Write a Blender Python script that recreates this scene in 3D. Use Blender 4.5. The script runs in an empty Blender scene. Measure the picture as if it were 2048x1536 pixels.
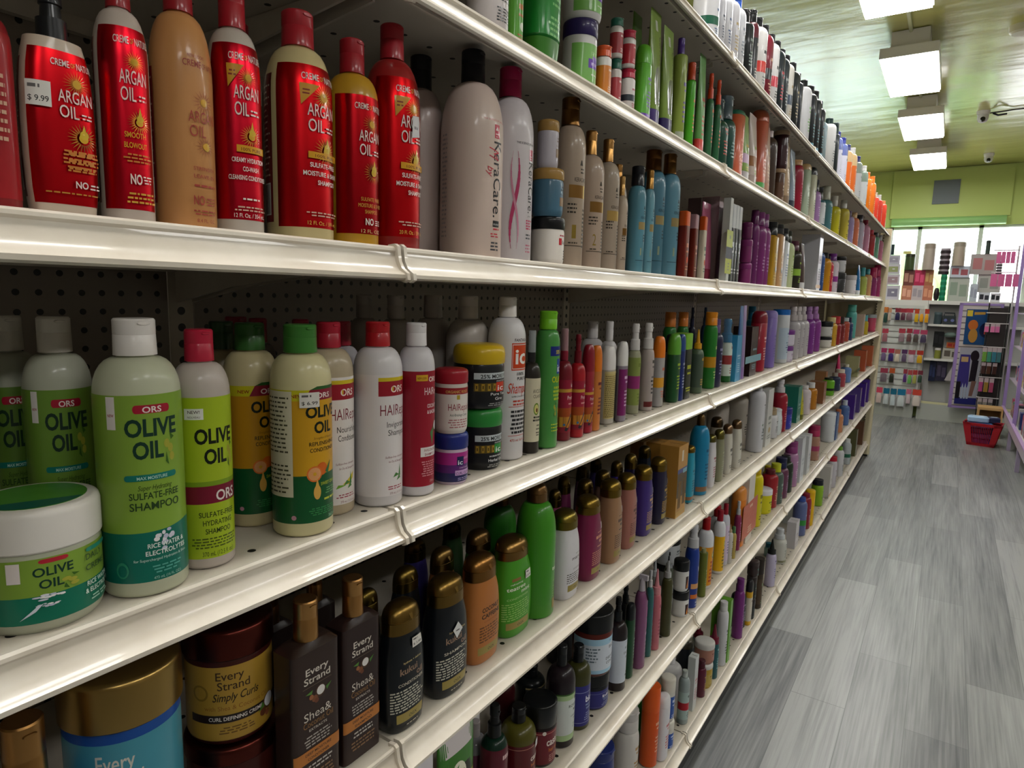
import bpy, math, random
from mathutils import Matrix
random.seed(7)
SC = bpy.context.scene
C = SC.collection
# ------------------------------------------------------------------ camera
cam = bpy.data.cameras.new('camera')
cam_ob = bpy.data.objects.new('camera', cam); C.objects.link(cam_ob)
F_PX = 1304.48
cam.sensor_width = 36.0
cam.lens = F_PX / 2048 * 36.0
cam.clip_start = 0.02
R_, U_, V_ = (0.831137, 0.555448, 0.026262), (-0.098716, 0.100906, 0.989986), (-0.547236, 0.825406, -0.138699)
cam_ob.matrix_world = Matrix(((R_[0], U_[0], -V_[0], 0.53043), (R_[1], U_[1], -V_[1], 0.0), (R_[2], U_[2], -V_[2], 1.42540), (0, 0, 0, 1)))
SC.camera = cam_ob
# ------------------------------------------------------------------ world (daylight outside the shop window), exposure
SC.view_settings.view_transform = 'Standard'
SC.view_settings.look = 'None'
SC.view_settings.gamma = 1.0
SC.view_settings.use_curve_mapping = False
SC.view_settings.exposure = 0.0
wd = bpy.data.worlds.new('daylight'); SC.world = wd; wd.use_nodes = True
bg = wd.node_tree.nodes['Background']
bg.inputs['Color'].default_value = (0.96, 0.985, 1.0, 1)
bg.inputs['Strength'].default_value = 7.0
SC.cycles.max_bounces = 6
SC.cycles.diffuse_bounces = 2
SC.cycles.glossy_bounces = 3
SC.cycles.transmission_bounces = 3
SC.cycles.transparent_max_bounces = 6
SC.cycles.caustics_reflective = False
SC.cycles.caustics_refractive = False
SC.cycles.sample_clamp_indirect = 4.0
LAMP_W = 21.5          # brightness of the ceiling tubes' diffusers
# ------------------------------------------------------------------ sizes (metres): x across the aisle, y along it, z up
SECT = 1.2192         # one shelf bay
Y0 = 0.55716             # first bay joint in view
SHELF_Z = {1: 2.04718, 2: 1.77131, 3: 1.47276, 4: 1.16262, 5: 0.85300, 6: 0.52145, 7: 0.14509}
BACK_X = -0.452
CEIL = 3.06
WALL_Y = 9.70
# ------------------------------------------------------------------ materials
def lin(h):
    v = [int(h[i:i + 2], 16) / 255 for i in (0, 2, 4)]
    return tuple(x / 12.92 if x <= .04045 else ((x + .055) / 1.055) ** 2.4 for x in v)
MATS = {}
def mat(h, fin='g'):
    """procedural material of one sRGB colour; finish g gloss, m metal, f foil, t clear plastic, p paper, e glow"""
    k = h + fin
    if k in MATS: return MATS[k]
    m = bpy.data.materials.new('surface_' + k); m.use_nodes = True
    nt = m.node_tree; b = nt.nodes['Principled BSDF']
    col = lin(h)
    b.inputs['Base Color'].default_value = (*col, 1)
    r = {'g': .33, 'm': .3, 'f': .3, 't': .12, 'p': .55, 'e': .5}[fin]
    b.inputs['Roughness'].default_value = r
    tc = nt.nodes.new('ShaderNodeTexCoord'); nz = nt.nodes.new('ShaderNodeTexNoise')
    nz.inputs['Scale'].default_value = 60 if fin != 'm' else 25
    nt.links.new(tc.outputs['Object'], nz.inputs['Vector'])
    mr = nt.nodes.new('ShaderNodeMapRange')
    mr.inputs['To Min'].default_value = r - .05; mr.inputs['To Max'].default_value = r + .07
    nt.links.new(nz.outputs['Fac'], mr.inputs['Value']); nt.links.new(mr.outputs['Result'], b.inputs['Roughness'])
    if fin == 'm': b.inputs['Metallic'].default_value = 1.0
    if fin == 'f':                                     # foil print with upright sheen streaks
        mp_ = nt.nodes.new('ShaderNodeMapping'); mp_.inputs['Scale'].default_value = (1, 1, .012); nt.links.new(tc.outputs['Object'], mp_.inputs['Vector'])
        n2 = nt.nodes.new('ShaderNodeTexNoise'); n2.inputs['Scale'].default_value = 170; n2.inputs['Detail'].default_value = 3; nt.links.new(mp_.outputs[0], n2.inputs['Vector'])
        rp = nt.nodes.new('ShaderNodeValToRGB'); E = rp.color_ramp.elements; E[0].position = .38; E[1].position = .62
        E[0].color = (*[x * .42 for x in col], 1); E[1].color = (min(1, col[0] * 1.5), min(1, col[1] * 2.2 + .01), min(1, col[2] * 1.8 + .01), 1)
        nt.links.new(n2.outputs['Fac'], rp.inputs['Fac']); nt.links.new(rp.outputs['Color'], b.inputs['Base Color'])
        b.inputs['Metallic'].default_value = .55
        b.inputs['Coat Weight'].default_value = .6
    if fin == 'g':
        b.inputs['Specular IOR Level'].default_value = .28; b.inputs['Coat Weight'].default_value = .3; b.inputs['Coat Roughness'].default_value = .07; b.inputs['Coat IOR'].default_value = 1.35
    if fin == 't':
        b.inputs['Alpha'].default_value = .55; b.inputs['Coat Weight'].default_value = .8
    MATS[k] = m
    return m
def hmat(s):          # 'rrggbb' plus an optional finish letter
    return mat(s[:6], s[6:] or 'g')
def node_mat(name, rough=.5):
    m = bpy.data.materials.new(name); m.use_nodes = True
    b = m.node_tree.nodes['Principled BSDF']; b.inputs['Roughness'].default_value = rough
    return m, m.node_tree, b
def math_node(nt, op, a, b=None, c=None):
    n = nt.nodes.new('ShaderNodeMath'); n.operation = op
    for i, v in enumerate((a, b, c)):
        if v is None: continue
        if isinstance(v, (int, float)): n.inputs[i].default_value = v
        else: nt.links.new(v, n.inputs[i])
    return n.outputs[0]
def holes_mat(name, base, hole, ax, ay, pitch, rad, xs=None, rough=.4):
    """painted steel with round perforations, axes ax and ay of the object coordinates"""
    m, nt, b = node_mat(name, rough)
    tc = nt.nodes.new('ShaderNodeTexCoord'); sp = nt.nodes.new('ShaderNodeSeparateXYZ')
    nt.links.new(tc.outputs['Object'], sp.inputs[0])
    def cell(o):
        f = math_node(nt, 'FRACT', math_node(nt, 'DIVIDE', o, pitch))
        return math_node(nt, 'MULTIPLY', math_node(nt, 'SUBTRACT', f, .5), pitch)
    u = cell(sp.outputs[ax])
    if xs is None:
        v = cell(sp.outputs[ay]); d = math_node(nt, 'SQRT', math_node(nt, 'ADD', math_node(nt, 'MULTIPLY', u, u), math_node(nt, 'MULTIPLY', v, v)))
    else:
        d = None
        for x0 in xs:
            v = math_node(nt, 'SUBTRACT', sp.outputs[ay], x0)
            e = math_node(nt, 'SQRT', math_node(nt, 'ADD', math_node(nt, 'MULTIPLY', u, u), math_node(nt, 'MULTIPLY', v, v)))
            d = e if d is None else math_node(nt, 'MINIMUM', d, e)
    msk = math_node(nt, 'LESS_THAN', d, rad)
    mx = nt.nodes.new('ShaderNodeMix'); mx.data_type = 'RGBA'
    mx.inputs['A'].default_value = (*lin(base), 1); mx.inputs['B'].default_value = (*lin(hole), 1)
    nt.links.new(msk, mx.inputs['Factor']); nt.links.new(mx.outputs['Result'], b.inputs['Base Color'])
    return m
STEEL = 'd9d0c2'
m_steel, nt, b = node_mat('ivory_shelf_enamel', .32)
nz = nt.nodes.new('ShaderNodeTexNoise'); nz.inputs['Scale'].default_value = 9; nz.inputs['Detail'].default_value = 6
cr = nt.nodes.new('ShaderNodeValToRGB'); cr.color_ramp.elements[0].position = .3; cr.color_ramp.elements[1].position = .6
cr.color_ramp.elements[0].color = (*lin('c8bdac'), 1); cr.color_ramp.elements[1].color = (*lin('dcd4c6'), 1)
tcn = nt.nodes.new('ShaderNodeTexCoord'); nt.links.new(tcn.outputs['Object'], nz.inputs['Vector'])
nt.links.new(nz.outputs['Fac'], cr.inputs['Fac']); nt.links.new(cr.outputs['Color'], b.inputs['Base Color'])
b.inputs['Coat Weight'].default_value = .3
m_deck = holes_mat('perforated_shelf_enamel', 'd2c9ba', '14110e', 1, 0, .0508, .0042, xs=(-.030, -.11, -.19, -.27, -.35))
m_peg = holes_mat('pegboard_enamel', '8e8478', '0a0908', 1, 2, .0254, .0042)
m_slot = holes_mat('slotted_upright_enamel', 'c8bdab', '16120e', 2, 1, .0254, .0062, xs=(0.0,))
# ------------------------------------------------------------------ mesh helpers
def link(name, me, parent=None, loc=None):
    o = bpy.data.objects.new(name, me); C.objects.link(o)
    if parent is not None: o.parent = parent
    if loc: o.location = loc
    return o
class MB:
    def __init__(s): s.v = []; s.f = []; s.mi = []; s.m = []; s.sm = []
    def slot(s, m):
        if m not in s.m: s.m.append(m)
        return s.m.index(m)
    def add(s, vs, fs, m, smooth=False):
        o = len(s.v); k = s.slot(m)
        s.v += vs
        for f in fs: s.f.append([i + o for i in f]); s.mi.append(k); s.sm.append(smooth)
    def box(s, x0, x1, y0, y1, z0, z1, m):
        s.add([(x0, y0, z0), (x1, y0, z0), (x1, y1, z0), (x0, y1, z0), (x0, y0, z1), (x1, y0, z1), (x1, y1, z1), (x0, y1, z1)],
              [(0, 3, 2, 1), (4, 5, 6, 7), (0, 1, 5, 4), (1, 2, 6, 5), (2, 3, 7, 6), (3, 0, 4, 7)], m)
    def prism(s, prof, y0, y1, m, smooth=False):       # profile in x,z extruded along y
        n = len(prof)
        s.add([(x, y0, z) for x, z in prof] + [(x, y1, z) for x, z in prof],
              [(i, (i + 1) % n, n + (i + 1) % n, n + i) for i in range(n)] + [tuple(range(n - 1, -1, -1)), tuple(range(n, 2 * n))], m, smooth)
    def loft(s, rings, m, seg=24, cap=True):           # rings of (z, rx, ry, n, dx, dy)
        vs = []; fs = []
        for r in rings:
            z, rx, ry, n = r[:4]; dx, dy = (r[4], r[5]) if len(r) > 4 else (0, 0)
            for i in range(seg):
                t = 2 * math.pi * i / seg; c, q = math.cos(t), math.sin(t)
                vs.append((dx + rx * math.copysign(abs(c) ** (2 / n), c), dy + ry * math.copysign(abs(q) ** (2 / n), q), z))
        for j in range(len(rings) - 1):
            for i in range(seg):
                a = j * seg + i; b_ = j * seg + (i + 1) % seg
                fs.append((a, b_, b_ + seg, a + seg))
        if cap:
            fs.append(tuple(range(seg - 1, -1, -1))); o = (len(rings) - 1) * seg; fs.append(tuple(range(o, o + seg)))
        s.add(vs, fs, m, True)
    def tube(s, pts, r, m, seg=6):
        vs = []; fs = []
        for k, p in enumerate(pts):
            a = pts[max(0, k - 1)]; b_ = pts[min(len(pts) - 1, k + 1)]
            d = [b_[i] - a[i] for i in range(3)]; L = math.sqrt(sum(x * x for x in d)) or 1; d = [x / L for x in d]
            up = (0, 0, 1) if abs(d[2]) < .9 else (1, 0, 0)
            e1 = [d[1] * up[2] - d[2] * up[1], d[2] * up[0] - d[0] * up[2], d[0] * up[1] - d[1] * up[0]]
            l1 = math.sqrt(sum(x * x for x in e1)); e1 = [x / l1 for x in e1]
            e2 = [d[1] * e1[2] - d[2] * e1[1], d[2] * e1[0] - d[0] * e1[2], d[0] * e1[1] - d[1] * e1[0]]
            for i in range(seg):
                t = 2 * math.pi * i / seg
                vs.append(tuple(p[j] + r * (math.cos(t) * e1[j] + math.sin(t) * e2[j]) for j in range(3)))
        for k in range(len(pts) - 1):
            for i in range(seg):
                a = k * seg + i; b_ = k * seg + (i + 1) % seg
                fs.append((a, b_, b_ + seg, a + seg))
        fs.append(tuple(range(seg - 1, -1, -1))); o = (len(pts) - 1) * seg; fs.append(tuple(range(o, o + seg)))
        s.add(vs, fs, m, True)
    def mesh(s, name, angle=38):
        me = bpy.data.meshes.new(name); me.from_pydata(s.v, [], s.f)
        for m in s.m: me.materials.append(m)
        me.polygons.foreach_set('material_index', s.mi); me.polygons.foreach_set('use_smooth', s.sm)
        me.update()
        if any(s.sm) and angle: me.set_sharp_from_angle(angle=math.radians(angle))
        return me
    def obj(s, name, parent=None, loc=None, angle=38): return link(name, s.mesh(name, angle), parent, loc)
def tag(o, label=None, cat=None, group=None, kind=None):
    for k, v in (('label', label), ('category', cat), ('group', group), ('kind', kind)):
        if v: o[k] = v
    return o
def thing(name, label, cat, loc=(0, 0, 0), rz=0, group=None):
    o = bpy.data.objects.new(name, None); C.objects.link(o); o.location = loc; o.rotation_euler = (0, 0, rz)
    o.empty_display_size = .02
    return tag(o, label, cat, group)
# ------------------------------------------------------------------ the room
m_floor, nt, b = node_mat('grey_plank_floor', .34)
tc = nt.nodes.new('ShaderNodeTexCoord'); mp = nt.nodes.new('ShaderNodeMapping')
mp.inputs['Rotation'].default_value = (0, 0, math.pi / 2)
nt.links.new(tc.outputs['Object'], mp.inputs['Vector'])
br = nt.nodes.new('ShaderNodeTexBrick'); br.offset = .37; br.inputs['Scale'].default_value = 1.0
br.inputs['Brick Width'].default_value = 1.22; br.inputs['Row Height'].default_value = .18
br.inputs['Mortar Size'].default_value = .0013; br.inputs['Mortar Smooth'].default_value = .2
br.inputs['Color1'].default_value = (.10, .10, .10, 1); br.inputs['Color2'].default_value = (.9, .9, .9, 1); br.inputs['Mortar'].default_value = (.0, .0, .0, 1)
nt.links.new(mp.outputs[0], br.inputs['Vector'])
st = nt.nodes.new('ShaderNodeMapping'); st.inputs['Scale'].default_value = (7, .45, 1); nt.links.new(tc.outputs['Object'], st.inputs['Vector'])
g1 = nt.nodes.new('ShaderNodeTexNoise'); g1.inputs['Scale'].default_value = 2.2; g1.inputs['Detail'].default_value = 9; g1.inputs['Roughness'].default_value = .62
g1.inputs['Distortion'].default_value = .35
nt.links.new(st.outputs[0], g1.inputs['Vector'])
st2 = nt.nodes.new('ShaderNodeMapping'); st2.inputs['Scale'].default_value = (60, 1.2, 1); nt.links.new(tc.outputs['Object'], st2.inputs['Vector'])
g2 = nt.nodes.new('ShaderNodeTexNoise'); g2.inputs['Scale'].default_value = 2; g2.inputs['Detail'].default_value = 5; nt.links.new(st2.outputs[0], g2.inputs['Vector'])
f = math_node(nt, 'ADD', math_node(nt, 'MULTIPLY', g1.outputs['Fac'], .70), math_node(nt, 'MULTIPLY', g2.outputs['Fac'], .62))
bw = nt.nodes.new('ShaderNodeRGBToBW'); nt.links.new(br.outputs['Color'], bw.inputs[0])
f = math_node(nt, 'ADD', f, math_node(nt, 'MULTIPLY', bw.outputs[0], .34))
cr = nt.nodes.new('ShaderNodeValToRGB'); e = cr.color_ramp.elements
e[0].position = .52; e[0].color = (*lin('4c4e50'), 1); e[1].position = 1.12; e[1].color = (*lin('8f908e'), 1)
nt.links.new(math_node(nt, 'MULTIPLY', f, 1.0), cr.inputs['Fac'])
mx = nt.nodes.new('ShaderNodeMix'); mx.data_type = 'RGBA'; mx.inputs['B'].default_value = (*lin('585a5a'), 1)
nt.links.new(cr.outputs['Color'], mx.inputs['A']); nt.links.new(math_node(nt, 'MULTIPLY', br.outputs['Fac'], .8), mx.inputs['Factor'])
nt.links.new(mx.outputs['Result'], b.inputs['Base Color'])
m_ceil, nt, b = node_mat('olive_green_gloss_paint', .22)
tc = nt.nodes.new('ShaderNodeTexCoord'); mp = nt.nodes.new('ShaderNodeMapping'); mp.inputs['Scale'].default_value = (.7, 1.9, 1); nt.links.new(tc.outputs['Object'], mp.inputs['Vector'])
nz = nt.nodes.new('ShaderNodeTexNoise'); nz.inputs['Scale'].default_value = 2.0; nz.inputs['Detail'].default_value = 3; nt.links.new(mp.outputs[0], nz.inputs['Vector'])
bp = nt.nodes.new('ShaderNodeBump'); bp.inputs['Strength'].default_value = .16; bp.inputs['Distance'].default_value = .05
nt.links.new(nz.outputs['Fac'], bp.inputs['Height']); nt.links.new(bp.outputs[0], b.inputs['Normal'])
b.inputs['Base Color'].default_value = (*lin('bdbb69'), 1); b.inputs['Coat Weight'].default_value = .5; b.inputs['Coat Roughness'].default_value = .2
nt.links.new(bp.outputs[0], b.inputs['Coat Normal'])
m_wall, nt, b = node_mat('lime_green_wall_paint', .5)
b.inputs['Base Color'].default_value = (*lin('c0d276'), 1)
nz = nt.nodes.new('ShaderNodeTexNoise'); nz.inputs['Scale'].default_value = 40; bp = nt.nodes.new('ShaderNodeBump'); bp.inputs['Strength'].default_value = .1
nt.links.new(nz.outputs['Fac'], bp.inputs['Height']); nt.links.new(bp.outputs[0], b.inputs['Normal'])
XL, XR, YB = -4.2, 3.8, -3.2
def slab(name, a, m):
    q = MB(); q.box(*a, m); return tag(q.obj(name), kind='structure')
slab('floor', (XL, XR, YB, WALL_Y + .2, -.1, 0), m_floor)
slab('ceiling', (XL, XR, YB, WALL_Y + .2, CEIL, CEIL + .1), m_ceil)
m_cream = mat('8c867a', 'p')
slab('wall_left', (XL - .1, XL, YB, WALL_Y + .2, 0, CEIL), m_cream)
slab('wall_right', (XR, XR + .1, YB, WALL_Y + .2, 0, CEIL), m_cream)
slab('wall_back', (XL, XR, YB - .1, YB, 0, CEIL), m_cream)
WX0, WX1, WZ0, WZ1 = -2.6, 1.25, 1.2, 2.37        # window opening in the far wall
q = MB()
q.box(XL, WX0, WALL_Y, WALL_Y + .2, 0, CEIL, m_wall); q.box(WX1, XR, WALL_Y, WALL_Y + .2, 0, CEIL, m_wall)
q.box(WX0, WX1, WALL_Y, WALL_Y + .2, 0, WZ0, m_wall); q.box(WX0, WX1, WALL_Y, WALL_Y + .2, WZ1, CEIL, m_wall)
tag(q.obj('wall_far'), kind='structure')
q = MB(); m_fr = mat('c9d2c8')
for x in (WX0 + .03, -1.1, -.19, .12, .745, WX1 - .03): q.box(x - .022, x + .022, WALL_Y + .03, WALL_Y + .1, WZ0, WZ1, m_fr)
q.box(WX0, WX1, WALL_Y + .03, WALL_Y + .1, WZ0, WZ0 + .04, m_fr); q.box(WX0, WX1, WALL_Y + .03, WALL_Y + .1, WZ1 - .03, WZ1, m_fr)
wf = tag(q.obj('window_1'), kind='structure')
m_gl, nt, b = node_mat('window_glass', .02); b.inputs['Alpha'].default_value = .12; b.inputs['Base Color'].default_value = (.8, .95, .95, 1)
q = MB(); q.box(WX0, WX1, WALL_Y + .06, WALL_Y + .066, WZ0 + .04, WZ1 - .03, m_gl); q.obj('pane', wf)
q = MB(); q.prism([(0 + .05 * math.cos(t), .05 * math.sin(t)) for t in [i * math.pi / 8 for i in range(16)]], -.58, .58, mat('93c47a'), True)
o = q.obj('rolled_blind', None, (.39, WALL_Y - .06, 2.42)); o.rotation_euler = (0, 0, math.pi / 2)
tag(o, 'glossy pale green rolled blind along the top of the shop window', 'blind')
# green valance box above the window and a grey square on it
q = MB(); q.box(-.22, 1.0, WALL_Y - .03, WALL_Y - .002, 2.47, CEIL - .01, m_wall); tag(q.obj('trim_1'), kind='structure')
q = MB(); q.box(.215, .485, WALL_Y - .045, WALL_Y - .031, 2.63, 2.91, mat('6f7880', 'p')); tag(q.obj('vent_cover'), 'grey square panel on the green wall above the window', 'panel')
# street outside: neighbouring building and a tree, seen through the glass
q = MB(); q.box(-3.4, -.3, 14, 18, 0, 5, mat('c8dde2', 'p')); q.box(-2.9, -2.2, 13.97, 14, 1.8, 3.2, mat('5f8fa0')); q.box(-1.6, -.9, 13.97, 14, 1.8, 3.2, mat('5f8fa0'))
tag(q.obj('street_building'), 'pale blue building across the street behind the window', 'building')
q = MB()
for k in range(16):
    rx = .28 + .2 * random.random()
    q.loft([(1.4 + z * rx + .9 * ((k * 37) % 10) / 10, rx * s, rx * s, 2, .5 * math.cos(k * 2.4), .5 * math.sin(k * 2.4)) for z, s in ((-1, .2), (-.6, .8), (0, 1), (.6, .8), (1, .2))], mat('86b06a', 'p'), 8)
q.loft([(0, .1, .1, 2), (2, .07, .07, 2)], mat('6a5a40', 'p'), 8)
tag(q.obj('street_tree', None, (-.05, 13.2, -.2)), 'green street tree outside the window', 'tree')
# ------------------------------------------------------------------ ceiling lamps (light of the room, plus an added unseen fill row)
m_lamp = bpy.data.materials.new('glowing_diffuser'); m_lamp.use_nodes = True
nt = m_lamp.node_tree; nt.nodes.remove(nt.nodes['Principled BSDF']); em = nt.nodes.new('ShaderNodeEmission')
em.inputs['Color'].default_value = (1, .985, .95, 1); em.inputs['Strength'].default_value = LAMP_W
nt.links.new(em.outputs[0], nt.nodes['Material Output'].inputs[0])
LAMPS = [(.17, 5.18, 'second'), (.18, 6.70, 'third'), (.19, 8.30, 'farthest'), (.16, 3.62, 'nearest visible')] + [(.15, y, '') for y in (2.05, .5, -1.1)]
LAMPS += [(-2.3, y, '') for y in (-.6, 2.4, 5.4, 8.0)] + [(2.35, y, '') for y in (-1.1, .5, 2.05, 3.62, 5.18, 6.7, 8.3)]  # right-hand row is unseen, added as front fill for the shelves
for x, y, nm in LAMPS:
    t = thing('ceiling_lamp', (nm + ' boxy white lamp hanging in the row over the aisle') if nm else ('boxy white ceiling lamp hidden from view behind the shelves' if x < -1 else 'unseen boxy white lamp added at right to fill the shelf fronts' if x > 1 else 'boxy white ceiling lamp above and behind the viewer'), 'ceiling lamp', (x, y, 2.90), 0, 'boxy ceiling lamps')
    q = MB(); q.box(-.155, .155, -.425, .425, .0, .06, mat('d8d6cc')); q.box(-.10, .10, -.40, .40, .06, .155, mat('cfccc0')); q.obj('housing', t)
    q = MB(); q.box(-.148, .148, -.418, .418, -.012, -.001, m_lamp); q.obj('diffuser', t)
q = MB(); q.tube([(0, -2, 0), (0, 8.2, 0)], .011, mat('c4c79a'), 8)
tag(q.obj('conduit_pipe', None, (.17, 0, CEIL - .013)), 'thin green-painted conduit pipe running along the ceiling between lamps', 'pipe')
for (x, y, lab) in ((.60, 7.05, 'white dome security camera with a cable, nearer of two on ceiling'), (.715, 9.0, 'white dome security camera near the far wall, farther of two')):
    t = thing('security_camera', lab, 'camera', (x, y, CEIL))
    q = MB(); q.loft([(-.03, .045, .045, 2), (0, .05, .05, 2)], mat('e2e2dc'), 20); q.obj('base', t)
    q = MB(); q.loft([(-.095, .012, .012, 2), (-.085, .032, .032, 2), (-.06, .042, .042, 2), (-.03, .04, .04, 2)], mat('dcdcd8'), 20); q.obj('dome', t)
    q = MB(); q.loft([(-.0, .018, .018, 2), (.02, .018, .018, 2)], mat('101214'), 16); o = q.obj('lens', t, (.0, -.035, -.078)); o.rotation_euler = (math.radians(70), 0, 0)
q = MB(); q.tube([(.65, 7.05, CEIL - .02), (.72, 7.0, CEIL - .03), (.80, 7.04, CEIL - .015), (1.1, 7.0, CEIL - .02), (1.58, 6.95, CEIL - .015)], .006, mat('4c4c44'), 6)
q.tube([(.67, 7.03, CEIL - .03), (.70, 6.98, CEIL - .06), (.76, 7.05, CEIL - .04)], .008, mat('26262a'), 6)
tag(q.obj('camera_cable'), 'dark cable with tape running from the nearer security camera', 'cable')
t = thing('smoke_detector', 'round white smoke detector on the green ceiling at right', 'smoke detector', (.72, 5.05, CEIL))
q = MB(); q.loft([(-.045, .05, .05, 2), (-.035, .062, .062, 2), (0, .066, .066, 2)], mat('c9c6a8'), 24); q.obj('body', t)
# ------------------------------------------------------------------ gondola: uprights, pegboards, shelves
LIP = [(-.004, .0005), (.0005, .001), (.003, -.001), (.0035, -.004), (.0015, -.0065), (.003, -.013), (.0055, -.0195), (.010, -.0255), (.0165, -.0285),
       (.0195, -.0305), (.0195, -.0345), (.0165, -.0365), (.012, -.0355), (.006, -.0305), (.0, -.021), (-.004, -.011)]
CAPP = [(-.008, .003), (.002, .004), (.0065, .001), (.0075, -.007), (.009, -.0155), (.0135, -.0235), (.0215, -.029), (.0225, -.0365), (.017, -.0395), (.006, -.0365), (-.004, -.023), (-.008, -.01)]
ORD = {1: 'top', 2: 'second', 3: 'third', 4: 'fourth', 5: 'fifth', 6: 'sixth', 7: 'bottom'}
BAY = ['bay at the left picture edge', 'second bay', 'third bay', 'fourth bay', 'fifth bay', 'farthest bay']
BAYY = [Y0 + (k - 1) * SECT for k in range(6)] + [6.78]
for s in range(1, 8):
    z = SHELF_Z[s]
    for k in range(6):
        ya, yb = BAYY[k] + .0025, BAYY[k + 1] - .0025
        t = thing('gondola_shelf', 'ivory metal shelf, ' + (ORD[s] + ' level' if s not in (1, 7) else ('topmost level' if s == 1 else 'bottom level')) + ', ' + BAY[k], 'shelf', (0, (ya + yb) / 2, z), 0, 'ivory gondola shelves')
        hy = (yb - ya) / 2
        q = MB(); q.box(-.448, -.0045, -hy, hy, -.010, -.0012, m_deck); q.box(-.448, -.436, -hy, hy, -.03, -.010, m_steel)
        q.box(-.0075, -.0045, -hy, hy, -.028, -.010, m_steel); q.obj('deck', t)
        q = MB(); q.prism(LIP, -hy + .004, hy - .004, m_steel, True); q.obj('price_channel', t, angle=30)
        for sg in (-1, 1):
            q = MB(); a, c_ = sorted((sg * hy, sg * (hy - .005))); q.prism(CAPP, a, c_, m_steel, True); q.obj('end_cap', t)
            if s != 7:
                q = MB(); a, c_ = sorted((sg * (hy - .008), sg * (hy - .012)))
                q.prism([(-.44, -.0105), (-.05, -.0105), (-.05, -.022), (-.30, -.05), (-.44, -.075)], a, c_, m_steel); q.obj('bracket', t)
for k in range(6):
    y = BAYY[k]
    q = MB(); q.box(-.0125, .0125, -.019, .019, 0, 2.115, m_slot)
    tag(q.obj('slotted_upright', None, (-.4655, y, .0)), 'slotted steel upright, ' + ('first' if k == 0 else ['', 'second', 'third', 'fourth', 'fifth', 'sixth'][k]) + ' from the left, behind the bottles', 'upright')
    q = MB(); q.box(BACK_X - .006, BACK_X, y + .021, BAYY[k + 1] - .021, .15, 2.11, m_peg)
    tag(q.obj('pegboard_panel'), 'beige perforated back panel of the ' + ['bay at the left picture edge', 'second bay', 'third bay', 'fourth bay', 'fifth bay', 'farthest bay'][k], 'panel')
    q = MB(); q.box(-.03, -.012, y + .002, BAYY[k + 1] - .002, 0, .098, mat('3c3c3c', 'p'))
    tag(q.obj('kick_plate'), 'dark grey kick plate under the bottom shelf, ' + BAY[k], 'kick plate')
m_post = holes_mat('slotted_end_post', 'c2b797', '2a251c', 2, 0, .0254, .0055, xs=(-.028,))
q = MB(); ye = BAYY[6]
q.box(-.03, .032, ye + .004, ye + .06, .02, 2.075, m_post); q.box(-.478, -.44, ye + .004, ye + .06, .02, 2.075, m_post)
q.box(-.44, -.03, ye + .02, ye + .045, 2.0, 2.06, mat('c2b797')); q.box(-.44, -.03, ye + .035, ye + .042, .1, 2.0, mat('b9ae90'))
q.box(-.02, .02, ye + .012, ye + .05, 0, .02, mat('2c2a26')); q.box(-.47, -.45, ye + .012, ye + .05, 0, .02, mat('2c2a26'))
tag(q.obj('end_frame'), 'ivory slotted end frame closing the long shelf run', 'frame')
# ------------------------------------------------------------------ label printing: flat designs wrapped onto a container's wall
def clip_strip(poly, ax, lo, hi):
    for sgn, lim in ((1, lo), (-1, -hi)):
        out = []; n = len(poly)
        for i in range(n):
            p, q_ = poly[i], poly[(i + 1) % n]
            a, b_ = sgn * p[ax] - lim, sgn * q_[ax] - lim
            if a >= 0: out.append(p)
            if (a > 0 and b_ < 0) or (a < 0 and b_ > 0):
                t = a / (a - b_); out.append((p[0] + t * (q_[0] - p[0]), p[1] + t * (q_[1] - p[1])))
        poly = out
        if len(poly) < 3: return []
    return poly
TEXTS = {}
def glyphs(s, bold, shear):
    k = (s, bold, shear)
    if k not in TEXTS:
        c = bpy.data.curves.new('lettering', 'FONT'); c.body = s; c.size = 1; c.offset = bold; c.shear = shear; c.resolution_u = 3
        o = bpy.data.objects.new('lettering', c); me = bpy.data.meshes.new_from_object(o)
        me.calc_loop_triangles()
        tris = [[(me.vertices[i].co.x, me.vertices[i].co.y) for i in t.vertices] for t in me.loop_triangles]
        xs = [p[0] for t in tris for p in t] or [0, 1]
        TEXTS[k] = (tris, min(xs), max(xs))
        bpy.data.objects.remove(o); bpy.data.curves.remove(c); bpy.data.meshes.remove(me)
    return TEXTS[k]
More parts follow.
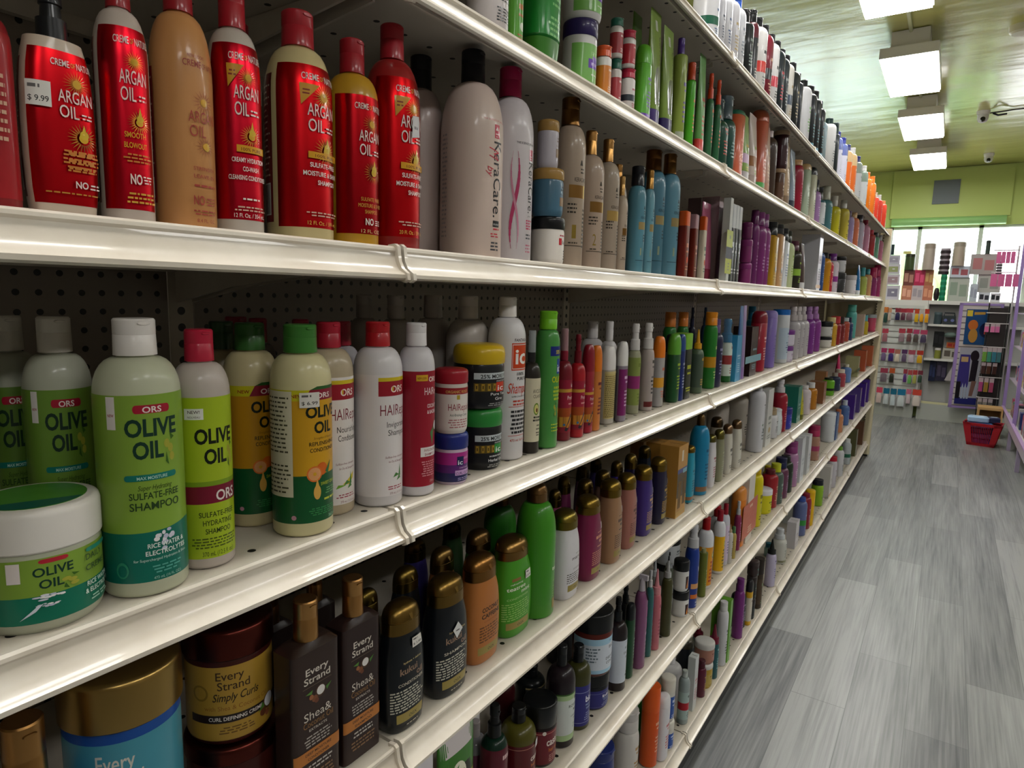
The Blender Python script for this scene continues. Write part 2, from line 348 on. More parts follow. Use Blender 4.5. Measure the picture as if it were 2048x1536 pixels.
class Design:
    """u across the front in half-widths from the label's centre, v up in parts of the container's height"""
    def __init__(s, w, h): s.w = w; s.h = h; s.L = []; s.r = random.Random(5); s.v0 = 9; s.dv = 0
    def put(s, polys, col): s.L.append(([[(u * s.w, (v + (s.dv if v > s.v0 else 0)) * s.h) for u, v in p] for p in polys], col))
    def rect(s, u0, v0, u1, v1, col): s.put([[(u0, v0), (u1, v0), (u1, v1), (u0, v1)]], col)
    def poly(s, pts, col): s.put([pts], col)
    def disc(s, u, v, ru, col, rv=None, n=20):
        rv = rv if rv is not None else ru * s.w / s.h
        s.put([[(u + ru * math.cos(2 * math.pi * i / n), v + rv * math.sin(2 * math.pi * i / n)) for i in range(n)]], col)
    def text(s, t, u, v, size, col, fit=None, bold=0.0, shear=0.0, al='c', rot=False):
        tr, a, b_ = glyphs(t, bold, shear)
        ku = size * s.h / s.w; 
        if rot:
            # lettering running down the container
            kv = size; L = (b_ - a) * kv
            if fit: kv *= fit / L
            ku = size * s.h / s.w
            s.put([[(u + p[1] * ku, v - (p[0] - a) * kv) for p in q_] for q_ in tr], col); return
        W = (b_ - a) * ku
        if fit: ku *= fit / W; W = fit
        x0 = u - W / 2 if al == 'c' else (u if al == 'l' else u - W)
        s.put([[(x0 + (p[0] - a) * ku, v + p[1] * size) for p in q_] for q_ in tr], col)
    def words(s, u0, u1, v, th, col, al='c', fill=1.0):
        """one unreadably small printed line, drawn as word-length dashes"""
        W = (u1 - u0) * fill * s.r.uniform(.72, 1.0); x = (u0 + u1) / 2 - W / 2 if al == 'c' else u0; e = x + W; ps = []
        while x < e - .02:
            l = min(e - x, s.r.uniform(.07, .24)); ps.append([(x, v), (x + l, v), (x + l, v + th), (x, v + th)]); x += l + .045
        s.put(ps, col)
    def lines(s, u0, v0, u1, v1, n, col, al='c', k=.45):
        st_ = (v1 - v0) / n
        for i in range(n): s.words(u0, u1, v1 - st_ * (i + 1), st_ * k, col, al)
    def build(s, name, P, parent, base=.0002):
        """P: Wall; writes every layer a hair above the last one"""
        q = MB(); off = base
        for polys, col in s.L:
            m = hmat(col); off += .00002; vs = []; fs = []; ix = {}
            for p in polys:
                us = [x[0] for x in p]; zs = [x[1] for x in p]
                for lo, hi in P.strips(min(us), max(us)):
                    a = clip_strip(p, 0, lo, hi)
                    if not a: continue
                    for zl, zh in P.bands(min(zs), max(zs)):
                        b_ = clip_strip(a, 1, zl, zh) if zl is not None else a
                        if not b_: continue
                        f = []
                        for u, v in b_:
                            k = (round(u, 6), round(v, 6))
                            if k not in ix: ix[k] = len(vs); vs.append(P.at(u, v, off))
                            if not f or f[-1] != ix[k]: f.append(ix[k])
                        if len(f) > 2 and f[0] == f[-1]: f.pop()
                        if len(f) > 2: fs.append(tuple(f))
            if fs: q.add(vs, fs, m, True)
        return q.obj(name, parent) if q.f else None
class Wall:
    """the side wall of a lofted container: arc length u from the front (+x) and height v to a point"""
    def __init__(s, rings, seg, rot=0.0):
        s.R = rings; z, rx, ry, n = max(rings, key=lambda r: r[2])[:4]; s.rx, s.ry = rx, ry
        P = []
        for i in range(seg + 1):
            t = 2 * math.pi * i / seg; c, q_ = math.cos(t), math.sin(t)
            P.append((math.copysign(abs(c) ** (2 / n), c), math.copysign(abs(q_) ** (2 / n), q_)))
        s.P = P; s.n = seg; A = [0.0]
        for i in range(seg): A.append(A[-1] + math.hypot((P[i + 1][0] - P[i][0]) * rx, (P[i + 1][1] - P[i][1]) * ry))
        s.A = A; s.T = A[-1]; s.rot = rot * A[seg] / 360
        straight = [r for r in rings if abs(r[2] - ry) < 1e-5 and abs(r[1] - rx) < 1e-5]
        zs = [r[0] for r in rings]; s.z = zs if len(straight) < 2 or max(r[0] for r in straight) - min(r[0] for r in straight) < .35 * (zs[-1] - zs[0]) else sorted(set([r[0] for r in rings]))
    def strips(s, u0, u1):
        u0 += s.rot; u1 += s.rot; out = []; k0 = math.floor(u0 / s.T); bp_ = []
        for k in (-1, 0, 1):
            for a in s.A[:-1]:
                x = a + k * s.T
                if u0 + 1e-6 < x < u1 - 1e-6: bp_.append(x)
        e = [u0] + sorted(bp_) + [u1]
        return [(e[i] - s.rot, e[i + 1] - s.rot) for i in range(len(e) - 1)]
    def bands(s, v0, v1):
        if v1 - v0 < 1e-7: return [(v0, v1)]
        e = [v0] + [z for z in s.z if v0 + 1e-6 < z < v1 - 1e-6] + [v1]
        if len(e) == 2: return [(None, None)]
        return [(e[i], e[i + 1]) for i in range(len(e) - 1)]
    def at(s, u, v, off):
        u = (u + s.rot) % s.T; lo, hi = 0, s.n
        while hi - lo > 1:
            m_ = (lo + hi) // 2
            if s.A[m_] <= u: lo = m_
            else: hi = m_
        t = (u - s.A[lo]) / (s.A[hi] - s.A[lo]); a, b_ = s.P[lo], s.P[hi]
        px_, py_ = a[0] + t * (b_[0] - a[0]), a[1] + t * (b_[1] - a[1])
        R = s.R
        if v <= R[0][0]: rx, ry = R[0][1:3]
        elif v >= R[-1][0]: rx, ry = R[-1][1:3]
        else:
            for i in range(len(R) - 1):
                if R[i][0] <= v <= R[i + 1][0]:
                    k = (v - R[i][0]) / max(1e-9, R[i + 1][0] - R[i][0])
                    rx = R[i][1] + k * (R[i + 1][1] - R[i][1]); ry = R[i][2] + k * (R[i + 1][2] - R[i][2]); break
        nx, ny = px_ / s.rx, py_ / s.ry; l = math.hypot(nx, ny) or 1
        return (px_ * rx + off * nx / l, py_ * ry + off * ny / l, v)
# ------------------------------------------------------------------ containers
def hemi(z0, z1, rx0, ry0, rx1, ry1, n0, n1, k=6, p=1.0):
    """rings easing from a wide section into a narrow one, like a bottle shoulder"""
    out = []
    for i in range(1, k + 1):
        t = i / k; a = t * math.pi / 2; c = math.cos(a) ** p; q_ = math.sin(a)
        out.append((z0 + (z1 - z0) * q_, rx1 + (rx0 - rx1) * c, ry1 + (ry0 - ry1) * c, n0 + (n1 - n0) * t))
    return out
SEG = 36
def container(kind, a, w, h, n, o, root, seg):
    """body, cap and what else the container has, as parts of root; returns the wall for its label"""
    body_m = hmat(o['b']); cap_m = hmat(o.get('c', 'dddddd')); ch = float(o.get('ch', .17)); cr = float(o.get('cr', .5)); sf = float(o.get('sf', .14))
    q = MB(); e = min(.004, a * .2); hc = abs(ch) * h
    rc = min(cr * w, w * 1.08); rc = min(rc, a * .95) if kind == 'rb' and cr < .9 else rc
    if kind in ('sh', 'sp', 'tg', 'pm', 'nz', 'so') or (kind == 'rb'):
        zc = h - hc; zs = zc - sf * h
        if kind == 'so':
            zs = h * .5
            R = [(0, a * .82, w * .80, n), (e, a * .92, w * .90, n), (h * .12, a * .97, w * .97, n), (h * .25, a, w, n), (h * .42, a, w, n), (h * .56, a * .97, w * .97, n), (h * .64, a * .95, w * .92, n), (h * .70, a * .91, w * .85, n), (h * .75, a * .88, w * .81, 2.3), (zc, a * .84, w * .77, 2.2)]
            R = [r for r in R if r[0] < zc - .002 or r[0] == zc]
        elif kind == 'rb':
            bev = .006 if w > .02 else .003
            R = [(0, a - .0015, w - .0015, n), (.0015, a, w, n), (zc - bev - .002, a, w, n), (zc - .002, a - bev, w - bev, n)] 
            if cr > .9: R[-1] = (zc - .001, a * .97, w * .97, n)
            R.append((zc, min(rc, a) * .8 if cr < .9 else a * .96, min(rc, w) * .8 if cr < .9 else w * .96, 2 if cr < .9 else n))
        else:
            R = [(0, a - e, w - e, n), (e * .35, a - e * .35, w - e * .35, n), (e, a, w, n), (zs, a, w, n)]
            R += hemi(zs, zc - .0015, a, w, rc * .86, rc * .86, n, 2, 7 if seg > 20 else 4, .9)
            R.append((zc, rc * .84, rc * .84, 2))
        q.loft(R, body_m, seg); q.obj('body', root)
        cs = o.get('cst', {'so': 'dome', 'sp': 'spray', 'tg': 'trig', 'nz': 'noz'}.get(kind, 'flip'))
        q = MB()
        if cs == 'flip' and kind == 'rb' and cr > .9:
            q.loft([(zc, a, w, n), (h - .002, a, w, n), (h, a - .002, w - .002, n)], cap_m, seg); q.obj('cap', root)
        elif cs == 'flip':
            r2 = rc * .97
            q.loft([(zc, rc, rc, 2), (zc + hc * .55, r2, r2, 2), (zc + hc * .56, r2 * .985, r2 * .985, 2), (zc + hc * .58, r2, r2, 2), (h - .0015, r2, r2, 2), (h, r2 - .0012, r2 - .0012, 2)], cap_m, seg)
            q.obj('cap', root)
            if rc > .009 and seg > 20:
                q = MB(); q.loft([(0, .35 * rc, .12 * rc, 2), (.0012, .3 * rc, .08 * rc, 2)], cap_m, 12)
                ob = q.obj('thumb_notch', root.children[-1], (r2 - .0003, 0, h - hc * .12)); ob.rotation_euler = (math.pi / 2, 0, math.pi / 2)
        elif cs == 'dome':
            rx, ry = (a * .88, w * .80) if kind == 'so' else (rc, rc)
            rings = [(zc, rx, ry, 2.3), (zc + hc * .42, rx * .98, ry * .98, 2.3), (zc + hc * .43, rx * .955, ry * .955, 2.3), (zc + hc * .45, rx * .98, ry * .98, 2.3)]
            for z_, k_ in ((.6, .95), (.74, .88), (.86, .74), (.94, .54), (.985, .3), (1, .08)): rings.append((zc + hc * z_, rx * k_, ry * k_, 2.2, -rx * .12 * (z_ - .5), 0))
            q.loft(rings, cap_m, seg); cp = q.obj('cap', root)
            if seg > 20:
                q = MB(); q.loft([(-.001, ry * .36, ry * .17, 2), (.0012, ry * .30, ry * .10, 2)], cap_m, 14)
                ob = q.obj('thumb_notch', cp, (rx * .83, 0, zc + hc * .66)); ob.rotation_euler = (0, math.radians(62), 0)
        elif cs == 'spray':
            r1 = rc; q.loft([(zc, r1, r1, 2), (zc + hc * .38, r1 * .95, r1 * .95, 2), (zc + hc * .40, r1 * .7, r1 * .7, 2), (zc + hc * .62, r1 * .62, r1 * .62, 2), (zc + hc * .64, r1 * .74, r1 * .74, 2), (zc + hc * .9, r1 * .72, r1 * .72, 2), (zc + hc * .95, r1 * .6, r1 * .6, 2)], cap_m, seg)
            cp = q.obj('spray_head', root)
            if seg > 20:
                q = MB(); q.tube([(r1 * .55, 0, zc + hc * .78), (r1 * .9, 0, zc + hc * .78)], r1 * .14, cap_m, 8); q.obj('nozzle', cp)
            if 'oc' in o:
                q = MB(); q.loft([(zc + hc * .3, r1, r1, 2), (h - .002, r1 * .9, r1 * .9, 2), (h, r1 * .84, r1 * .84, 2)], hmat(o['oc']), seg); q.obj('overcap', root)
        elif cs == 'trig':
            bl = hmat(o.get('tc', '14161c')); r1 = max(rc * .8, .006)
            q.loft([(zc, r1, r1, 2), (zc + hc * .35, r1 * .9, r1 * .9, 2), (zc + hc * .8, r1 * .6, r1 * .6, 2)], cap_m, seg)
            q.box(-r1 * 1.0, r1 * 1.9, -r1 * .5, r1 * .5, zc + hc * .68, h, cap_m); cp = q.obj('trigger_head', root)
            q = MB(); q.tube([(r1 * 1.3, 0, zc + hc * .7), (r1 * 1.5, 0, zc + hc * .1), (r1 * 2.3, 0, zc - hc * .5)], r1 * .22, bl, 8); q.obj('lever', cp)
        elif cs == 'noz':
            q.loft([(zc, rc, rc, 2), (zc + hc * .28, rc * .95, rc * .95, 2), (zc + hc * .3, rc * .6, rc * .6, 2), (zc + hc * .36, rc * .55, rc * .55, 2), (zc + hc * .9, rc * .2, rc * .2, 2), (h, rc * .14, rc * .14, 2)], cap_m, seg)
            cp = q.obj('nozzle_cap', root)
            if 'tc' in o:
                q = MB(); q.loft([(zc + hc * .86, rc * .26, rc * .26, 2), (h + .004, rc * .2, rc * .2, 2)], hmat(o['tc']), 12); q.obj('tip', cp)
        return Wall(R, seg, float(o.get('rot', 0)))
    if kind == 'jr':
        zc = h - hc; lr = min(cr, 1.06) * w if 'cr' in o else w; la = a * lr / w
        rb_ = .12
        R = [(0, a * .86, w * .86, n), (e, a * .94, w * .94, n), (e * 2.5, a * .975, w * .975, n), (h * .12, a * .975, w * .975, n), (zc - .004, a * .975, w * .975, n), (zc, a * .94, w * .94, n)]
        R = sorted(R, key=lambda r: r[0])
        q.loft(R, body_m, seg); q.obj('body', root)
        q = MB(); b2 = min(.006, hc * .3)
        if n > 1.9 and o.get('c', '')[:2] in ('2e', 'd8', 'c8') and h > .08: b2 = hc * .45
        rings = [(zc, la * .97, lr * .97, n), (zc + .0015, la, lr, n), (h - b2, la, lr, n)]
        for t in (.5, .8, 1): rings.append((h - b2 + b2 * t, la - b2 * .8 * (1 - math.sqrt(max(0, 1 - t * t))), lr - b2 * .8 * (1 - math.sqrt(max(0, 1 - t * t))), n))
        q.loft(rings, cap_m, seg); cp = q.obj('lid', root)
        return Wall(R, seg, float(o.get('rot', 0)))
    if kind == 'bx':
        R = [(0, a, w, 40), (h, a, w, 40)]
        q.add([(-a, -w, 0), (a, -w, 0), (a, w, 0), (-a, w, 0), (-a, -w, h), (a, -w, h), (a, w, h), (-a, w, h)],
              [(0, 3, 2, 1), (4, 5, 6, 7), (0, 1, 5, 4), (1, 2, 6, 5), (2, 3, 7, 6), (3, 0, 4, 7)], body_m)
        q.obj('carton', root)
        if seg > 20 or w > .02:
            q = MB(); q.box(-a * .98, a * .98, -w * .98, w * .98, h, h + .0006, hmat(o.get('c', o['b']))); q.box(-a * .5, a * .98, -.0006, .0006, h + .0006, h + .001, mat('3a3028')); q.obj('top_flap', root)
        return FlatWall(a)
    if kind == 'tb':                                    # tube standing on its cap, crimped flat at the top
        hb = hc
        q.loft([(hb, a * .88, w * .8, 2.2), (hb + .003, a * .9, w * .82, 2.2), (h * .5, a * .72, w * .9, 2.2), (h * .8, a * .38, w * .98, 2.4), (h * .94, a * .1, w, 3), (h, a * .07, w, 3)], body_m, seg)
        q.obj('body', root)
        R = [(hb, a * .9, w * .82, 2.2), (h * .5, a * .72, w * .9, 2.2), (h * .8, a * .38, w * .98, 2.2), (h * .94, a * .1, w, 2.2), (h, a * .07, w, 2.2)]
        q = MB(); q.loft([(0, a * .92, w * .84, 2.2), (hb - .001, a * .92, w * .84, 2.2), (hb, a * .86, w * .8, 2.2)], cap_m, seg); q.obj('cap', root)
        return Wall(R, seg, float(o.get('rot', 0)))
    if kind in ('tu', 'cn'):
        zc = h - hc if ch > 0 else h
        zb = hc if ch < 0 else 0
        R = [(zb, a - e, w - e, n), (zb + e, a, w, n), (zc - .002 if ch > 0 else h * .8, a, w, n)]
        if ch < 0: R += [(h * .97, a * .5, w * .9, n), (h, a * .2, w * .8, n)]
        else: R.append((zc, a * .96, w * .96, n))
        q.loft(R, body_m, seg); q.obj('body', root)
        q = MB()
        if ch < 0: q.loft([(0, a * .86, w * .86, n), (zb, a * .99, w * .99, n)], cap_m, seg)
        elif kind == 'cn':
            k_ = cr if cr > .9 else cr; q.loft([(zc, a * k_, w * k_, 2), (h - .0015, a * k_, w * k_, 2), (h, a * k_ * .96, w * k_ * .96, 2)], cap_m, seg)
        else: q.loft([(zc, a, w, n)] + hemi(zc + hc * .3, h, a, w, a * .35, w * .35, n, 2, 6, .7), cap_m, seg)
        q.obj('cap', root)
        return Wall(R, seg, float(o.get('rot', 0)))
class FlatWall:
    def __init__(s, a): s.a = a
    def strips(s, u0, u1): return [(u0, u1)]
    def bands(s, v0, v1): return [(None, None)]
    def at(s, u, v, off): return (s.a + off, u, v)
# ------------------------------------------------------------------ what is printed on the containers
def sun(D, u, v, r, col, n=16, r0=.45):
    for i in range(n):
        t = 2 * math.pi * i / n; k = D.w / D.h
        D.poly([(u + r * r0 * math.cos(t - .12), v + r * r0 * k * math.sin(t - .12)), (u + r * math.cos(t), v + r * k * math.sin(t)), (u + r * r0 * math.cos(t + .12), v + r * r0 * k * math.sin(t + .12))], col)
    D.disc(u, v, r * .3, 'd8a428'); 
def barcode(D, u0, v0, u1, v1):
    D.rect(u0, v0, u1, v1, 'e4e0dc'); x = u0 + .03
    while x < u1 - .04:
        l = D.r.uniform(.008, .03); D.rect(x, v0 + .006, x + l, v1 - .006, '1a1a1a'); x += l + D.r.uniform(.012, .03)
def side_panel(D, col, u0=-2.05, u1=-1.25, v0=.02, v1=.72):
    D.rect(u0, v0, u1, v1, col); D.lines(u0 + .08, v0 + .2, u1 - .08, v1 - .03, 16, 'd8b4a8', 'l', .3); barcode(D, u0 + .1, v0 + .03, u1 - .1, v0 + .17)
def d_arg(D, o, k):
    """red argan labels"""
    l = o['l']; t = o.get('t', 'f4e4e0'); T = {0: .71, 6: .72}.get(k, .755)
    if k == 3:
        D.text('NEW LOOK!', .35, .665, .018, t, .6); D.text('CREME', .2, .63, .036, t, .62, .01); D.text('OF NATURE', .85, .63, .03, t, .6)
        sun(D, .55, .50, .42, 'b4643cp'); D.disc(.62, .33, .14, 'd8b030'); sun(D, .55, .33, .36, 'a85a34p')
        D.text('ARGAN', .5, .42, .062, t, 1.0); D.text('OIL', .3, .365, .062, t, .55)
        D.text('STRENGTH', .5, .235, .02, t, .8, .01); D.text('LEAVE-IN', .5, .205, .02, t, .8, .01); D.lines(.1, .17, .95, .19, 1, t)
        D.text('NO', .25, .10, .05, t, .36, .02); D.lines(.48, .1, .9, .135, 3, t); D.lines(0, .06, .95, .085, 2, t); D.text('8.4 FL. OZ.', .5, .03, .02, t, .7)
        D.rect(-2.0, .1, -1.15, .62, '8c1c20'); D.lines(-1.95, .2, -1.2, .6, 16, 'd0a090', 'l', .3); barcode(D, -1.9, .12, -1.25, .2); return
    if k in (2, 1, 0): D.rect(-.95, .055, 1.25, T, l)
    else: D.rect(-1.05, .06, 1.35, T, l)
    side_panel(D, '7c1018f', -2.15, -1.25, .08, T - .04)
    if k == 2: D.lines(-.6, .3, .3, .6, 8, 'd8a890'); return
    c = .38
    D.text('CREME', c - .38, T - .065, .040, t, .55, .012); D.text('OF', c, T - .062, .028, 'd8a030', .14, .01); D.text('NATURE', c + .42, T - .065, .040, t, .62, .012)
    sun(D, c + .05, T - .13, .42, 'c87820f', 22, .3)
    D.text('ARGAN', c, T - .215, .075, t, 1.0, .004); D.text('OIL', c - .22, T - .28, .075, t, .52, .004); D.lines(c + .1, T - .275, c + .5, T - .245, 2, t)
    sun(D, c + .12, T - .36, .46, 'c87020f', 24, .42); D.disc(c + .14, T - .345, .13, 'd8b430'); D.disc(c + .12, T - .335, .05, 'f0e088')
    D.poly([(c + .06, T - .34), (c + .22, T - .34), (c + .14, T - .30)], 'd8b430')
    if k in (4, 5, 7): D.poly([(c - .72, T - .085), (c - .12, T - .085), (c - .68, T - .175)], 'd89c28'); D.lines(c - .66, T - .13, c - .4, T - .1, 2, '8c3018')
    if k == 0:
        for i, sz in enumerate((.9, .8, .6)): D.words(c - .4, c + .5, T - .44 - .03 * i, .014, 'd08038')
        D.lines(c - .5, .2, c + .6, .3, 6, 'd08038'); D.text('NO', c, .13, .042, t, .36, .02); D.lines(c + .22, .13, c + .6, .16, 2, t); D.words(-.6, .9, .10, .006, 'c88838')
    elif k == 1:
        D.text('SMOOTH', c - .05, .335, .03, 'd8a020', .75, .01); D.text('BLOWOUT', c - .05, .295, .03, 'd8a020', .8, .01); D.lines(c - .5, .24, c + .6, .28, 3, 'd08038')
        D.text('NO', c - .1, .155, .055, t, .4, .025); D.lines(c + .14, .16, c + .5, .195, 3, t); D.lines(c - .5, .08, c + .7, .13, 3, 'd8a040'); 
    elif k == 4:
        D.v0 = .15; D.dv = .055
        D.rect(c - .45, .275, c + .7, .303, 'd89c20'); D.text('100% PURE', c + .1, .281, .018, '6c3010', .8, .01)
        D.text('CREAMY HYDRATION', c, .235, .026, t, 1.25, .015); D.text('CO-WASH', c + .05, .2, .026, t, .62, .015); D.text('CLEANSING CONDITIONER', c, .165, .026, t, 1.5, .015)
        D.words(c - .4, c + .5, .14, .007, t); D.lines(c - .6, .095, c + .7, .12, 2, 'e0b0a0'); D.text('12 Fl. Oz. / 354 mL', c, .068, .024, t, 1.2)
    elif k in (5, 7):
        D.v0 = .15; D.dv = .06
        D.rect(c - .5, .30, c + .75, .328, 'd89c20'); D.text('100% PURE', c + .1, .306, .018, '6c3010', .8, .01)
        D.text('SULFATE-FREE', c + .02, .262, .028, t, .95, .015); D.text('MOISTURE & SHINE', c, .225, .028, t, 1.3, .015); D.text('SHAMPOO', c + .12, .188, .028, t, .7, .015)
        D.lines(c - .6, .11, c + .7, .135, 2, 'e0b0a0'); D.text(('12' if k == 5 else '20') + ' Fl. Oz. / 591 mL', c, .072, .024, 'e0b050', 1.1)
    elif k == 6:
        D.text('SULFATE FREE', c, .22, .026, 'd8a040', .9); D.text('MOISTURE & SHINE', c, .19, .026, 'd8a040', 1.1); D.text('SHAMPOO', c, .16, .026, 'd8a040', .6)
        D.text('NO', c - .1, .105, .045, t, .36, .025); D.lines(c + .12, .105, c + .5, .135, 3, t); D.text('12 FL. OZ.', c, .066, .024, 'e8c080', .9)
def olives(D, u, v):
    D.poly([(u - .02, v + .07), (u + .12, v + .05), (u + .02, v + .04)], '40681c')
    for du, dv in ((-.1, .03), (.0, .012), (.03, -.02)): D.disc(u + du, v + dv, .075, 'a8a83c', .016)
    D.poly([(u - .12, v + .0), (u - .06, v - .05), (u - .15, v - .035)], '3c6420')
def pill(D, u0, v0, u1, v1, col): D.rect(u0, v0, u1, v1, col); D.disc(u0, (v0 + v1) / 2, .07, col, (v1 - v0) / 2); D.disc(u1, (v0 + v1) / 2, .07, col, (v1 - v0) / 2)
def splash(D, u, v, s=1):
    for i in range(14):
        t = D.r.uniform(0, 6.3); r = D.r.uniform(.05, .32) * s; D.disc(u + r * math.cos(t), v + .035 * s * math.sin(t) * r / .2, D.r.uniform(.04, .10) * s, D.r.choice(['e8e8ee', 'd4d6e4', 'f2f2f2', 'c4c8dc']), D.r.uniform(.007, .012) * s, 10)
def d_ors1(D, o):
    D.v0 = .262; D.dv = .06
    l = o['l']; D.rect(-2.3, .06, 2.3, .68, l); D.rect(-2.3, .06, 2.3, .245, '0f6c5c'); D.poly([(-.3, .244), (.35, .248), (1.0, .261), (1.7, .25), (2.2, .245), (2.0, .24), (-.3, .24)], '0f6c5c')
    D.poly([(-.92, .56), (-.7, .56), (-.7, .675), (-.92, .675)], 'e6dfdc'); D.text('NEW', -.81, .605, .014, 'a02030', .16, .02); c = .12
    pill(D, c - .36, .615, c + .36, .645, 'a81c34'); D.text('ORS', c, .618, .030, 'f4e8e4', .44, .02)
    D.text('OLIVE', c, .535, .085, o['t'], 1.25, .032); D.text('OIL', c - .12, .455, .085, o['t'], .70, .032); olives(D, c + .42, .47)
    pill(D, c - .62, .375, c + .48, .397, '13786c'); D.text('MAX MOISTURE', c - .06, .379, .016, 'b8dcd0', .7, .01)
    D.text('Super Hydrating', c, .34, .026, '38501c', .8, 0, .3); D.text('SULFATE-FREE', c, .308, .034, '2a4420', 1.2, .01); D.text('SHAMPOO', c, .268, .040, '2a4420', 1.2, .012)
    splash(D, c + .2, .214, .85)
    D.text('RICE WATER &', c + .22, .185, .024, 'e8f4ec', .95, .015); D.text('ELECTROLYTES', c + .22, .158, .024, 'e8f4ec', 1.05, .015)
    D.text('for Supercharged Hydration & Shine', c + .1, .138, .014, 'c8e4d8', 1.35); D.lines(c - .2, .09, c + .6, .125, 3, '58a898'); D.disc(-.72, .11, .15, '2c8c6c', .03); D.disc(-.72, .108, .11, '0f6c5c', .022); D.text('473 mL (16 FL. OZ.)', c + .2, .068, .014, 'a8d4c4', .7)
def d_ors2(D, o):
    D.v0 = .59; D.dv = .05
    D.rect(-2.3, .05, 2.3, .68, o['l']); D.v0 = .255; D.dv = .02; D.rect(-2.3, .34, 2.3, .36, '7c9c20'); D.rect(-2.3, .265, 2.3, .34, '7c1830')
    D.rect(-.85, .62, -.2, .665, 'ecebe6'); D.text('NEW!', -.52, .645, .018, '3c1820', .4, .01); D.text('NOUVEAU', -.52, .626, .012, '3c1820', .42); c = .2
    D.text('OLIVE', c, .52, .085, o['t'], 1.45, .034); D.text('OIL', c, .435, .085, o['t'], .85, .034); olives(D, c + .62, .455)
    D.text('ORS', c + .35, .275, .062, 'f0e6e0', .85, .02)
    D.text('SULFATE-FREE', c, .228, .032, '2c3c14', 1.35, .006); D.text('HYDRATING', c, .192, .032, '2c3c14', 1.1, .006); D.text('SHAMPOO', c, .156, .032, '2c3c14', .95, .006)
    D.lines(-.9, .095, 1.1, .145, 4, '4c5c1c'); D.text('370 mL (12.5 fl. oz.)', c, .06, .028, '2c3c14', 1.2)
def d_ors3(D, o, b=False):
    D.v0 = .36; D.dv = .045
    D.rect(-2.3, .07, 2.3, .66, o['l']); D.rect(-2.3, .07, 2.3, .30, '14542c'); D.rect(-2.3, .61, -.15, .66, 'c8c020'); D.poly([(-.35, .61), (-.15, .66), (2.3, .66), (2.3, .61)], '8c1c34')
    D.poly([(-.15, .66), (.1, .675), (2.3, .675), (2.3, .66)], '2c5c28'); c = .35
    D.text('NEW', -.55, .625, .022, '8c2418', .42, .02); D.text('ORS', c, .62, .034, 'f0e0dc', .6, .02)
    D.text('OLIVE', c, .53, .075, o['t'], 1.3, .034); D.text('OIL', c, .455, .075, o['t'], .75, .034); D.text('Strengthen & Nourish', c, .425, .016, '7c5c18', .8, 0, .3)
    D.text('REPLENISHING', c, .395, .026, '2c2c14', 1.1, .012); D.text('CONDITIONER', c, .365, .026, '2c2c14', 1.05, .012)
    D.disc(c - .1, .325, .22, 'd0641c'); D.disc(c - .38, .305, .27, 'd8702c'); D.disc(c - .38, .305, .22, 'e0a068'); sun(D, c - .38, .305, .2, 'd8803c', 10, .1)
    D.disc(c - .3, .215, .13, 'd8a850', .035); D.poly([(c - .38, .235), (c - .3, .285), (c - .22, .235)], 'd8a850'); D.poly([(c + .02, .31), (c + .3, .36), (c + .16, .295)], '2c6c3c')
    D.text('SWEET ORANGE', c + .28, .245, .022, 'b8c83c', .9, .012); D.lines(c, .2, c + .7, .235, 3, '6ca468'); D.words(c - .1, c + .7, .17, .01, 'b8c040'); D.lines(c - .6, .105, c + .6, .145, 4, '3c8c50'); D.text('362 ml', c + .35, .08, .02, '8cc8a0', .4)
    D.disc(-.72, .10, .08, 'b88898')
    if b: D.rect(-1.75, .2, -.72, .655, 'd4cdb8'); D.lines(-1.7, .22, -.78, .64, 20, '4c4838', 'l', .38)
def d_orsj(D, o):
    D.rect(-2.4, .1, 2.4, .62, o['l']); D.rect(-2.4, .1, 2.4, .32, '0f7058'); D.rect(-1.75, .33, -.75, .55, 'd8d4b4'); D.lines(-1.7, .35, -.8, .53, 6, '585838', 'l')
    D.rect(-.5, .44, -.3, .6, 'e6dcd8'); c = .15
    pill(D, c - .12, .575, c + .18, .61, 'b82838'); D.text('OLIVE', c + .02, .475, .1, o['t'], .6, .02); D.text('OIL', c - .02, .375, .1, o['t'], .36, .02); olives(D, c + .3, .38)
    splash(D, c - .05, .31, .75); splash(D, c - .1, .24, .5); D.poly([(-.35, .14), (-.1, .24), (.0, .26), (-.12, .2)], 'd4dce8')
    pill(D, c + .62, .565, c + 1.1, .6, '2c8c74'); D.text('DAILY', c + .75, .5, .07, '34502c', .42, .006); D.text('CREME', c + .78, .41, .07, '34502c', .5, .006)
    D.text('RICE WATER', c + .85, .28, .055, 'e0f0e4', .62, .012); D.text('& ELECTROLYTES', c + .9, .22, .055, 'e0f0e4', .8, .012); D.lines(c + .55, .15, c + 1.2, .2, 2, 'a8d4c0')
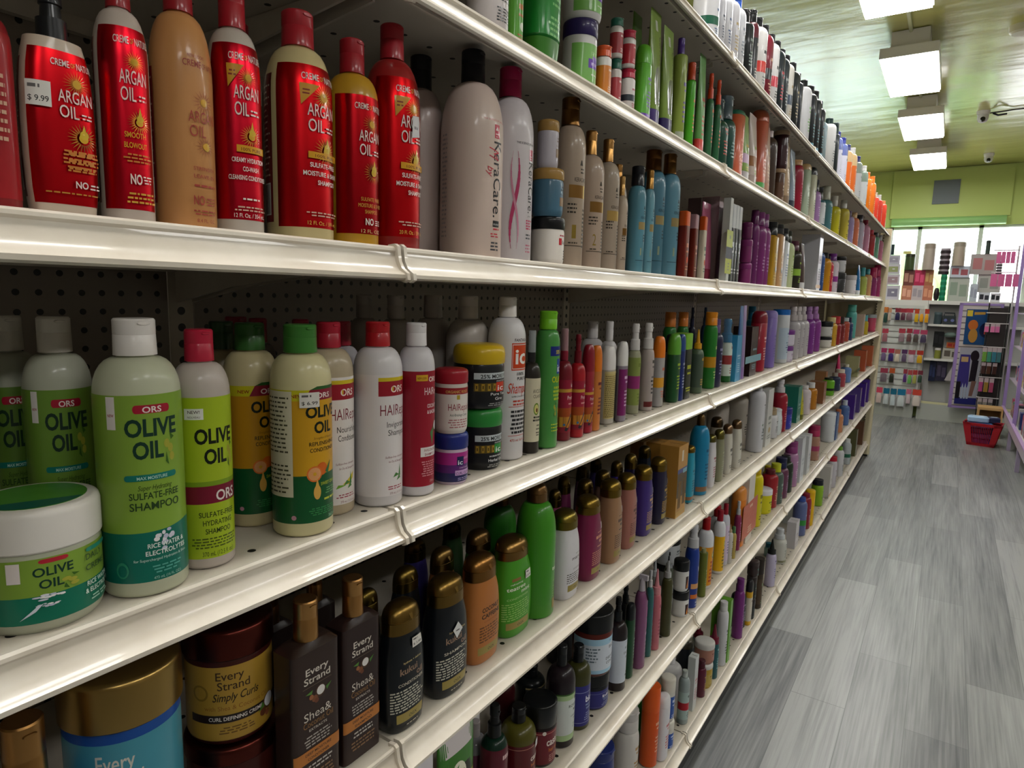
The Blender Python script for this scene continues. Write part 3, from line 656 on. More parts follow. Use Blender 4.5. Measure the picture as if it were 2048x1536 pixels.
def d_hr(D, o, k):
    D.v0 = .3; D.dv = .065
    l = o['l']; t = o['t']; D.rect(-2.2, .06, 2.2, .66 if k != 3 else .665, l); c = .42
    if k in (1, 2):
        D.rect(-.45, .625, 2.2, .645, 'd8c028'); D.rect(-.45, .545, 2.2, .625, '9c1c2c'); D.text('ORS', c, .565, .05, 'f4e4dc', .7, .02); D.disc(c - .26, .584, .04, 'd8b028', .014)
        D.text('HAIRepair', c + .05, .44, .085, t, 1.7, -.004); a, b_ = (('Nourishing', 'Conditioner') if k == 1 else ('Invigorating', 'Shampoo'))
        D.text(a, c + .05, .375, .045, '383430', 1.15); D.text(b_, c + .05, .33, .045, '383430', 1.05); D.text('Sulfate-free shampoo', c - .1, .27, .016, t, 1.0, 0, .25); D.text('for Dry & Damaged Hair', c, .245, .016, t, .9, 0, .25)
        if k == 1: D.poly([(c - .3, .165), (c + .05, .16), (c + .3, .19), (c + .35, .225), (c + .1, .2)], 'd8c030'); D.poly([(c - .6, .145), (c - .1, .16), (c - .5, .165)], '78a838')
        D.poly([(c + .05, .15), (c + .14, .23), (c + .2, .165)], '3c7c38'); D.poly([(c - .25, .16), (c + .1, .17), (c - .1, .185)], '4c8040'); D.poly([(c - .05, .14), (c + .2, .15), (c + .1, .175)], '4c8040')
        D.lines(c - .6, .095, c + .4, .12, 2, 'a84858'); D.text('370 mL (12.5 fl. oz.)', c, .067, .018, t, .8)
    else:
        D.rect(-.6, .61, .05, .645, 'd8a828'); D.text('NEW LOOK', -.28, .62, .018, '6c2010', .5, .012); D.text('ORS', c, .605, .04, 'f4e4dc', .6, .02); D.text('HAIRepair', c + .1, .53, .06, t, 1.35)
        D.text('COCONUT OIL', c + .1, .455, .03, t, 1.0, .016); D.text('& BAOBAB', c, .42, .03, t, .8, .016); D.disc(c + .3, .34, .26, '5c3020', .035); D.disc(c + .34, .345, .2, 'e8e4e4', .028); D.poly([(c - .2, .31), (c + .1, .34), (c, .30)], '4c7c44')
        D.rect(-.35, .235, .9, .29, 'e4dedc'); D.text('INVIGORATING', c - .12, .265, .022, '8c1c30', .9, .006); D.text('SHAMPOO', c - .16, .24, .022, '8c1c30', .75, .012); D.lines(-.3, .12, .7, .215, 7, 'd89098'); D.text('370 mL', c, .08, .02, 'e0a8a8', .4)
def d_hrj(D, o):
    D.rect(-2.2, .06, 2.2, .72, o['l']); D.rect(-2.2, .62, 2.2, .72, '9c2430'); D.text('ORGANIC ROOT', 0, .64, .06, 'd8b060', 1.5, .012); D.rect(-.1, .54, .1, .61, 'b8a030')
    D.text('HAIRepair', .15, .37, .15, o['t'], 1.5); D.text('Anti-Breakage Creme', .1, .28, .06, '38483c', 1.2); D.lines(-.6, .1, .8, .25, 4, 'b06c70')
def d_icj(D, o, k):
    c = .2
    D.rect(-.75, .47, 2.2, .57, 'c4ccd0'); D.text('25% MORE FREE', c + .1, .485, .085, '181a1c', 1.6, .02); D.text('FANTASIA', c + .25, .425, .035, 'd8d8d8', .55, .01)
    D.rect(-.75, .28, 2.2, .41, '5c4c1c'); 
    for i in range(10): D.rect(-.7 + .24 * i, .29, -.58 + .24 * i, .40, 'a8862c'); D.rect(-.66 + .24 * i, .32, -.62 + .24 * i, .37, '281c10')
    D.rect(c - .05, .27, c + .45, .42, 'd03c24' if k == 3 else '2c8c3c'); D.text('ic', c + .2, .29, .12, 'f0f0f0', .36, .012)
    D.text('Pure Tea' if k == 3 else 'MAXIMUM STRENGTH', c + .1, .215, .06 if k == 3 else .035, 'e8e8e8', .8, .012); D.text('Gro' if k == 3 else 'Herbal Gro', c + .1, .14, .065, 'e8e8e8', .4 if k == 3 else .9, .012); D.lines(c - .4, .05, c + .6, .11, 2, 'a8a8a8')
def d_icj2(D, o):
    D.rect(-2.2, .06, 2.2, .64, 'a82c84'); D.rect(-2.2, .06, 2.2, .40, '5c2870'); D.rect(-2.2, .06, 2.2, .24, '282858'); D.text('Curly & Coily', .45, .50, .07, 'f0c0e0', .7, 0, .3)
    D.rect(-.25, .38, .2, .56, '1c2450'); D.text('ic', -.03, .4, .13, 'f0f0f8', .32, .012); D.text('CONDITIONING', .25, .32, .04, 'd8b8e0', .7); D.rect(-.35, .19, 1.2, .29, 'c8a0d0'); D.text('CURL CUSTARD', .35, .205, .07, '401c58', 1.3, .012); D.lines(-.3, .09, .9, .16, 2, 'a8a0d0')
def d_icw(D, o):
    c = .18; D.text('FANTASIA', c, .735, .025, '202020', .9, .012); D.rect(c - .6, .56, c + .65, .725, 'd44820'); D.rect(c - .56, .567, c + .61, .718, 'e4ded8'); D.rect(c - .53, .572, c + .58, .713, 'd44820'); D.text('ic', c, .60, .13, 'f4f0ec', .78, .02)
    D.text('100%', c - .02, .53, .026, '18181c', .5, .015); D.text('PURE TEA', c + .18, .50, .026, '18181c', .85, .015); D.text('Shampoo', c, .42, .09, 'd03c18', 1.6, .004, .35)
    D.text('SUPER CONCENTRATED', c, .395, .013, '303030', 1.1, .01); D.lines(c - .6, .345, c + .6, .385, 2, 'c84838', 'c', .55); D.rect(c - .7, .335, c + .7, .338, 'c84838')
    D.lines(c - .65, .17, c + .65, .325, 6, '28282c', 'c', .55); D.rect(c - .7, .155, c + .7, .158, 'c84838'); D.text('473 ml 16 fl. oz.', c, .12, .022, 'c84838', 1.2, .008)
def d_avo(D, o):
    D.rect(-1.4, .1, 1.6, .62, o['l']); D.text('AVOCADO', .2, .50, .045, o['t'], 1.5, .006); D.text('CILANTRO', .2, .46, .04, o['t'], 1.4, .006); D.disc(-.1, .37, .36, '6c8c30', .05); D.disc(-.1, .37, .27, 'd8d080', .038); D.disc(-.05, .36, .12, '6c4424', .018); D.disc(.75, .385, .2, '4c7c2c', .03)
    D.lines(-.5, .27, 1.0, .32, 2, '303028', 'c', .6); 
    for i, v in enumerate((.23, .2, .17, .15)): D.words(-.1, .5, v, .010, '302c28')
def d_olg(D, o):
    D.rect(-.4, .68, 1.6, .75, '1c2c80'); D.text('50% FREE', .6, .695, .04, 'd8c820', 1.0, .012); D.rect(.25, .55, .75, .66, '2c4ca0'); D.text('ic', .5, .565, .08, 'f0f0f0', .38, .012)
    D.text('OLIVE', .4, .49, .06, 'd0d820', 1.2, .02); D.lines(-.1, .36, 1.0, .47, 4, 'b8d038', 'c', .6); olives(D, .2, .28); olives(D, .6, .26); D.lines(-.2, .13, .9, .2, 3, 'c8d838', 'c', .3)
def d_pro(D, o):
    D.rect(-2, .08, 2, .55, o['l']); D.rect(-2, .08, 2, .30, 'a84c20'); D.rect(-2, .08, 2, .22, 'c8742cf'); D.rect(-2, .08, 2, .13, '8c2434'); D.rect(-2, .44, 2, .47, 'c8963c'); D.text('ic', .45, .485, .055, 'f0e0e0', .4, .012); D.text('Protein', .4, .375, .05, o['t'], 1.3); D.lines(-.2, .33, 1.0, .36, 1, 'e8b0b0')
    D.poly([(-.5, .1), (.3, .24), (.9, .26), (.5, .16), (-.2, .09)], '2c2830'); D.poly([(-.3, .125), (.4, .215), (.7, .21), (0, .12)], 'c87c28'); D.disc(-.55, .15, .14, '3c70a0')
def d_txt(D, o): D.rect(-1.3, .08, .9, .68, o['l']); D.lines(-1.2, .1, .8, .64, 22, o['t'], 'l', .42); D.rect(-1.3, .655, .9, .68, 'd0c088')
def d_icc(D, o): D.rect(.2, .55, 1.1, .68, '9c3030'); D.text('ic', .65, .56, .11, 'f0e8e4', .55, .015); D.lines(-.4, .35, 1.0, .5, 5, o['t']); D.rect(-.6, .06, .9, .22, '5c9848'); D.lines(-.4, .08, .7, .2, 3, 'a8d090')
def d_frz(D, o): D.rect(-1.2, .04, 1.3, .7, o['l']); D.text('FRIZZ', .3, .66, .10, o['t'], .28, .03, 0, 'c', True); D.text('BUSTER', -.2, .62, .04, '586068', .25, 0, 0, 'c', True); D.lines(-.8, .08, 1.0, .3, 7, '586068')
def d_es(D, o, k):
    t = 'd8d0c4'
    if k in (1, 2):
        if k == 1: D.v0 = .03; D.dv = .055
        D.rect(-2.2, .06, 2.2, .70, o['l']); c = .15
        t2 = '3a2410' if k == 2 else 'd8d4c8'
        D.text('Every', c - .08, .585, .10, t2, .62, .008); D.text('Strand', c, .50, .10, t2, .72, .008)
        D.disc(-.62, .47, .2, '8c6c24' if k == 2 else '2c70a0'); D.disc(-.62, .47, .15, o['l'])
        if k == 2:
            D.text('Simply Curls', c + .05, .405, .095, '28180c', 1.05, .01, .3); D.text('with Shea & Coconut Oil', c + .08, .325, .055, '8c5c1c', 1.5); D.rect(-.9, .215, 1.5, .285, '241814'); D.text('CURL DEFINING CREME', c + .05, .235, .045, 'e8e0d8', 1.25, .016)
            D.lines(-.2, .12, .6, .19, 3, '6c4c1c'); D.disc(1.05, .25, .2, '5c3c24'); D.disc(1.07, .255, .17, 'e8e8ec'); D.disc(.85, .18, .1, '6c3c28'); D.disc(1.0, .15, .08, '8c5038'); D.poly([(.7, .2), (.85, .27), (.9, .22)], '4c7c30')
        else:
            D.text('Argan Oil &', c + .1, .39, .10, '1c2c34', .95, .012, .3); D.text('Macadamia', c + .15, .29, .10, '1c2c34', 1.0, .012, .3); D.rect(.1, .2, 1.4, .265, 'b86c38'); D.text('HAIR MASQUE', .75, .215, .045, '30241c', .9, .012)
        return
    c = .0; T = .70
    D.text('Every', c, T - .055, .05, t, .95, .012); D.text('Strand', c, T - .1, .05, t, 1.1, .012); D.rect(-.6, T - .118, .6, T - .116, '7c6c5c')
    D.disc(.12, T - .165, .22, '4c3424'); D.disc(.14, T - .162, .17, 'e4e0dc'); D.disc(-.12, T - .19, .12, '7c4c30'); D.disc(-.26, T - .175, .09, '9c6440'); D.disc(-.04, T - .205, .09, '6c3c24'); D.poly([(-.5, T - .15), (-.2, T - .14), (-.25, T - .16)], '5c8c3c'); D.poly([(.35, T - .16), (.6, T - .145), (.4, T - .18)], '4c7c34')
    D.text('Shea&', c, T - .29, .062, t, 1.15, -.002); D.text('Coconut Oil', c + .02, T - .325, .045, '9c7448', 1.25, -.002); D.text('EXTRACTS', c, T - .35, .018, t, .75, .006); D.lines(-.65, T - .43, .65, T - .365, 4, 'b8b0a8')
    D.rect(-1, T - .51, 1, T - .445, 'b87434'); D.text('DEEP MOISTURE', c, T - .473, .019, '2c1c14', 1.1, .015); D.text('CONDITIONER' if k == 3 else 'SHAMPOO', c, T - .50, .019, '2c1c14', .9, .015); D.lines(-.6, T - .56, .6, T - .52, 2, 'c8c0b8'); D.lines(-.7, .07, .7, T - .57, 3, '8c6c50')
def ogx_base(D, u=0, v=.11): D.rect(u - .62, v - .02, u + .72, v + .055, '9c8a48'); D.text('OGX', u + .15, v + .0, .035, '2c2418', .42, .004)
def d_kuk(D, o, k):
    c = .1; D.text('hydrate + defrizz', c + .15, .555, .022, 'c8b480', .95, .012); D.text('kukui', c - .05, .475, .075, '987c68', .85, .016); D.text('oil', c + .5, .425, .07, '987c68', .34, .016)
    D.text('CONDITIONER' if k == 1 else 'SHAMPOO', c + .08, .385, .034, 'd8d0bc', 1.25, .004); D.lines(-.75, .185, .95, .365, 8, 'c8c4b4', 'l', .5); ogx_base(D, .1, .11); D.words(-.1, .6, .05, .01, 'b8b0a0')
def d_coco(D, o): D.text('COCONUT', .3, .50, .055, '30241c', 1.15, .028); D.text('CAFFEINE', .3, .44, .055, '30241c', 1.2, .028); D.text('CONDITIONER', .3, .40, .022, '8c4c20', .95); D.lines(-.4, .22, .95, .38, 6, '6c4424', 'l', .5); ogx_base(D, .15, .12)
def d_tea1(D, o): D.rect(-.4, .595, .1, .625, '8c6838'); D.text('refreshing', -.1, .56, .024, o['t'], .7, .006); D.text('teatree', -.1, .505, .055, o['t'], 1.05, .016); D.text('mint', .45, .455, .055, o['t'], .6, .016); D.text('CONDITIONER', .0, .41, .028, 'b8d890', 1.2); D.lines(-.8, .2, .8, .39, 8, 'a0cc70', 'l', .4); ogx_base(D, 0, .12)
def d_tea2(D, o): D.text('refreshing', .6, .40, .018, 'b8d890', .6); D.text('teatree', .55, .355, .045, o['t'], 1.1, .014); D.text('mint', .9, .32, .045, o['t'], .5, .014); D.text('CONDITIONER', .6, .265, .018, 'a0cc70', .9); D.lines(.1, .13, 1.1, .245, 6, '88bc58', 'l', .35); ogx_base(D, .7, .08); D.rect(1.0, .5, 1.25, .6, 'b8a030')
def d_maru(D, o): D.text('hydrate', .5, .51, .02, '706c68', .5); D.text('marula', .45, .455, .055, '48443c', 1.2, .006); D.text('oil', .75, .41, .05, '8c8880', .3); D.text('SHAMPOO', .45, .34, .03, '8c8888', .95); D.lines(-.5, .2, .9, .32, 5, '48443c', 'l', .4); ogx_base(D, .2, .12)
def d_ogx(D, o):
    D.words(.0, .8, .57, .008, o['t']); D.words(-.1, .9, .50, .035, o['t'], 'c', 1); D.words(.2, .9, .45, .03, o['t']); D.words(.0, .8, .40, .014, o['t']); D.lines(-.4, .2, .9, .37, 7, o['t'], 'l', .35); ogx_base(D, .2, .11); D.rect(.55, .6, .75, .68, 'e0dcdc')
def d_kera(D, o, k):
    if k == 1:
        D.text('THE SCIENCE OF HAIR CARE', .45, .655, .012, 'd87078', 1.1, .006); D.rect(.32, .575, .56, .64, 'cc3850'); D.poly([(.36, .612), (.44, .63), (.52, .612)], 'f0e0e0'); D.lines(.35, .58, .53, .605, 2, 'f0d0d0')
        D.text('KeraCare.', .30, .56, .085, '1c1a20', .36, .004, 0, 'c', True); D.text('M', .1, .53, .10, 'd03c50', .06, -.01, .4, 'c', True); D.text('by', .06, .44, .05, 'd03c50', .05, 0, .3, 'c', True)
        D.rect(.3, .155, .62, .185, '1c1c20'); D.text('DRY & ITCHY', .46, .163, .012, 'e0e0e0', .28, .01); D.words(.3, .65, .14, .008, 'cc3848'); D.lines(.2, .105, .6, .13, 2, 'cc3848'); D.lines(.2, .04, .6, .09, 3, '404048'); D.lines(-1.6, .1, -1.3, .6, 24, 'b0a0a0')
    else:
        D.text('THE SCIENCE OF HAIR', .25, .60, .016, '484450', 1.0, .006); D.rect(.42, .525, .68, .58, 'c43058'); D.lines(.46, .53, .64, .555, 2, 'f0d0d8')
        D.text('KeraCare.', .40, .515, .075, '1c1a20', .26, .004, 0, 'c', True); D.text('pH 6.0', .5, .235, .012, '404048', .2); D.lines(.3, .17, .75, .225, 4, 'c84068', 'l', .6); D.lines(.3, .12, .7, .155, 2, '505058', 'l'); D.lines(.3, .05, .7, .10, 3, 'c87088', 'l')
        for s_ in (1, -1):
            P = [(-.28 + s_ * .17 * math.sin(t * .33 + .6), .56 - t * .033) for t in range(16)]
            for i in range(15): wdt = .06 * math.sin((i + .5) / 15 * math.pi) * (1.3 if s_ > 0 else .8); D.poly([(P[i][0] - wdt, P[i][1]), (P[i + 1][0] - wdt, P[i + 1][1]), (P[i + 1][0] + wdt, P[i + 1][1]), (P[i][0] + wdt, P[i][1])], 'b83c68' if s_ > 0 else 'd08ca4')
def d_kc(D, o, k):
    c = .35; dk = '383028'
    D.poly([(c - .12, .60), (c + .12, .60), (c + .04, .63), (c - .04, .63)], dk); D.words(c - .1, c + .3, .575, .008, dk); D.words(c - .1, c + .3, .555, .008, dk); D.text('KERACARE', c, .505 if k < 3 else .47, .035, dk, .95, .004)
    v = .41 if k < 3 else .38; D.rect(-.45, v, .75, v + .075, '8c6838m' if k != 3 else 'c0a060m'); D.rect(.62, v, .75, v + .075, 'd8c070m')
    if k < 3: D.text(str(k), -.05, .17, .12, 'a89048m', .28, -.006)
    D.lines(-.5, .32, .2, .39, 3, dk, 'l'); D.lines(.6, .12, .95, .36, 10, dk, 'l', .5); D.rect(-.6, .125, .55, .129, dk); D.words(-.4, .2, .14, .008, dk)
def d_kb(D, o): dk = '1c3440'; D.poly([(.3, .60), (.54, .60), (.46, .63), (.38, .63)], dk); D.words(.3, .7, .575, .008, dk); D.words(.3, .7, .555, .008, dk); D.text('KERACARE', .4, .51, .035, dk, .95, .004); D.rect(-.3, .41, .7, .48, '9c8858'); D.rect(.5, .41, .7, .48, 'b0a860'); D.rect(-.5, .12, .7, .124, dk); D.lines(.4, .3, .8, .38, 3, dk, 'l'); D.text('1', .1, .17, .10, '90a088', .2)
def d_jar1(D, o): D.words(.1, .9, .60, .03, 'b03848'); D.rect(.1, .42, .36, .56, 'c8303c'); D.text('Kera', .65, .44, .12, '303038', .5); D.lines(.55, .12, .95, .34, 4, '303038', 'c', .5)
def d_jar2(D, o): D.words(.45, .8, .60, .03, o['t']); D.words(.4, .8, .54, .03, o['t']); D.text('Kera', .55, .44, .07, o['t'], .4); D.rect(.3, .22, .75, .40, '94785c'); D.rect(.75, .22, .9, .40, 'c8a878')
def d_boxc(D, o): D.disc(.2, .5, .7, 'a07c78'); D.disc(.2, .5, .55, 'ab9090')
def d_gold(D, o): D.rect(-1, .28, 1, .62, '4c3414'); D.rect(-1, .62, 1, .68, '3c4488'); D.rect(.1, .6, .9, .66, '80b0c0'); D.rect(-.7, .12, -.1, .5, '8c6428m'); D.rect(.2, .15, .8, .52, '7c5820m'); D.rect(-.3, .78, .05, .93, 'e0d4c0'); D.rect(-1, 0, 1, .08, 'd8b060m')
def d_leaf(D, o):
    D.disc(.2, .86, .16, 'c83040'); D.words(-.3, .8, .72, .02, '384040')
    for i in range(9): u, v = D.r.uniform(-.7, .9), D.r.uniform(.05, .6); D.poly([(u - .14, v), (u, v + .025), (u + .16, v + .01), (u, v - .02)], D.r.choice(['788c78', '485c50', '98a890']))
    D.lines(-.5, .2, .8, .4, 4, '788080')
def d_dif(D, o):
    D.rect(-.95, .2, .95, .80, '3c7428'); D.rect(-.95, .60, .95, .69, '241810'); D.rect(-.95, .40, .95, .60, 'c8b468'); D.disc(-.15, .64, .42, 'e8e4cc', .09); D.text('Difeel', -.15, .62, .055, '241c18', .62, .02); D.poly([(-.3, .69), (-.1, .71), (-.22, .67)], '3c8030')
    D.text('TEA TREE', -.05, .30, .085, 'f0ece0', 1.55, .02); D.rect(-.95, .2, .95, .26, 'a03030'); D.rect(-.95, .80, .95, .99, 'd0c8c8')
def d_cas(D, o): D.rect(-2, .1, 2, .58, o['l']); D.rect(-2, .53, 2, .537, 'c88878'); D.disc(.6, .555, .16, 'e0d8d0'); D.text('castor', .55, .34, .11, 'e8dcd4', 1.1, .02); D.text('hair oil', .5, .26, .06, 'c8702c', .9, .015); D.lines(-.2, .13, .9, .22, 3, 'd0a098')
def d_casj(D, o): D.rect(-2, .06, 2, .60, o['l']); D.rect(-2, .555, 2, .565, 'c8786c'); D.disc(-.55, .57, .12, 'e0d8d0'); D.text('castor', .2, .36, .17, 'e8dcd4', 1.2, .02); D.text('hair mask', .25, .26, .09, 'c8702c', 1.0, .015); D.lines(-.3, .1, .7, .22, 4, 'c09088')
def d_rosem(D, o): D.rect(-1.2, .08, 1.4, .56, 'a8c490'); D.rect(-1.2, .14, 1.4, .50, 'cfd6d2'); D.rect(-1.2, .55, 1.4, .565, '40682c'); D.rect(.25, .485, 1.2, .52, '28302c'); D.text('ROSEMARY', .45, .42, .04, '20281c', 1.5, .008); D.text('MINT', .5, .37, .04, '20281c', .7, .008); D.text('CONDITIONING', .5, .315, .026, '303830', 1.2, .006); D.text('SHAMPOO', .6, .28, .026, '303830', .8, .006); D.lines(.1, .2, 1, .25, 3, '687868'); D.disc(.8, .16, .14, '486c38')
def d_biot(D, o): D.rect(-2, .06, 2, .56, o['l']); D.disc(.75, .53, .16, 'd8dce0'); D.rect(-2, .475, 2, .482, '8c90c0'); D.text('biotin', .45, .355, .105, 'e8e8f4', 1.35, .02); D.text('PRO-GROWTH', .45, .305, .032, 'a8c0e8', 1.3, .01); D.text('SHAMPOO', .35, .265, .032, 'a8c0e8', 1.0, .01); D.lines(-.3, .13, .9, .235, 4, '9098c8'); D.rect(-2, .10, 2, .106, '8c90c0')
def d_bicy(D, o): D.rect(-2, .06, 2, .62, 'a4cce4'); D.rect(-2, .12, 2, .52, 'd4dce8'); D.text('PROFESSIONAL', .5, .555, .03, '286888', .9, .008); D.text('BICYCLIC', .6, .44, .07, '20303c', 1.1, .006); D.text('DEEP PROTEIN', .5, .27, .06, '20303c', 1.3, .008); D.text('CONDITIONER', .5, .2, .06, '20303c', 1.25, .008); D.lines(-1.2, .25, -.5, .5, 5, '607080', 'l')
def d_bicy2(D, o): D.rect(-2, .10, 2, .56, o['l']); D.text('PROFESSIONAL', .4, .53, .016, '286888', .9); D.text('BICYCLIC', .5, .465, .034, '20303c', 1.1, .006); D.text('CONDITIONING', .4, .41, .034, '20303c', 1.3, .006); D.text('SHAMPOO', .5, .36, .034, '20303c', .9, .006); D.disc(.5, .2, .18, '282c40'); D.disc(.25, .17, .12, '282c40'); D.disc(.7, .24, .1, '282c40')
def d_drg(D, o): D.text('DR', .55, .63, .06, 'e0e8e0', .6, .02); D.words(.2, 1, .60, .018, 'c04030'); D.disc(.5, .2, .3, '8ca878'); D.lines(.1, .26, .9, .56, 7, o['t'])
def d_flame(D, o): D.rect(-2, .08, 2, .6, o['l']); D.rect(-.55, .1, .0, .5, '2c1410'); D.poly([(-.42, .12), (-.12, .12), (-.2, .42)], 'c85420'); D.poly([(-.36, .12), (-.2, .12), (-.24, .3)], 'e8a030'); D.lines(.3, .15, 1.0, .5, 4, o['t'])
def d_wet(D, o): D.text('WET', .3, .44, .09, o['t'], 1.0, .02); D.text('LINE', .4, .36, .05, 'c84840', .7, .02); D.rect(-1.2, .24, 1.4, .30, 'd8a068'); D.rect(-1.2, .12, 1.4, .17, o['a']); D.lines(-.4, .03, .8, .1, 2, 'c0c8e0')
def d_yel(D, o): D.rect(-2, .05, 2, .60, o['l']); D.disc(.1, .48, .35, '4c7c68', .045); D.disc(.1, .48, .25, 'e8d870', .03); D.lines(-.6, .1, .9, .42, 6, o['t'], 'c', .6); D.rect(-2, .0, 2, .05, 'e4e0dc')
def d_supr(D, o): D.text('SUPER', .3, .52, .055, '505058', 1.1, .006); D.text('CREME', .3, .45, .045, '505058', .9); D.lines(-.2, .2, .8, .38, 4, '787880')
def d_gar(D, o): D.rect(-1.5, .10, 1.5, .64, o['l']); D.text('FRUCTIS', .1, .47, .09, 'a8d490', .8, .006); D.rect(-.5, .30, .75, .43, o['t']); D.words(-.4, .7, .34, .04, 'b8a0e0'); D.rect(-.2, .43, .5, .47, '8860c0'); D.words(-.3, .6, .2, .02, 'e0e8d8')
def d_tubw(D, o): D.text('Curl Sculpt', .3, .80, .13, '505c30', .34, .006, .2, 'c', True); D.poly([(-.55, .20), (.55, .20), (.62, .40), (.4, .50), (0, .54), (-.4, .50), (-.62, .40)], o['a'] + 't'); D.poly([(-.35, .38), (-.1, .48), (-.2, .3)], 'dcdcdc'); D.rect(-.3, .83, .1, .92, 'd0d4c8'); D.words(-.5, .5, .24, .012, '606858')
def d_auto(D, o, k):
    t = o.get('t', '888888'); a = o.get('a'); l = o.get('l', '-')
    if k == 1:
        if l != '-': D.rect(-1.5, .08, 1.5, .66, l)
        D.words(-.5, .8, .54, .035, t); D.words(-.3, .8, .49, .02, t); D.lines(-.5, .2, .8, .42, 5, t)
        if a: D.rect(-1.4, .05, 1.4, .11, a)
    elif k == 2:
        if l != '-': D.rect(-2.4, .10, 2.4, .62, l)
        if a: D.rect(-2.4, .28, 2.4, .42, a)
        D.words(-.4, .8, .52, .04, t); D.lines(-.5, .14, .8, .25, 3, t)
    elif k == 4:
        if l != '-': D.rect(-2.2, .10, 2.2, .60, l)
        D.words(-.5, .7, .46, .06, t); D.words(-.4, .7, .38, .03, t)
        if a: D.disc(.2, .27, .4, a, .05)
        D.lines(-.6, .12, .8, .2, 2, t)
    elif k == 5:
        D.rect(.0, .56, .8, .66, a); D.rect(.05, .42, .75, .53, a); D.words(.0, .9, .36, .03, t); D.lines(0, .08, .9, .33, 6, t)
    else:
        if l != '-': D.rect(-2, .1, 2, .64, l)
        D.lines(-.5, .2, .8, .5, 5, t)
DES = {'ors1': d_ors1, 'ors2': d_ors2, 'ors3': d_ors3, 'ors3b': lambda D, o: d_ors3(D, o, True), 'orsj': d_orsj, 'hrj': d_hrj, 'icj': lambda D, o: d_icj(D, o, 1), 'icj3': lambda D, o: d_icj(D, o, 3),
       'icj2': d_icj2, 'icw': d_icw, 'avo': d_avo, 'olg': d_olg, 'pro': d_pro, 'txt': d_txt, 'icc': d_icc, 'frz': d_frz, 'coco': d_coco, 'tea1': d_tea1, 'tea2': d_tea2, 'maru': d_maru, 'ogx': d_ogx, 'kb': d_kb,
       'jar1': d_jar1, 'jar2': d_jar2, 'boxc': d_boxc, 'gold': d_gold, 'leaf': d_leaf, 'dif': d_dif, 'cas': d_cas, 'casj': d_casj, 'rosem': d_rosem, 'biot': d_biot, 'bicy': d_bicy, 'bicy2': d_bicy2, 'drg': d_drg,
       'flame': d_flame, 'wet': d_wet, 'yel': d_yel, 'supr': d_supr, 'gar': d_gar, 'tubw': d_tubw}
for i in range(8): DES['arg%d' % i] = (lambda k: lambda D, o: d_arg(D, o, k))(i)
for i in range(1, 4): DES['hr%d' % i] = (lambda k: lambda D, o: d_hr(D, o, k))(i)
for i in range(1, 5): DES['es%d' % i] = (lambda k: lambda D, o: d_es(D, o, k))(i); DES['kc%d' % i] = (lambda k: lambda D, o: d_kc(D, o, k))(i)
for i in (1, 2): DES['kuk%d' % i] = (lambda k: lambda D, o: d_kuk(D, o, k))(i); DES['kera%d' % i] = (lambda k: lambda D, o: d_kera(D, o, k))(i)
for i in range(6): DES['A%d' % i] = (lambda k: lambda D, o: d_auto(D, o, k))(i)
def copy_thing(src, loc):
    r = src.copy(); C.objects.link(r); r.location = loc
    for ch in src.children:
        c = ch.copy(); C.objects.link(c); c.parent = r
        for g in ch.children:
            d = g.copy(); C.objects.link(d); d.parent = c
    return r
def product(kind, x, y, z, a, w, h, n, o, name, label, cat, grp):
    o.setdefault('l', '-')
    root = thing(name, label, cat, (x, y, z), 0, grp)
    near = y < 1.25; seg = 48 if near and w > .018 else (28 if y < 2.2 else 16)
    P = container(kind, a, w, h, n, o, root, seg)
    dn = o.get('D', 'N')
    if dn in DES:
        D = Design(w, h); D.r.seed(int(y * 1000)); DES[dn](D, o); D.build('printed_label', P, root)
    if 'sticker' in o:
        D = Design(w, h); txt = o['sticker']
        u, v, du, dv = {'9.99': (-.92, .46, .62, .105), '6.99': (-.48, .625, .62, .07), '2.88': (.18, .66, .6, .075), '8.99': (.38, .58, .42, .085)}[txt]
        D.rect(u, v, u + du, v + dv, 'e0dcd6p'); D.text('$ ' + txt, u + du * .5, v + dv * .18, dv * .32, '3c3838', du * .8, .01); D.words(u + .05, u + du * .6, v + dv * .7, dv * .14, '686464')
        tag(D.build('price_sticker', P, root, .0022), 'white price sticker')
    if 'sticker2' in o or 'sticker3' in o:
        D = Design(w, h)
        if 'sticker2' in o: u, v = .3, .50; D.poly([(u, v), (u + .42, v + .012), (u + .36, v + .10), (u + .02, v + .095)], 'e0dce0p'); D.words(u + .08, u + .34, v + .04, .012, '8c8488')
        elif kind == 'jr': u, v = .1, .86; D.poly([(u, v - .05), (u + .3, v), (u, v + .06), (u - .3, v)], 'b8b4acp')
        else: u, v = .12, .56; D.poly([(u, v - .06), (u + .34, v), (u + .08, v + .075), (u - .2, v + .02)], 'dcdcdcp'); D.words(u - .06, u + .2, v, .01, '605c5c')
        tag(D.build('price_sticker', P, root, .0022), 'small white price sticker')
    if 'lidart' in o:
        q = MB(); q.loft([(h, a * .80, w * .80, 2), (h + .0004, a * .80, w * .80, 2)], mat('4c8c34'), 36); q.add([(a * .8 * math.cos(t), w * .8 * math.sin(t), h + .0006) for t in [-1.5 + i * .15 for i in range(16)]], [tuple(range(16))], mat('0f5c50'))
        q.add([(-.012, -.05, h + .0007), (.004, -.05, h + .0007), (.004, -.028, h + .0007), (-.012, -.028, h + .0007)], [(0, 1, 2, 3)], mat('d8dcd8')); tag(q.obj('lid_print', [c for c in root.children if c.name.startswith('lid')][0]), 'green and teal picture on the lid')
    return root
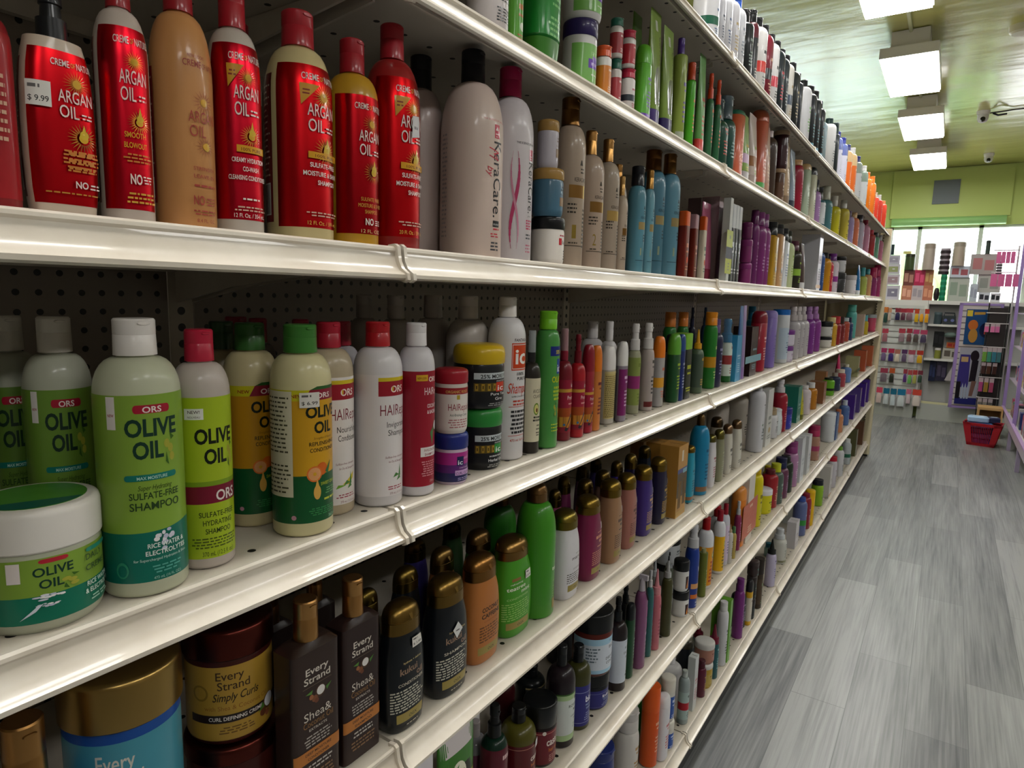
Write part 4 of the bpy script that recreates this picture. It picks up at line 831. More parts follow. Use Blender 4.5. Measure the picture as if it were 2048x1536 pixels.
PRODUCTS = """
sp 3 -0.027 0.191 0.0000 0.0116 0.0116 0.1556|b=8c1c22 c=14161a l=a51c24 t=e8d8d0 a=d05020 D=arg2|dark red spray bottle with black top at the left picture edge|
so 3 -0.027 0.229 0.0000 0.0146 0.0235 0.1625|b=d9c6b4 c=1b1c20 cst=spray cr=.42 ch=.24 l=c4161fm t=f4dcd6 D=arg0 rot=-6 sticker=9.99|flat cream bottle with black spray collar and price sticker|
sh 3 -0.031 0.278 0.0000 0.0191 0.0191 0.1944|b=cfc0b6 c=a3222c ch=.16 cr=.45 l=d0182am t=f6dcd6 D=arg1 rot=-24 sf=.2|pale bottle with metallic red label reading Smooth in yellow|
sh 3 -0.037 0.330 0.0000 0.0247 0.0247 0.2108|b=d0945c c=a3222c ch=.15 cr=.46 t=a8443c D=arg3 rot=-20 sf=.25|amber see-through bottle with printed red lettering and red cap|
sh 3 -0.035 0.379 0.0000 0.0229 0.0229 0.2191|b=cdc2b8 c=b01f2c ch=.17 cr=.5 l=cc1a2em t=f6e4de D=arg4 rot=-28 sf=.2|whitish bottle with metallic red Co-Wash label and red cap|
sh 3 -0.123 0.444 0.0000 0.0227 0.0227 0.2259|b=b9aa98 c=a02030 ch=.16 cr=.5 l=8c1520m t=e0b0a0 D=A0|pale bottle with red cap in the second row|
sh 3 -0.045 0.459 0.0000 0.0331 0.0331 0.2254|b=d8c692 c=b02530 ch=.15 cr=.48 l=cc1820m t=f6e4de D=arg5 rot=-18 sf=.22|cream-yellow bottle with metallic red label and tall red cap|
sh 3 -0.040 0.527 0.0000 0.0280 0.0280 0.2200|b=c9982a c=a8202c ch=.16 cr=.48 l=a8141cm t=f2e2d8 D=arg6 rot=-22 sf=.14|golden see-through bottle with red label and open red cap|
sh 3 -0.045 0.594 0.0000 0.0333 0.0333 0.2581|b=9c2020 c=a8202c ch=.15 cr=.42 l=c4161cm t=f6e4de D=arg7 rot=-22 sf=.24 sticker2=1|solid dark red bottle with white price tag on its label|
sh 3 -0.128 0.738 0.0000 0.0324 0.0324 0.2802|b=cdbab4 c=15171d ch=.16 cr=.48 t=c08080 sf=.2|plain pinkish white bottle with black cap standing in the second row|
sh 3 -0.054 0.763 0.0000 0.0442 0.0442 0.2822|b=e2cdc2 c=12151c ch=.15 cr=.38 sf=.26 D=kera1 rot=-26|big pinkish white bottle with black cap and sideways black lettering|
sh 3 -0.047 0.846 0.0000 0.0369 0.0369 0.2822|b=dcd4d8 c=b52355 ch=.15 cr=.46 sf=.22 D=kera2 rot=-24|white bottle with dark pink cap and pink ribbon swirl|
jr 3 -0.036 0.949 0.0000 0.0282 0.0282 0.0774|b=e9e2da c=14161a ch=.26 t=cc2030 D=jar1 rot=-22|white jar with black lid at the bottom of a three-jar stack|
jr 3 -0.036 0.945 0.0777 0.0261 0.0261 0.0755|b=48718a c=b08a4c ch=.24 t=1c3850 D=jar2 rot=-26|steel-blue jar with gold lid in the middle of a three-jar stack|
jr 3 -0.036 0.941 0.1534 0.0177 0.0177 0.0751|b=c4bec8 c=b08a4c ch=.24 t=907868 D=jar2 rot=-26|pale grey jar with gold lid on top of a three-jar stack|
sh 3 -0.040 1.020 0.0000 0.0284 0.0284 0.2822|b=b3a08e c=8a6438m ch=.16 cr=.56 t=4a4038 sf=.16 D=kc1 rot=-32|tallest champagne bottle with bronze cap and a printed figure 1|
sh 3 -0.036 1.092 0.0000 0.0261 0.0261 0.2441|b=b8a392 c=b88a50m ch=.17 cr=.4 t=4a4038 sf=.15 D=kc2 rot=-32|champagne bottle with gold cap and a printed figure 2|
sh 3 -0.034 1.159 0.0000 0.0239 0.0239 0.2428|b=ac9c8c c=b88a50m ch=.17 cr=.42 t=403830 sf=.15 D=kc3 rot=-32|champagne bottle with gold cap right of the figure 2 bottle|
sh 3 -0.049 1.239 0.0000 0.0191 0.0191 0.2124|b=a89a8c c=a87c48m ch=.17 cr=.45 t=403830|smaller champagne bottle partly hidden behind a short one|
sh 3 -0.019 1.196 0.0000 0.0125 0.0125 0.1811|b=b5a492 c=c09860m ch=.2 cr=.42 t=6a5238 D=kc4 rot=-20|short slim champagne bottle with cream-gold cap|
sh 3 -0.027 1.287 0.0000 0.0188 0.0188 0.2149|b=5d93a6 c=10131c ch=.18 cr=.7 t=1c3038 D=kb rot=-30|light blue bottle with wide black cap|
sh 3 -0.018 1.330 0.0000 0.0119 0.0119 0.2143|b=6fa2b2 c=b08448m ch=.18 cr=.65 t=1c3038 D=kb rot=-30|slim light blue bottle with small gold cap|
sh 3 -0.065 1.460 0.0000 0.0299 0.0299 0.2822|b=4f7f94 c=7c5430m ch=.16 cr=.6 t=244050 D=kb rot=-30|big blue bottle with bronze cap behind the slim ones|
sh 3 -0.047 1.515 0.0000 0.0272 0.0272 0.2822|b=6394a8 c=9a7040m ch=.16 cr=.55 t=244050 D=kb rot=-30|big light blue bottle with bronze cap and figure 1|
rb 3 -0.017 1.552 0.0000 0.0105 0.0140 0.1561|b=6e1f12 c=d4561c ch=.22 cr=.95 t=e09070 a=d04020 D=A4|dark amber square bottle with orange cap|
rb 3 -0.015 1.617 0.0000 0.0087 0.0116 0.1556|b=6a2418 c=b08890 ch=.22 cr=.95 t=d09080 D=A4|dark amber square bottle with dusty pink cap|
rb 3 -0.014 1.685 0.0000 0.0080 0.0107 0.1583|b=c9bca8 c=d4561c ch=.22 cr=.95 t=406050 a=d04020 D=A4|white square bottle with orange cap|
tb 3 -0.071 1.881 0.0000 0.0211 0.0383 0.2191|b=b4607e c=8c3048 t=d8a0b0 ch=-.16|dusty pink tube standing behind the orange-cap bottles|
bx 3 -0.076 1.949 0.0000 0.0255 0.0196 0.2420|b=a58d92 c=c05060 t=8c6c6c D=boxc|pinkish grey carton with a faint circle on its side|
bx 3 -0.150 2.025 0.0000 0.0201 0.0168 0.2532|b=8c7478|pinkish grey carton at the back, left of another|
bx 3 -0.018 1.908 0.0000 0.0101 0.0126 0.2321|b=c9cdc8 c=b0b4b0 l=b9c24a t=8c8c80 a=303848 D=A2|silver carton with a yellow-green streak|
rb 3 -0.023 1.951 0.0000 0.0135 0.0180 0.2213|b=11161f c=c9ccd0 ch=.3 cr=.98 t=d0d4d8 D=A4|black bottle with silver cap beside the silver carton|
rb 3 -0.022 1.985 0.0000 0.0119 0.0159 0.2226|b=161c26 c=c9ccd0 ch=.3 cr=.98 t=d0d4d8 D=A4|middle one of three slim black silver-capped bottles|
rb 3 -0.022 2.018 0.0000 0.0124 0.0166 0.2223|b=11161f c=d2d4d8 ch=.3 cr=.98 t=d0d4d8 D=A4|rightmost of three slim black silver-capped bottles|
jr 3 -0.026 2.165 0.0000 0.0196 0.0196 0.0667|b=7c2c64 c=843070 ch=.3 t=b070a0|purple jar at the bottom of a purple stack|
jr 3 -0.026 2.161 0.0670 0.0185 0.0185 0.0726|b=7c2c64 c=843070 ch=.3 t=b070a0|purple jar second from bottom of a purple stack|
jr 3 -0.026 2.157 0.1399 0.0160 0.0160 0.0518|b=6c2458 c=742a60 ch=.3 t=b070a0|topmost jar of the purple stack|
sh 3 -0.038 2.290 0.0000 0.0177 0.0177 0.2452|b=702868 c=5c1c50 ch=.18 cr=.7 t=c090c0 D=A1|purple bottle right behind the purple jar stack|
sh 3 -0.038 2.338 0.0000 0.0304 0.0304 0.2424|b=7c2c70 c=6a2460 ch=.18 cr=.7 t=c090c0 D=A1|second of three purple bottles|
sh 3 -0.039 2.400 0.0000 0.0309 0.0309 0.2431|b=863478 c=702868 ch=.18 cr=.7 t=c090c0 D=A1|rightmost of three purple bottles|
rb 3 -0.037 2.516 0.0000 0.0270 0.0360 0.2286|b=b88c20 c=14161a ch=.2 cr=.7 t=e0c060 a=503810 D=A4|mustard gold bottle with black cap|
rb 3 -0.037 2.619 0.0000 0.0270 0.0360 0.2300|b=c09468 c=1c1c20 ch=.15 cr=.7 t=e0c8a0 a=101010 D=A4|tan bottle with black cap and black base band|
rb 3 -0.037 2.711 0.0000 0.0270 0.0360 0.2240|b=d8dce2 c=1a1c22 ch=.2 cr=.7 t=5070a0 D=A1|white slim bottle with black cap and blue print|
sh 3 -0.046 2.837 0.0000 0.0360 0.0360 0.2263|b=c9d4a4 c=20241c ch=.2 cr=.6 t=8cb040 D=A1|pale lime bottle with black cap|
sh 3 -0.046 2.996 0.0000 0.0360 0.0360 0.1994|b=2c2a20 c=5c3040 ch=.2 cr=.6 t=a8c850 a=90b840 D=A2|dark bottle with lime splash label|
tb 3 -0.042 3.164 0.0000 0.0220 0.0400 0.2017|b=4c3838 c=d8d8dc t=a89090 ch=-.16|brown tube with white end|
bx 3 -0.051 3.457 0.0000 0.0405 0.0450 0.2639|b=d2d2da t=8890a0 a=c88c20 D=A1|tall white carton with gold loop print at its foot|
sh 3 -0.046 3.601 0.0000 0.0360 0.0360 0.2274|b=30508c c=d0d4d8 ch=.15 t=90a8d0 D=A1|thin blue bottle with white cap|
sh 3 -0.044 3.800 0.0000 0.0360 0.0360 0.2034|b=cc8c18 c=18181c ch=.14 cr=.5 t=7c4810 D=A1|amber yellow bottle with black cap|
sh 3 -0.044 3.888 0.0000 0.0360 0.0360 0.1907|b=c02c40 c=20202c ch=.14 t=f0c0c0 D=A1|thin crimson bottle|
sh 3 -0.044 4.075 0.0000 0.0360 0.0360 0.2156|b=d8ccd8 c=6c3080 ch=.18 cr=.6 t=a05080 a=8c3488 D=A2|white bottle with purple top and pink print|
jr 3 -0.053 4.395 0.0000 0.0450 0.0450 0.1236|b=2c2c30 c=1c1c20 ch=.3 t=8c8c90 D=A4|black jar under a white-lidded jar|
jr 3 -0.053 4.399 0.1239 0.0394 0.0394 0.0946|b=c8c8cc c=18181c ch=.25 t=505058 D=A4|white jar with black lid on top of a black jar|
jr 3 -0.051 4.926 0.0000 0.0450 0.0450 0.1282|b=d0ccd0 c=b8b4b8 ch=.25 t=806070 D=A4|low white jar right of the black jars|
tb 3 -0.030 5.200 0.0000 0.0220 0.0400 0.2074|b=2870a8 c=d8dce0 t=d0e0f0 D=A1 ch=-.16|blue tube near the far end|
sh 3 -0.046 5.622 0.0000 0.0360 0.0360 0.2095|b=a8b458 c=4898a0 ch=.3 t=486820 D=A1|yellow-green bottle with teal cap near the far end|
sh 3 -0.046 5.960 0.0000 0.0360 0.0360 0.2132|b=c89868 c=388890 ch=.2 t=604828 D=A1|peach bottle with teal cap near the far end|
sh 3 -0.044 6.359 0.0000 0.0360 0.0360 0.2433|b=94306c c=b02858 ch=.35 cr=.8 t=e0a0c0 D=A1|magenta bottle with pink cap, second from the end post|
sh 3 -0.044 6.736 0.0000 0.0360 0.0360 0.2822|b=a03468 c=b8285c ch=.35 cr=.8 t=e0a0c0 D=A1|magenta bottle beside the end post|
sh 4 -0.113 0.185 0.0000 0.0171 0.0171 0.2327|b=a9ad92 c=3a5a38 ch=.13 cr=.6 l=4f6f2e t=1c3024 D=ors1 rot=-10|green-label bottle with dark green cap cut by the picture edge|
sh 4 -0.159 0.231 0.0000 0.0245 0.0245 0.2322|b=a7a998 c=c4beb2 ch=.13 cr=.5 l=5c7c30 t=1c3424 D=ors1 rot=-16|leftmost whole green olive bottle with white cap in back|
sh 4 -0.112 0.250 0.0000 0.0257 0.0257 0.2330|b=b3b5a2 c=cfc9be ch=.13 cr=.5 l=6c9036 t=1c3428 D=ors1 rot=-16|middle green Olive Oil shampoo bottle with white cap|
sh 4 -0.039 0.281 0.0000 0.0332 0.0332 0.2343|b=c3c6ab c=e6e0da ch=.13 cr=.5 l=84a63c t=16382c D=ors1 rot=-16|big front green Olive Oil shampoo bottle with teal lower label|
jr 4 -0.052 0.205 0.0000 0.0438 0.0438 0.0961|b=b3b6a0 c=e4dfd8 ch=.34 cr=1.0 l=7c9c38 t=16382c D=orsj rot=-18 lidart=1|wide green Olive Oil cream jar with white lid and picture on top|
sh 4 -0.043 0.340 0.0000 0.0252 0.0252 0.2231|b=c2b7ae c=b8203c ch=.13 cr=.5 l=a8c026 t=141c10 D=ors2 rot=-16|lime Olive Oil shampoo bottle with red cap|
sh 4 -0.106 0.436 0.0000 0.0290 0.0290 0.2237|b=c9bc90 c=35662c ch=.13 cr=.55 l=c28c1c t=141c10 D=ors3 rot=-18|yellow and green olive conditioner bottle in the second row, New flag|
sh 4 -0.041 0.452 0.0000 0.0317 0.0317 0.2247|b=d6cd9e c=3c7a30 ch=.13 cr=.55 l=d09c20 t=141c10 D=ors3b rot=-14 sticker=6.99|yellow and green olive conditioner bottle with price sticker in front|
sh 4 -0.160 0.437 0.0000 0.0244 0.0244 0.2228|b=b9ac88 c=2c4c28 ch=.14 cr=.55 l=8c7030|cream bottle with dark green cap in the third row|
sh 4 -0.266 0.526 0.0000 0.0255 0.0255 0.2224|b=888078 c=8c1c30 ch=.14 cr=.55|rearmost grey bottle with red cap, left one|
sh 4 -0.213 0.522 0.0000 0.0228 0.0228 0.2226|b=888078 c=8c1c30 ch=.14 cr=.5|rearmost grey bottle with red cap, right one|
sh 4 -0.065 0.511 0.0000 0.0279 0.0279 0.2250|b=b8a98e c=a81c30 ch=.13 cr=.5 l=e6dfda t=7c2030 D=hr1 rot=-18|clear-shouldered Nourishing Conditioner bottle with red cap|
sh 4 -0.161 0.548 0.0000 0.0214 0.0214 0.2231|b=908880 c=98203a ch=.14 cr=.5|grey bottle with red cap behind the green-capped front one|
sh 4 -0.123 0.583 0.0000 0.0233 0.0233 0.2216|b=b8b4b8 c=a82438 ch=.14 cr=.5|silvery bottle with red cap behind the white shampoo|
sh 4 -0.046 0.571 0.0000 0.0298 0.0298 0.2247|b=dcd8da c=b01c24 ch=.13 cr=.5 l=e6e0e0 t=7c2030 D=hr2 rot=-18|white Invigorating Shampoo bottle with red cap|
sh 4 -0.034 0.627 0.0000 0.0241 0.0241 0.2228|b=d8d4d8 c=e4e0e0 ch=.13 cr=.55 l=9c1c30 t=f0dede D=hr3 rot=-13|white bottle with deep red coconut label and white cap|
jr 4 -0.030 0.695 0.0000 0.0244 0.0244 0.0711|b=c8b4c8 c=202c78 ch=.3 l=a02c80 t=f0e0f0 D=icj2 rot=-15|pink and purple jar with blue lid under a red-lidded jar|
jr 4 -0.030 0.694 0.0714 0.0234 0.0234 0.0880|b=d8d0c8 c=a82030 ch=.22 l=e2dad4 t=8c2434 D=hrj rot=-25|white jar with red lid stacked on a blue-lidded jar|
jr 4 -0.049 0.787 0.0000 0.0348 0.0348 0.0939|b=17181c c=2e8c3c ch=.3 t=e0e0e0 D=icj rot=-20|black Herbal jar with green lid|
jr 4 -0.049 0.783 0.0942 0.0390 0.0390 0.0933|b=17181c c=d8b41c ch=.3 t=e0e0e0 D=icj3 rot=-20|black Pure Tea jar with yellow lid on top of a green-lidded one|
jr 4 -0.221 0.886 0.0000 0.0313 0.0313 0.0573|b=17181c c=c8a418 ch=.3|lower rear black jar hidden under a yellow-lidded one|
jr 4 -0.221 0.882 0.0576 0.0298 0.0298 0.1132|b=17181c c=c8a418 ch=.3|rear black jar with yellow lid, half hidden|
sh 4 -0.252 0.745 0.0000 0.0257 0.0257 0.2541|b=a39a92 c=a8a098 ch=.14 cr=.5 t=c08080|leftmost of the tall beige bottles along the back|
sh 4 -0.198 0.761 0.0000 0.0284 0.0284 0.2547|b=a8a098 c=b0a8a0 ch=.14 cr=.48 t=c08080|second tall beige bottle from the left at the back|
sh 4 -0.182 0.832 0.0000 0.0333 0.0333 0.2560|b=b4aca4 c=b8b0a8 ch=.14 cr=.47 t=c08080|third tall beige bottle from the left at the back|
sh 4 -0.110 0.834 0.0000 0.0348 0.0348 0.2569|b=c4bcb4 c=c8c0b6 ch=.14 cr=.46 t=c08080|tall beige bottle right behind the yellow-lidded jar|
sh 4 -0.049 0.856 0.0000 0.0300 0.0300 0.2571|b=e2dfe0 c=e8e2da ch=.12 cr=.48 t=d84020 D=icw rot=-16|tall white tea tree Shampoo bottle with orange square|
sp 4 -0.034 0.908 0.0000 0.0159 0.0159 0.2036|b=2a2420 c=1c1c20 ch=.25 cr=.42 l=d8d0b4 t=4a4030 D=avo rot=-12 oc=c0c8c8t|slim black spray bottle with beige avocado label|
sh 4 -0.035 0.960 0.0000 0.0213 0.0213 0.2349|b=4f9a4a c=7cc828 ch=.13 cr=.72 l=3c9448 t=e0e860 D=olg rot=-22|green see-through olive bottle with lime cap|
sp 4 -0.038 1.025 0.0000 0.0159 0.0159 0.2033|b=7c1828 c=8c1c34 ch=.28 cr=.45 l=981c38 t=f0d8d8 D=pro rot=-14 oc=c8a0a8t|dark red spray bottle with clear pink overcap|
sp 4 -0.032 1.066 0.0000 0.0154 0.0154 0.1941|b=b01c28 c=781424 ch=.28 cr=.45 l=9c1c38 t=f0d8d8 D=pro rot=-14|bright red pump bottle with dark red nozzle|
tu 4 -0.033 1.112 0.0000 0.0109 0.0146 0.1705|b=981c30 c=8c1428 ch=.3 cr=1.0 l=9c1c38 t=f0d8d8 D=pro rot=-14|dark red squeeze bottle with rounded cap|
tu 4 -0.030 1.140 0.0000 0.0101 0.0135 0.1676|b=c87838 c=e07818 ch=.3 cr=1.0 t=6c2030 D=A1|orange squeeze bottle behind the rounded red one|
sh 4 -0.124 1.306 0.0000 0.0263 0.0263 0.2061|b=d8d4d4 c=dcd8d8 ch=.18 cr=.45|tall white bottle with tapered cap behind the red ones|
tu 4 -0.042 1.219 0.0000 0.0141 0.0189 0.1617|b=b4aea4 c=e8e4e2 ch=.3 cr=1.0 l=c9b878 t=6c5c38 D=txt|clear bottle with white dome cap and beige instruction label|
sh 4 -0.079 1.297 0.0000 0.0186 0.0186 0.2083|b=d8d4d4 c=e0dcdc ch=.2 cr=.45|tall white bottle with nozzle cap behind the beige-text one|
tu 4 -0.044 1.285 0.0000 0.0106 0.0141 0.1650|b=a8b4ac c=e8e6e4 ch=.3 cr=1.0 t=30483c a=5c9848 D=icc|clear bottle with white dome cap and green square|
tu 4 -0.030 1.263 0.0000 0.0103 0.0137 0.1691|b=8c8490 c=e8e6e4 ch=.3 cr=1.0 l=7c2468 t=e0c0e0 D=A1|clear bottle with purple vertical label and white dome|
sp 4 -0.047 1.365 0.0000 0.0144 0.0144 0.2061|b=a8a88c c=dcd8d6 ch=.3 cr=.75 l=8c9a50 t=6c7c30 a=9c3478 D=A2|clear mist spray with olive-coloured print and white head|
sp 4 -0.040 1.424 0.0000 0.0159 0.0159 0.2064|b=b8aca8 c=dcd8d6 ch=.3 cr=.75 t=404040 a=6c2828 D=A1|clear pinkish mist spray with white head and brown base|
tu 4 -0.040 1.496 0.0000 0.0134 0.0179 0.1703|b=a8a4a4 c=e87c1c ch=.3 cr=1.0 t=e0785c a=e0a030 D=A2|clear bottle with big orange dome cap|
tu 4 -0.073 1.661 0.0000 0.0136 0.0181 0.1671|b=8c949c c=15171c ch=.28 cr=1.0 l=98a0a8 t=101418 D=frz rot=-6|grey Frizz bottle with black dome cap|
tu 4 -0.036 1.588 0.0000 0.0156 0.0208 0.1730|b=20502c c=64a838 ch=.3 cr=1.0 t=b8d840 D=A1|dark green bottle with light green dome cap|
tu 4 -0.030 1.622 0.0000 0.0104 0.0138 0.1709|b=203070 c=284888 ch=.25 cr=1.0 t=c0c8e0 D=A1|navy bottle with blue dome cap|
rb 4 -0.040 1.662 0.0000 0.0196 0.0262 0.1716|b=14181c c=7cb838 ch=.24 cr=1.0 t=c8d040 D=A4|black bottle with yellow outline and lime cap|
nz 4 -0.040 1.785 0.0000 0.0181 0.0181 0.1768|b=5c6e58 c=dca020 ch=.3 cr=.6 l=4c5c50 t=d8b040 D=A2|green oil bottle with pointed yellow nozzle|
sh 4 -0.044 1.908 0.0000 0.0202 0.0202 0.2233|b=2c8030 c=e08c20 ch=.17 cr=.85 t=c8d890 a=c89020 D=A2|large green bottle with orange cap and yellow crest|
sh 4 -0.109 1.748 0.0000 0.0190 0.0190 0.2224|b=2c7030 c=c8742c ch=.18 cr=.8|green bottle with orange cap at the back, left one|
sh 4 -0.097 1.819 0.0000 0.0174 0.0174 0.2222|b=2c7030 c=c8742c ch=.18 cr=.8|green bottle with orange cap at the back, right one|
sp 4 -0.112 1.942 0.0000 0.0118 0.0118 0.2370|b=20243c c=282c48 ch=.25 cr=.5|dark navy spray bottle at the back|
sp 4 -0.133 2.134 0.0000 0.0127 0.0127 0.2359|b=1c3048 c=283c58 ch=.25 cr=.5|dark blue spray bottle behind the big green one|
sh 4 -0.046 1.955 0.0000 0.0262 0.0262 0.2023|b=282848 c=604c80 ch=.2 cr=.6 t=a0a0c8 D=A1|navy bottle with violet cap|
sp 4 -0.048 2.096 0.0000 0.0190 0.0190 0.2039|b=20682c c=5090c0t ch=.38 cr=.9 l=d0dcd4 t=8c3434 a=a04040 D=A2|green mousse bottle with clear blue overcap|
bx 4 -0.035 2.141 0.0000 0.0155 0.0258 0.1473|b=3c98c8 t=c0e0f0 D=A1|bright blue carton behind the mousse|
tb 4 -0.031 2.186 0.0000 0.0107 0.0194 0.2407|b=5878a8 c=5878a8 t=8c9cc8 ch=-.16|slate blue flat tube|
tb 4 -0.030 2.223 0.0000 0.0099 0.0180 0.2423|b=a08cb8 c=8c70a8 t=c0b0d0 ch=-.16|lavender flat tube beside the slate blue one|
sh 4 -0.090 2.562 0.0000 0.0197 0.0197 0.2364|b=2088a8 c=1878a0 ch=.2 cr=.7|teal bottle standing at the back|
bx 4 -0.052 2.342 0.0000 0.0315 0.0450 0.1691|b=2c1c1c t=90b8c8 a=80b0c0 D=A2|dark brown carton with pale blue picture|
tu 4 -0.047 2.503 0.0000 0.0270 0.0360 0.2216|b=9c1830 c=801428 ch=.2 cr=1.0 t=e8c0c8 D=A1|tall crimson bottle|
tu 4 -0.047 2.669 0.0000 0.0270 0.0360 0.2222|b=7c68b0 c=8474b4 ch=.12 cr=1.0 t=5c4c98 D=A1|tall lavender bottle|
cn 4 -0.054 2.910 0.0000 0.0343 0.0343 0.2242|b=c8ccd0 c=1c68b8 ch=.1 cr=1.0 l=b8c8d8 t=406080 D=A1|white canister with blue lid|
jr 4 -0.053 2.987 0.0000 0.0429 0.0429 0.0700|b=c8c0d0 c=6c3080 ch=.3 t=806090 D=A4|small white jar with purple lid in a column of three|
jr 4 -0.053 2.983 0.0703 0.0450 0.0450 0.0683|b=d0c8d8 c=6c3080 ch=.3 t=806090|middle jar of the small purple-lid column|
sp 4 -0.056 3.161 0.0000 0.0360 0.0360 0.2384|b=b4b0b4 c=b8b0b0 ch=.28 cr=.6 t=8c8090 D=A1|clear tapered bottle, first of three|
sp 4 -0.056 3.270 0.0000 0.0360 0.0360 0.2382|b=b4b0b4 c=b8b0b0 ch=.28 cr=.6 t=8c8090 D=A1|clear tapered bottle, second of three|
sp 4 -0.056 3.386 0.0000 0.0360 0.0360 0.2381|b=bcb8bc c=b8b0b0 ch=.28 cr=.6 t=8c8090 D=A1|clear tapered bottle, third of three|
sp 4 -0.056 3.552 0.0000 0.0360 0.0360 0.2378|b=783088 c=9c70a8 ch=.28 cr=.6 t=b080c0 D=A1|purple tapered bottle, left one|
sp 4 -0.056 3.734 0.0000 0.0360 0.0360 0.2375|b=84388c c=a878b0 ch=.28 cr=.6 t=b080c0 D=A1|purple tapered bottle, right one|
jr 4 -0.057 4.100 0.0000 0.0450 0.0450 0.0635|b=d0ccc4 c=14161a ch=.3 t=706058 a=b03030 D=A4|white jar with black lid in a jar column|
jr 4 -0.057 4.096 0.0638 0.0450 0.0450 0.0854|b=c8c8c4 c=14161a ch=.35 t=706058 D=A4|upper jar of the white black-lidded column|
sh 4 -0.048 4.272 0.0000 0.0360 0.0360 0.1694|b=c8982c c=d8c890 ch=.2 cr=.7 t=705010 D=A1|ochre bottle with cream cap|
sh 4 -0.048 4.442 0.0000 0.0360 0.0360 0.1728|b=8c2028 c=b8383c ch=.25 cr=.8 t=d09090 D=A1|brick red bottle|
sh 4 -0.048 4.624 0.0000 0.0360 0.0360 0.1669|b=782024 c=301c1c ch=.25 cr=.8 t=d09090 D=A1|dark red bottle with black cap|
sh 4 -0.048 4.847 0.0000 0.0360 0.0360 0.1569|b=a84838 c=a8b4b8 ch=.15 cr=.8 t=e0b0a0 D=A1|rust red bottle with grey cap|
sh 4 -0.048 5.034 0.0000 0.0360 0.0360 0.1572|b=28345c c=1c2440 ch=.2 cr=.7 t=8090b0 D=A1|indigo bottle near the far end|
sh 4 -0.066 5.374 0.0000 0.0360 0.0360 0.2419|b=58a8a0 c=58a898 ch=.2 cr=.8 t=a0d0c8|tall mint green bottle near the far end|
bx 4 -0.057 5.719 0.0000 0.0450 0.0450 0.1690|b=c8b0a0 t=a88880 a=a87870 D=A1|beige carton near the far end|
sh 4 -0.048 6.056 0.0000 0.0360 0.0360 0.1571|b=c0a828 c=58a8b0 ch=.3 cr=.8 t=706010 D=A1|yellow bottle with sky blue top|
jr 4 -0.057 6.727 0.0000 0.0450 0.0450 0.1540|b=c8506c c=b0b8b8 ch=.2 t=f0b0b8 D=A4|rose pink jar beside the end post|
rb 5 -0.053 0.185 0.0000 0.0226 0.0376 0.2266|b=2c66a8 c=a87c48m ch=.30 cr=.40 nx=6|blue rectangular bottle with gold cap in the bottom-left corner|
jr 5 -0.079 0.272 0.0000 0.0495 0.0495 0.2304|b=1c4c98 c=a88a50m ch=.2 cr=1.03 l=4894a8 t=d8d0c0 D=es1 rot=-38|wide blue jar with brushed gold lid|
jr 5 -0.104 0.398 0.0000 0.0488 0.0488 0.0815|b=3c1410 c=5c2a24m ch=.25 cr=1.03 l=b08a34 t=3a2410 rot=-16|brown jar with copper lid underneath another|
jr 5 -0.104 0.397 0.0818 0.0461 0.0461 0.1321|b=3c1410 c=5c2a24m ch=.25 cr=1.03 l=b08a34 t=3a2410 D=es2 rot=-36 sticker3=1|brown and gold curl creme jar with copper lid and tilted sticker|
rb 5 -0.038 0.450 0.0000 0.0182 0.0330 0.2287|b=33241f c=c09058m ch=.2 cr=.42 nx=9 t=d8d0c8 D=es3 a=b87030|dark brown rectangular conditioner bottle with rose gold cap|
rb 5 -0.037 0.519 0.0000 0.0166 0.0302 0.2289|b=2c1c1a c=c09058m ch=.2 cr=.42 nx=9 t=d8d0c8 D=es4 a=b87030|dark brown rectangular shampoo bottle with rose gold cap and white tag|
rb 5 -0.134 0.473 0.0000 0.0139 0.0253 0.2008|b=1c1412 c=8c6440m ch=.2 cr=.42 nx=9|dark bottle with gold cap behind, left one|
rb 5 -0.134 0.541 0.0000 0.0137 0.0248 0.2040|b=1c1412 c=a07448m ch=.2 cr=.42 nx=9|dark bottle with gold cap behind, right one|
so 5 -0.029 0.594 0.0000 0.0222 0.0358 0.1726|b=101419 c=7c6232m ch=.22 t=d8d0c0 D=kuk1 rot=-15 sticker=2.88|black kukui oil conditioner with bronze dome cap|
so 5 -0.030 0.687 0.0000 0.0240 0.0387 0.1743|b=12161c c=7c6232m ch=.22 t=d8d0c0 D=kuk2 rot=-15 sticker3=1|black kukui oil shampoo with tilted white sticker|
so 5 -0.041 0.784 0.0000 0.0243 0.0391 0.1716|b=b9743a c=8a6234m ch=.22 t=3a2418 D=coco rot=-17|caramel Coconut Caffeine bottle with bronze dome cap|
so 5 -0.047 0.883 0.0000 0.0269 0.0435 0.1679|b=4c9a28 c=8a6a3cm ch=.2 t=e8f0d8 D=tea1 rot=-20 sticker=8.99|short bright green tea tree mint conditioner|
sh 5 -0.048 0.963 0.0000 0.0360 0.0360 0.2429|b=449224 c=846440m ch=.14 cr=.5 cst=dome sf=.26 t=e8f0d8 D=tea2|tall bright green tea tree mint bottle|
so 5 -0.039 1.053 0.0000 0.0261 0.0349 0.1705|b=dcdade c=807032m ch=.2 t=403c38 D=maru rot=-12|white marula oil shampoo with bronze dome cap|
so 5 -0.041 1.153 0.0000 0.0264 0.0352 0.1727|b=7c2048 c=80682cm ch=.2 t=e0a080 D=ogx rot=-10|magenta bottle with bronze dome cap|
so 5 -0.040 1.257 0.0000 0.0250 0.0313 0.1829|b=a37c5c c=80682cm ch=.2 t=3c2c28 D=ogx rot=-10|light tan bottle with bronze dome cap|
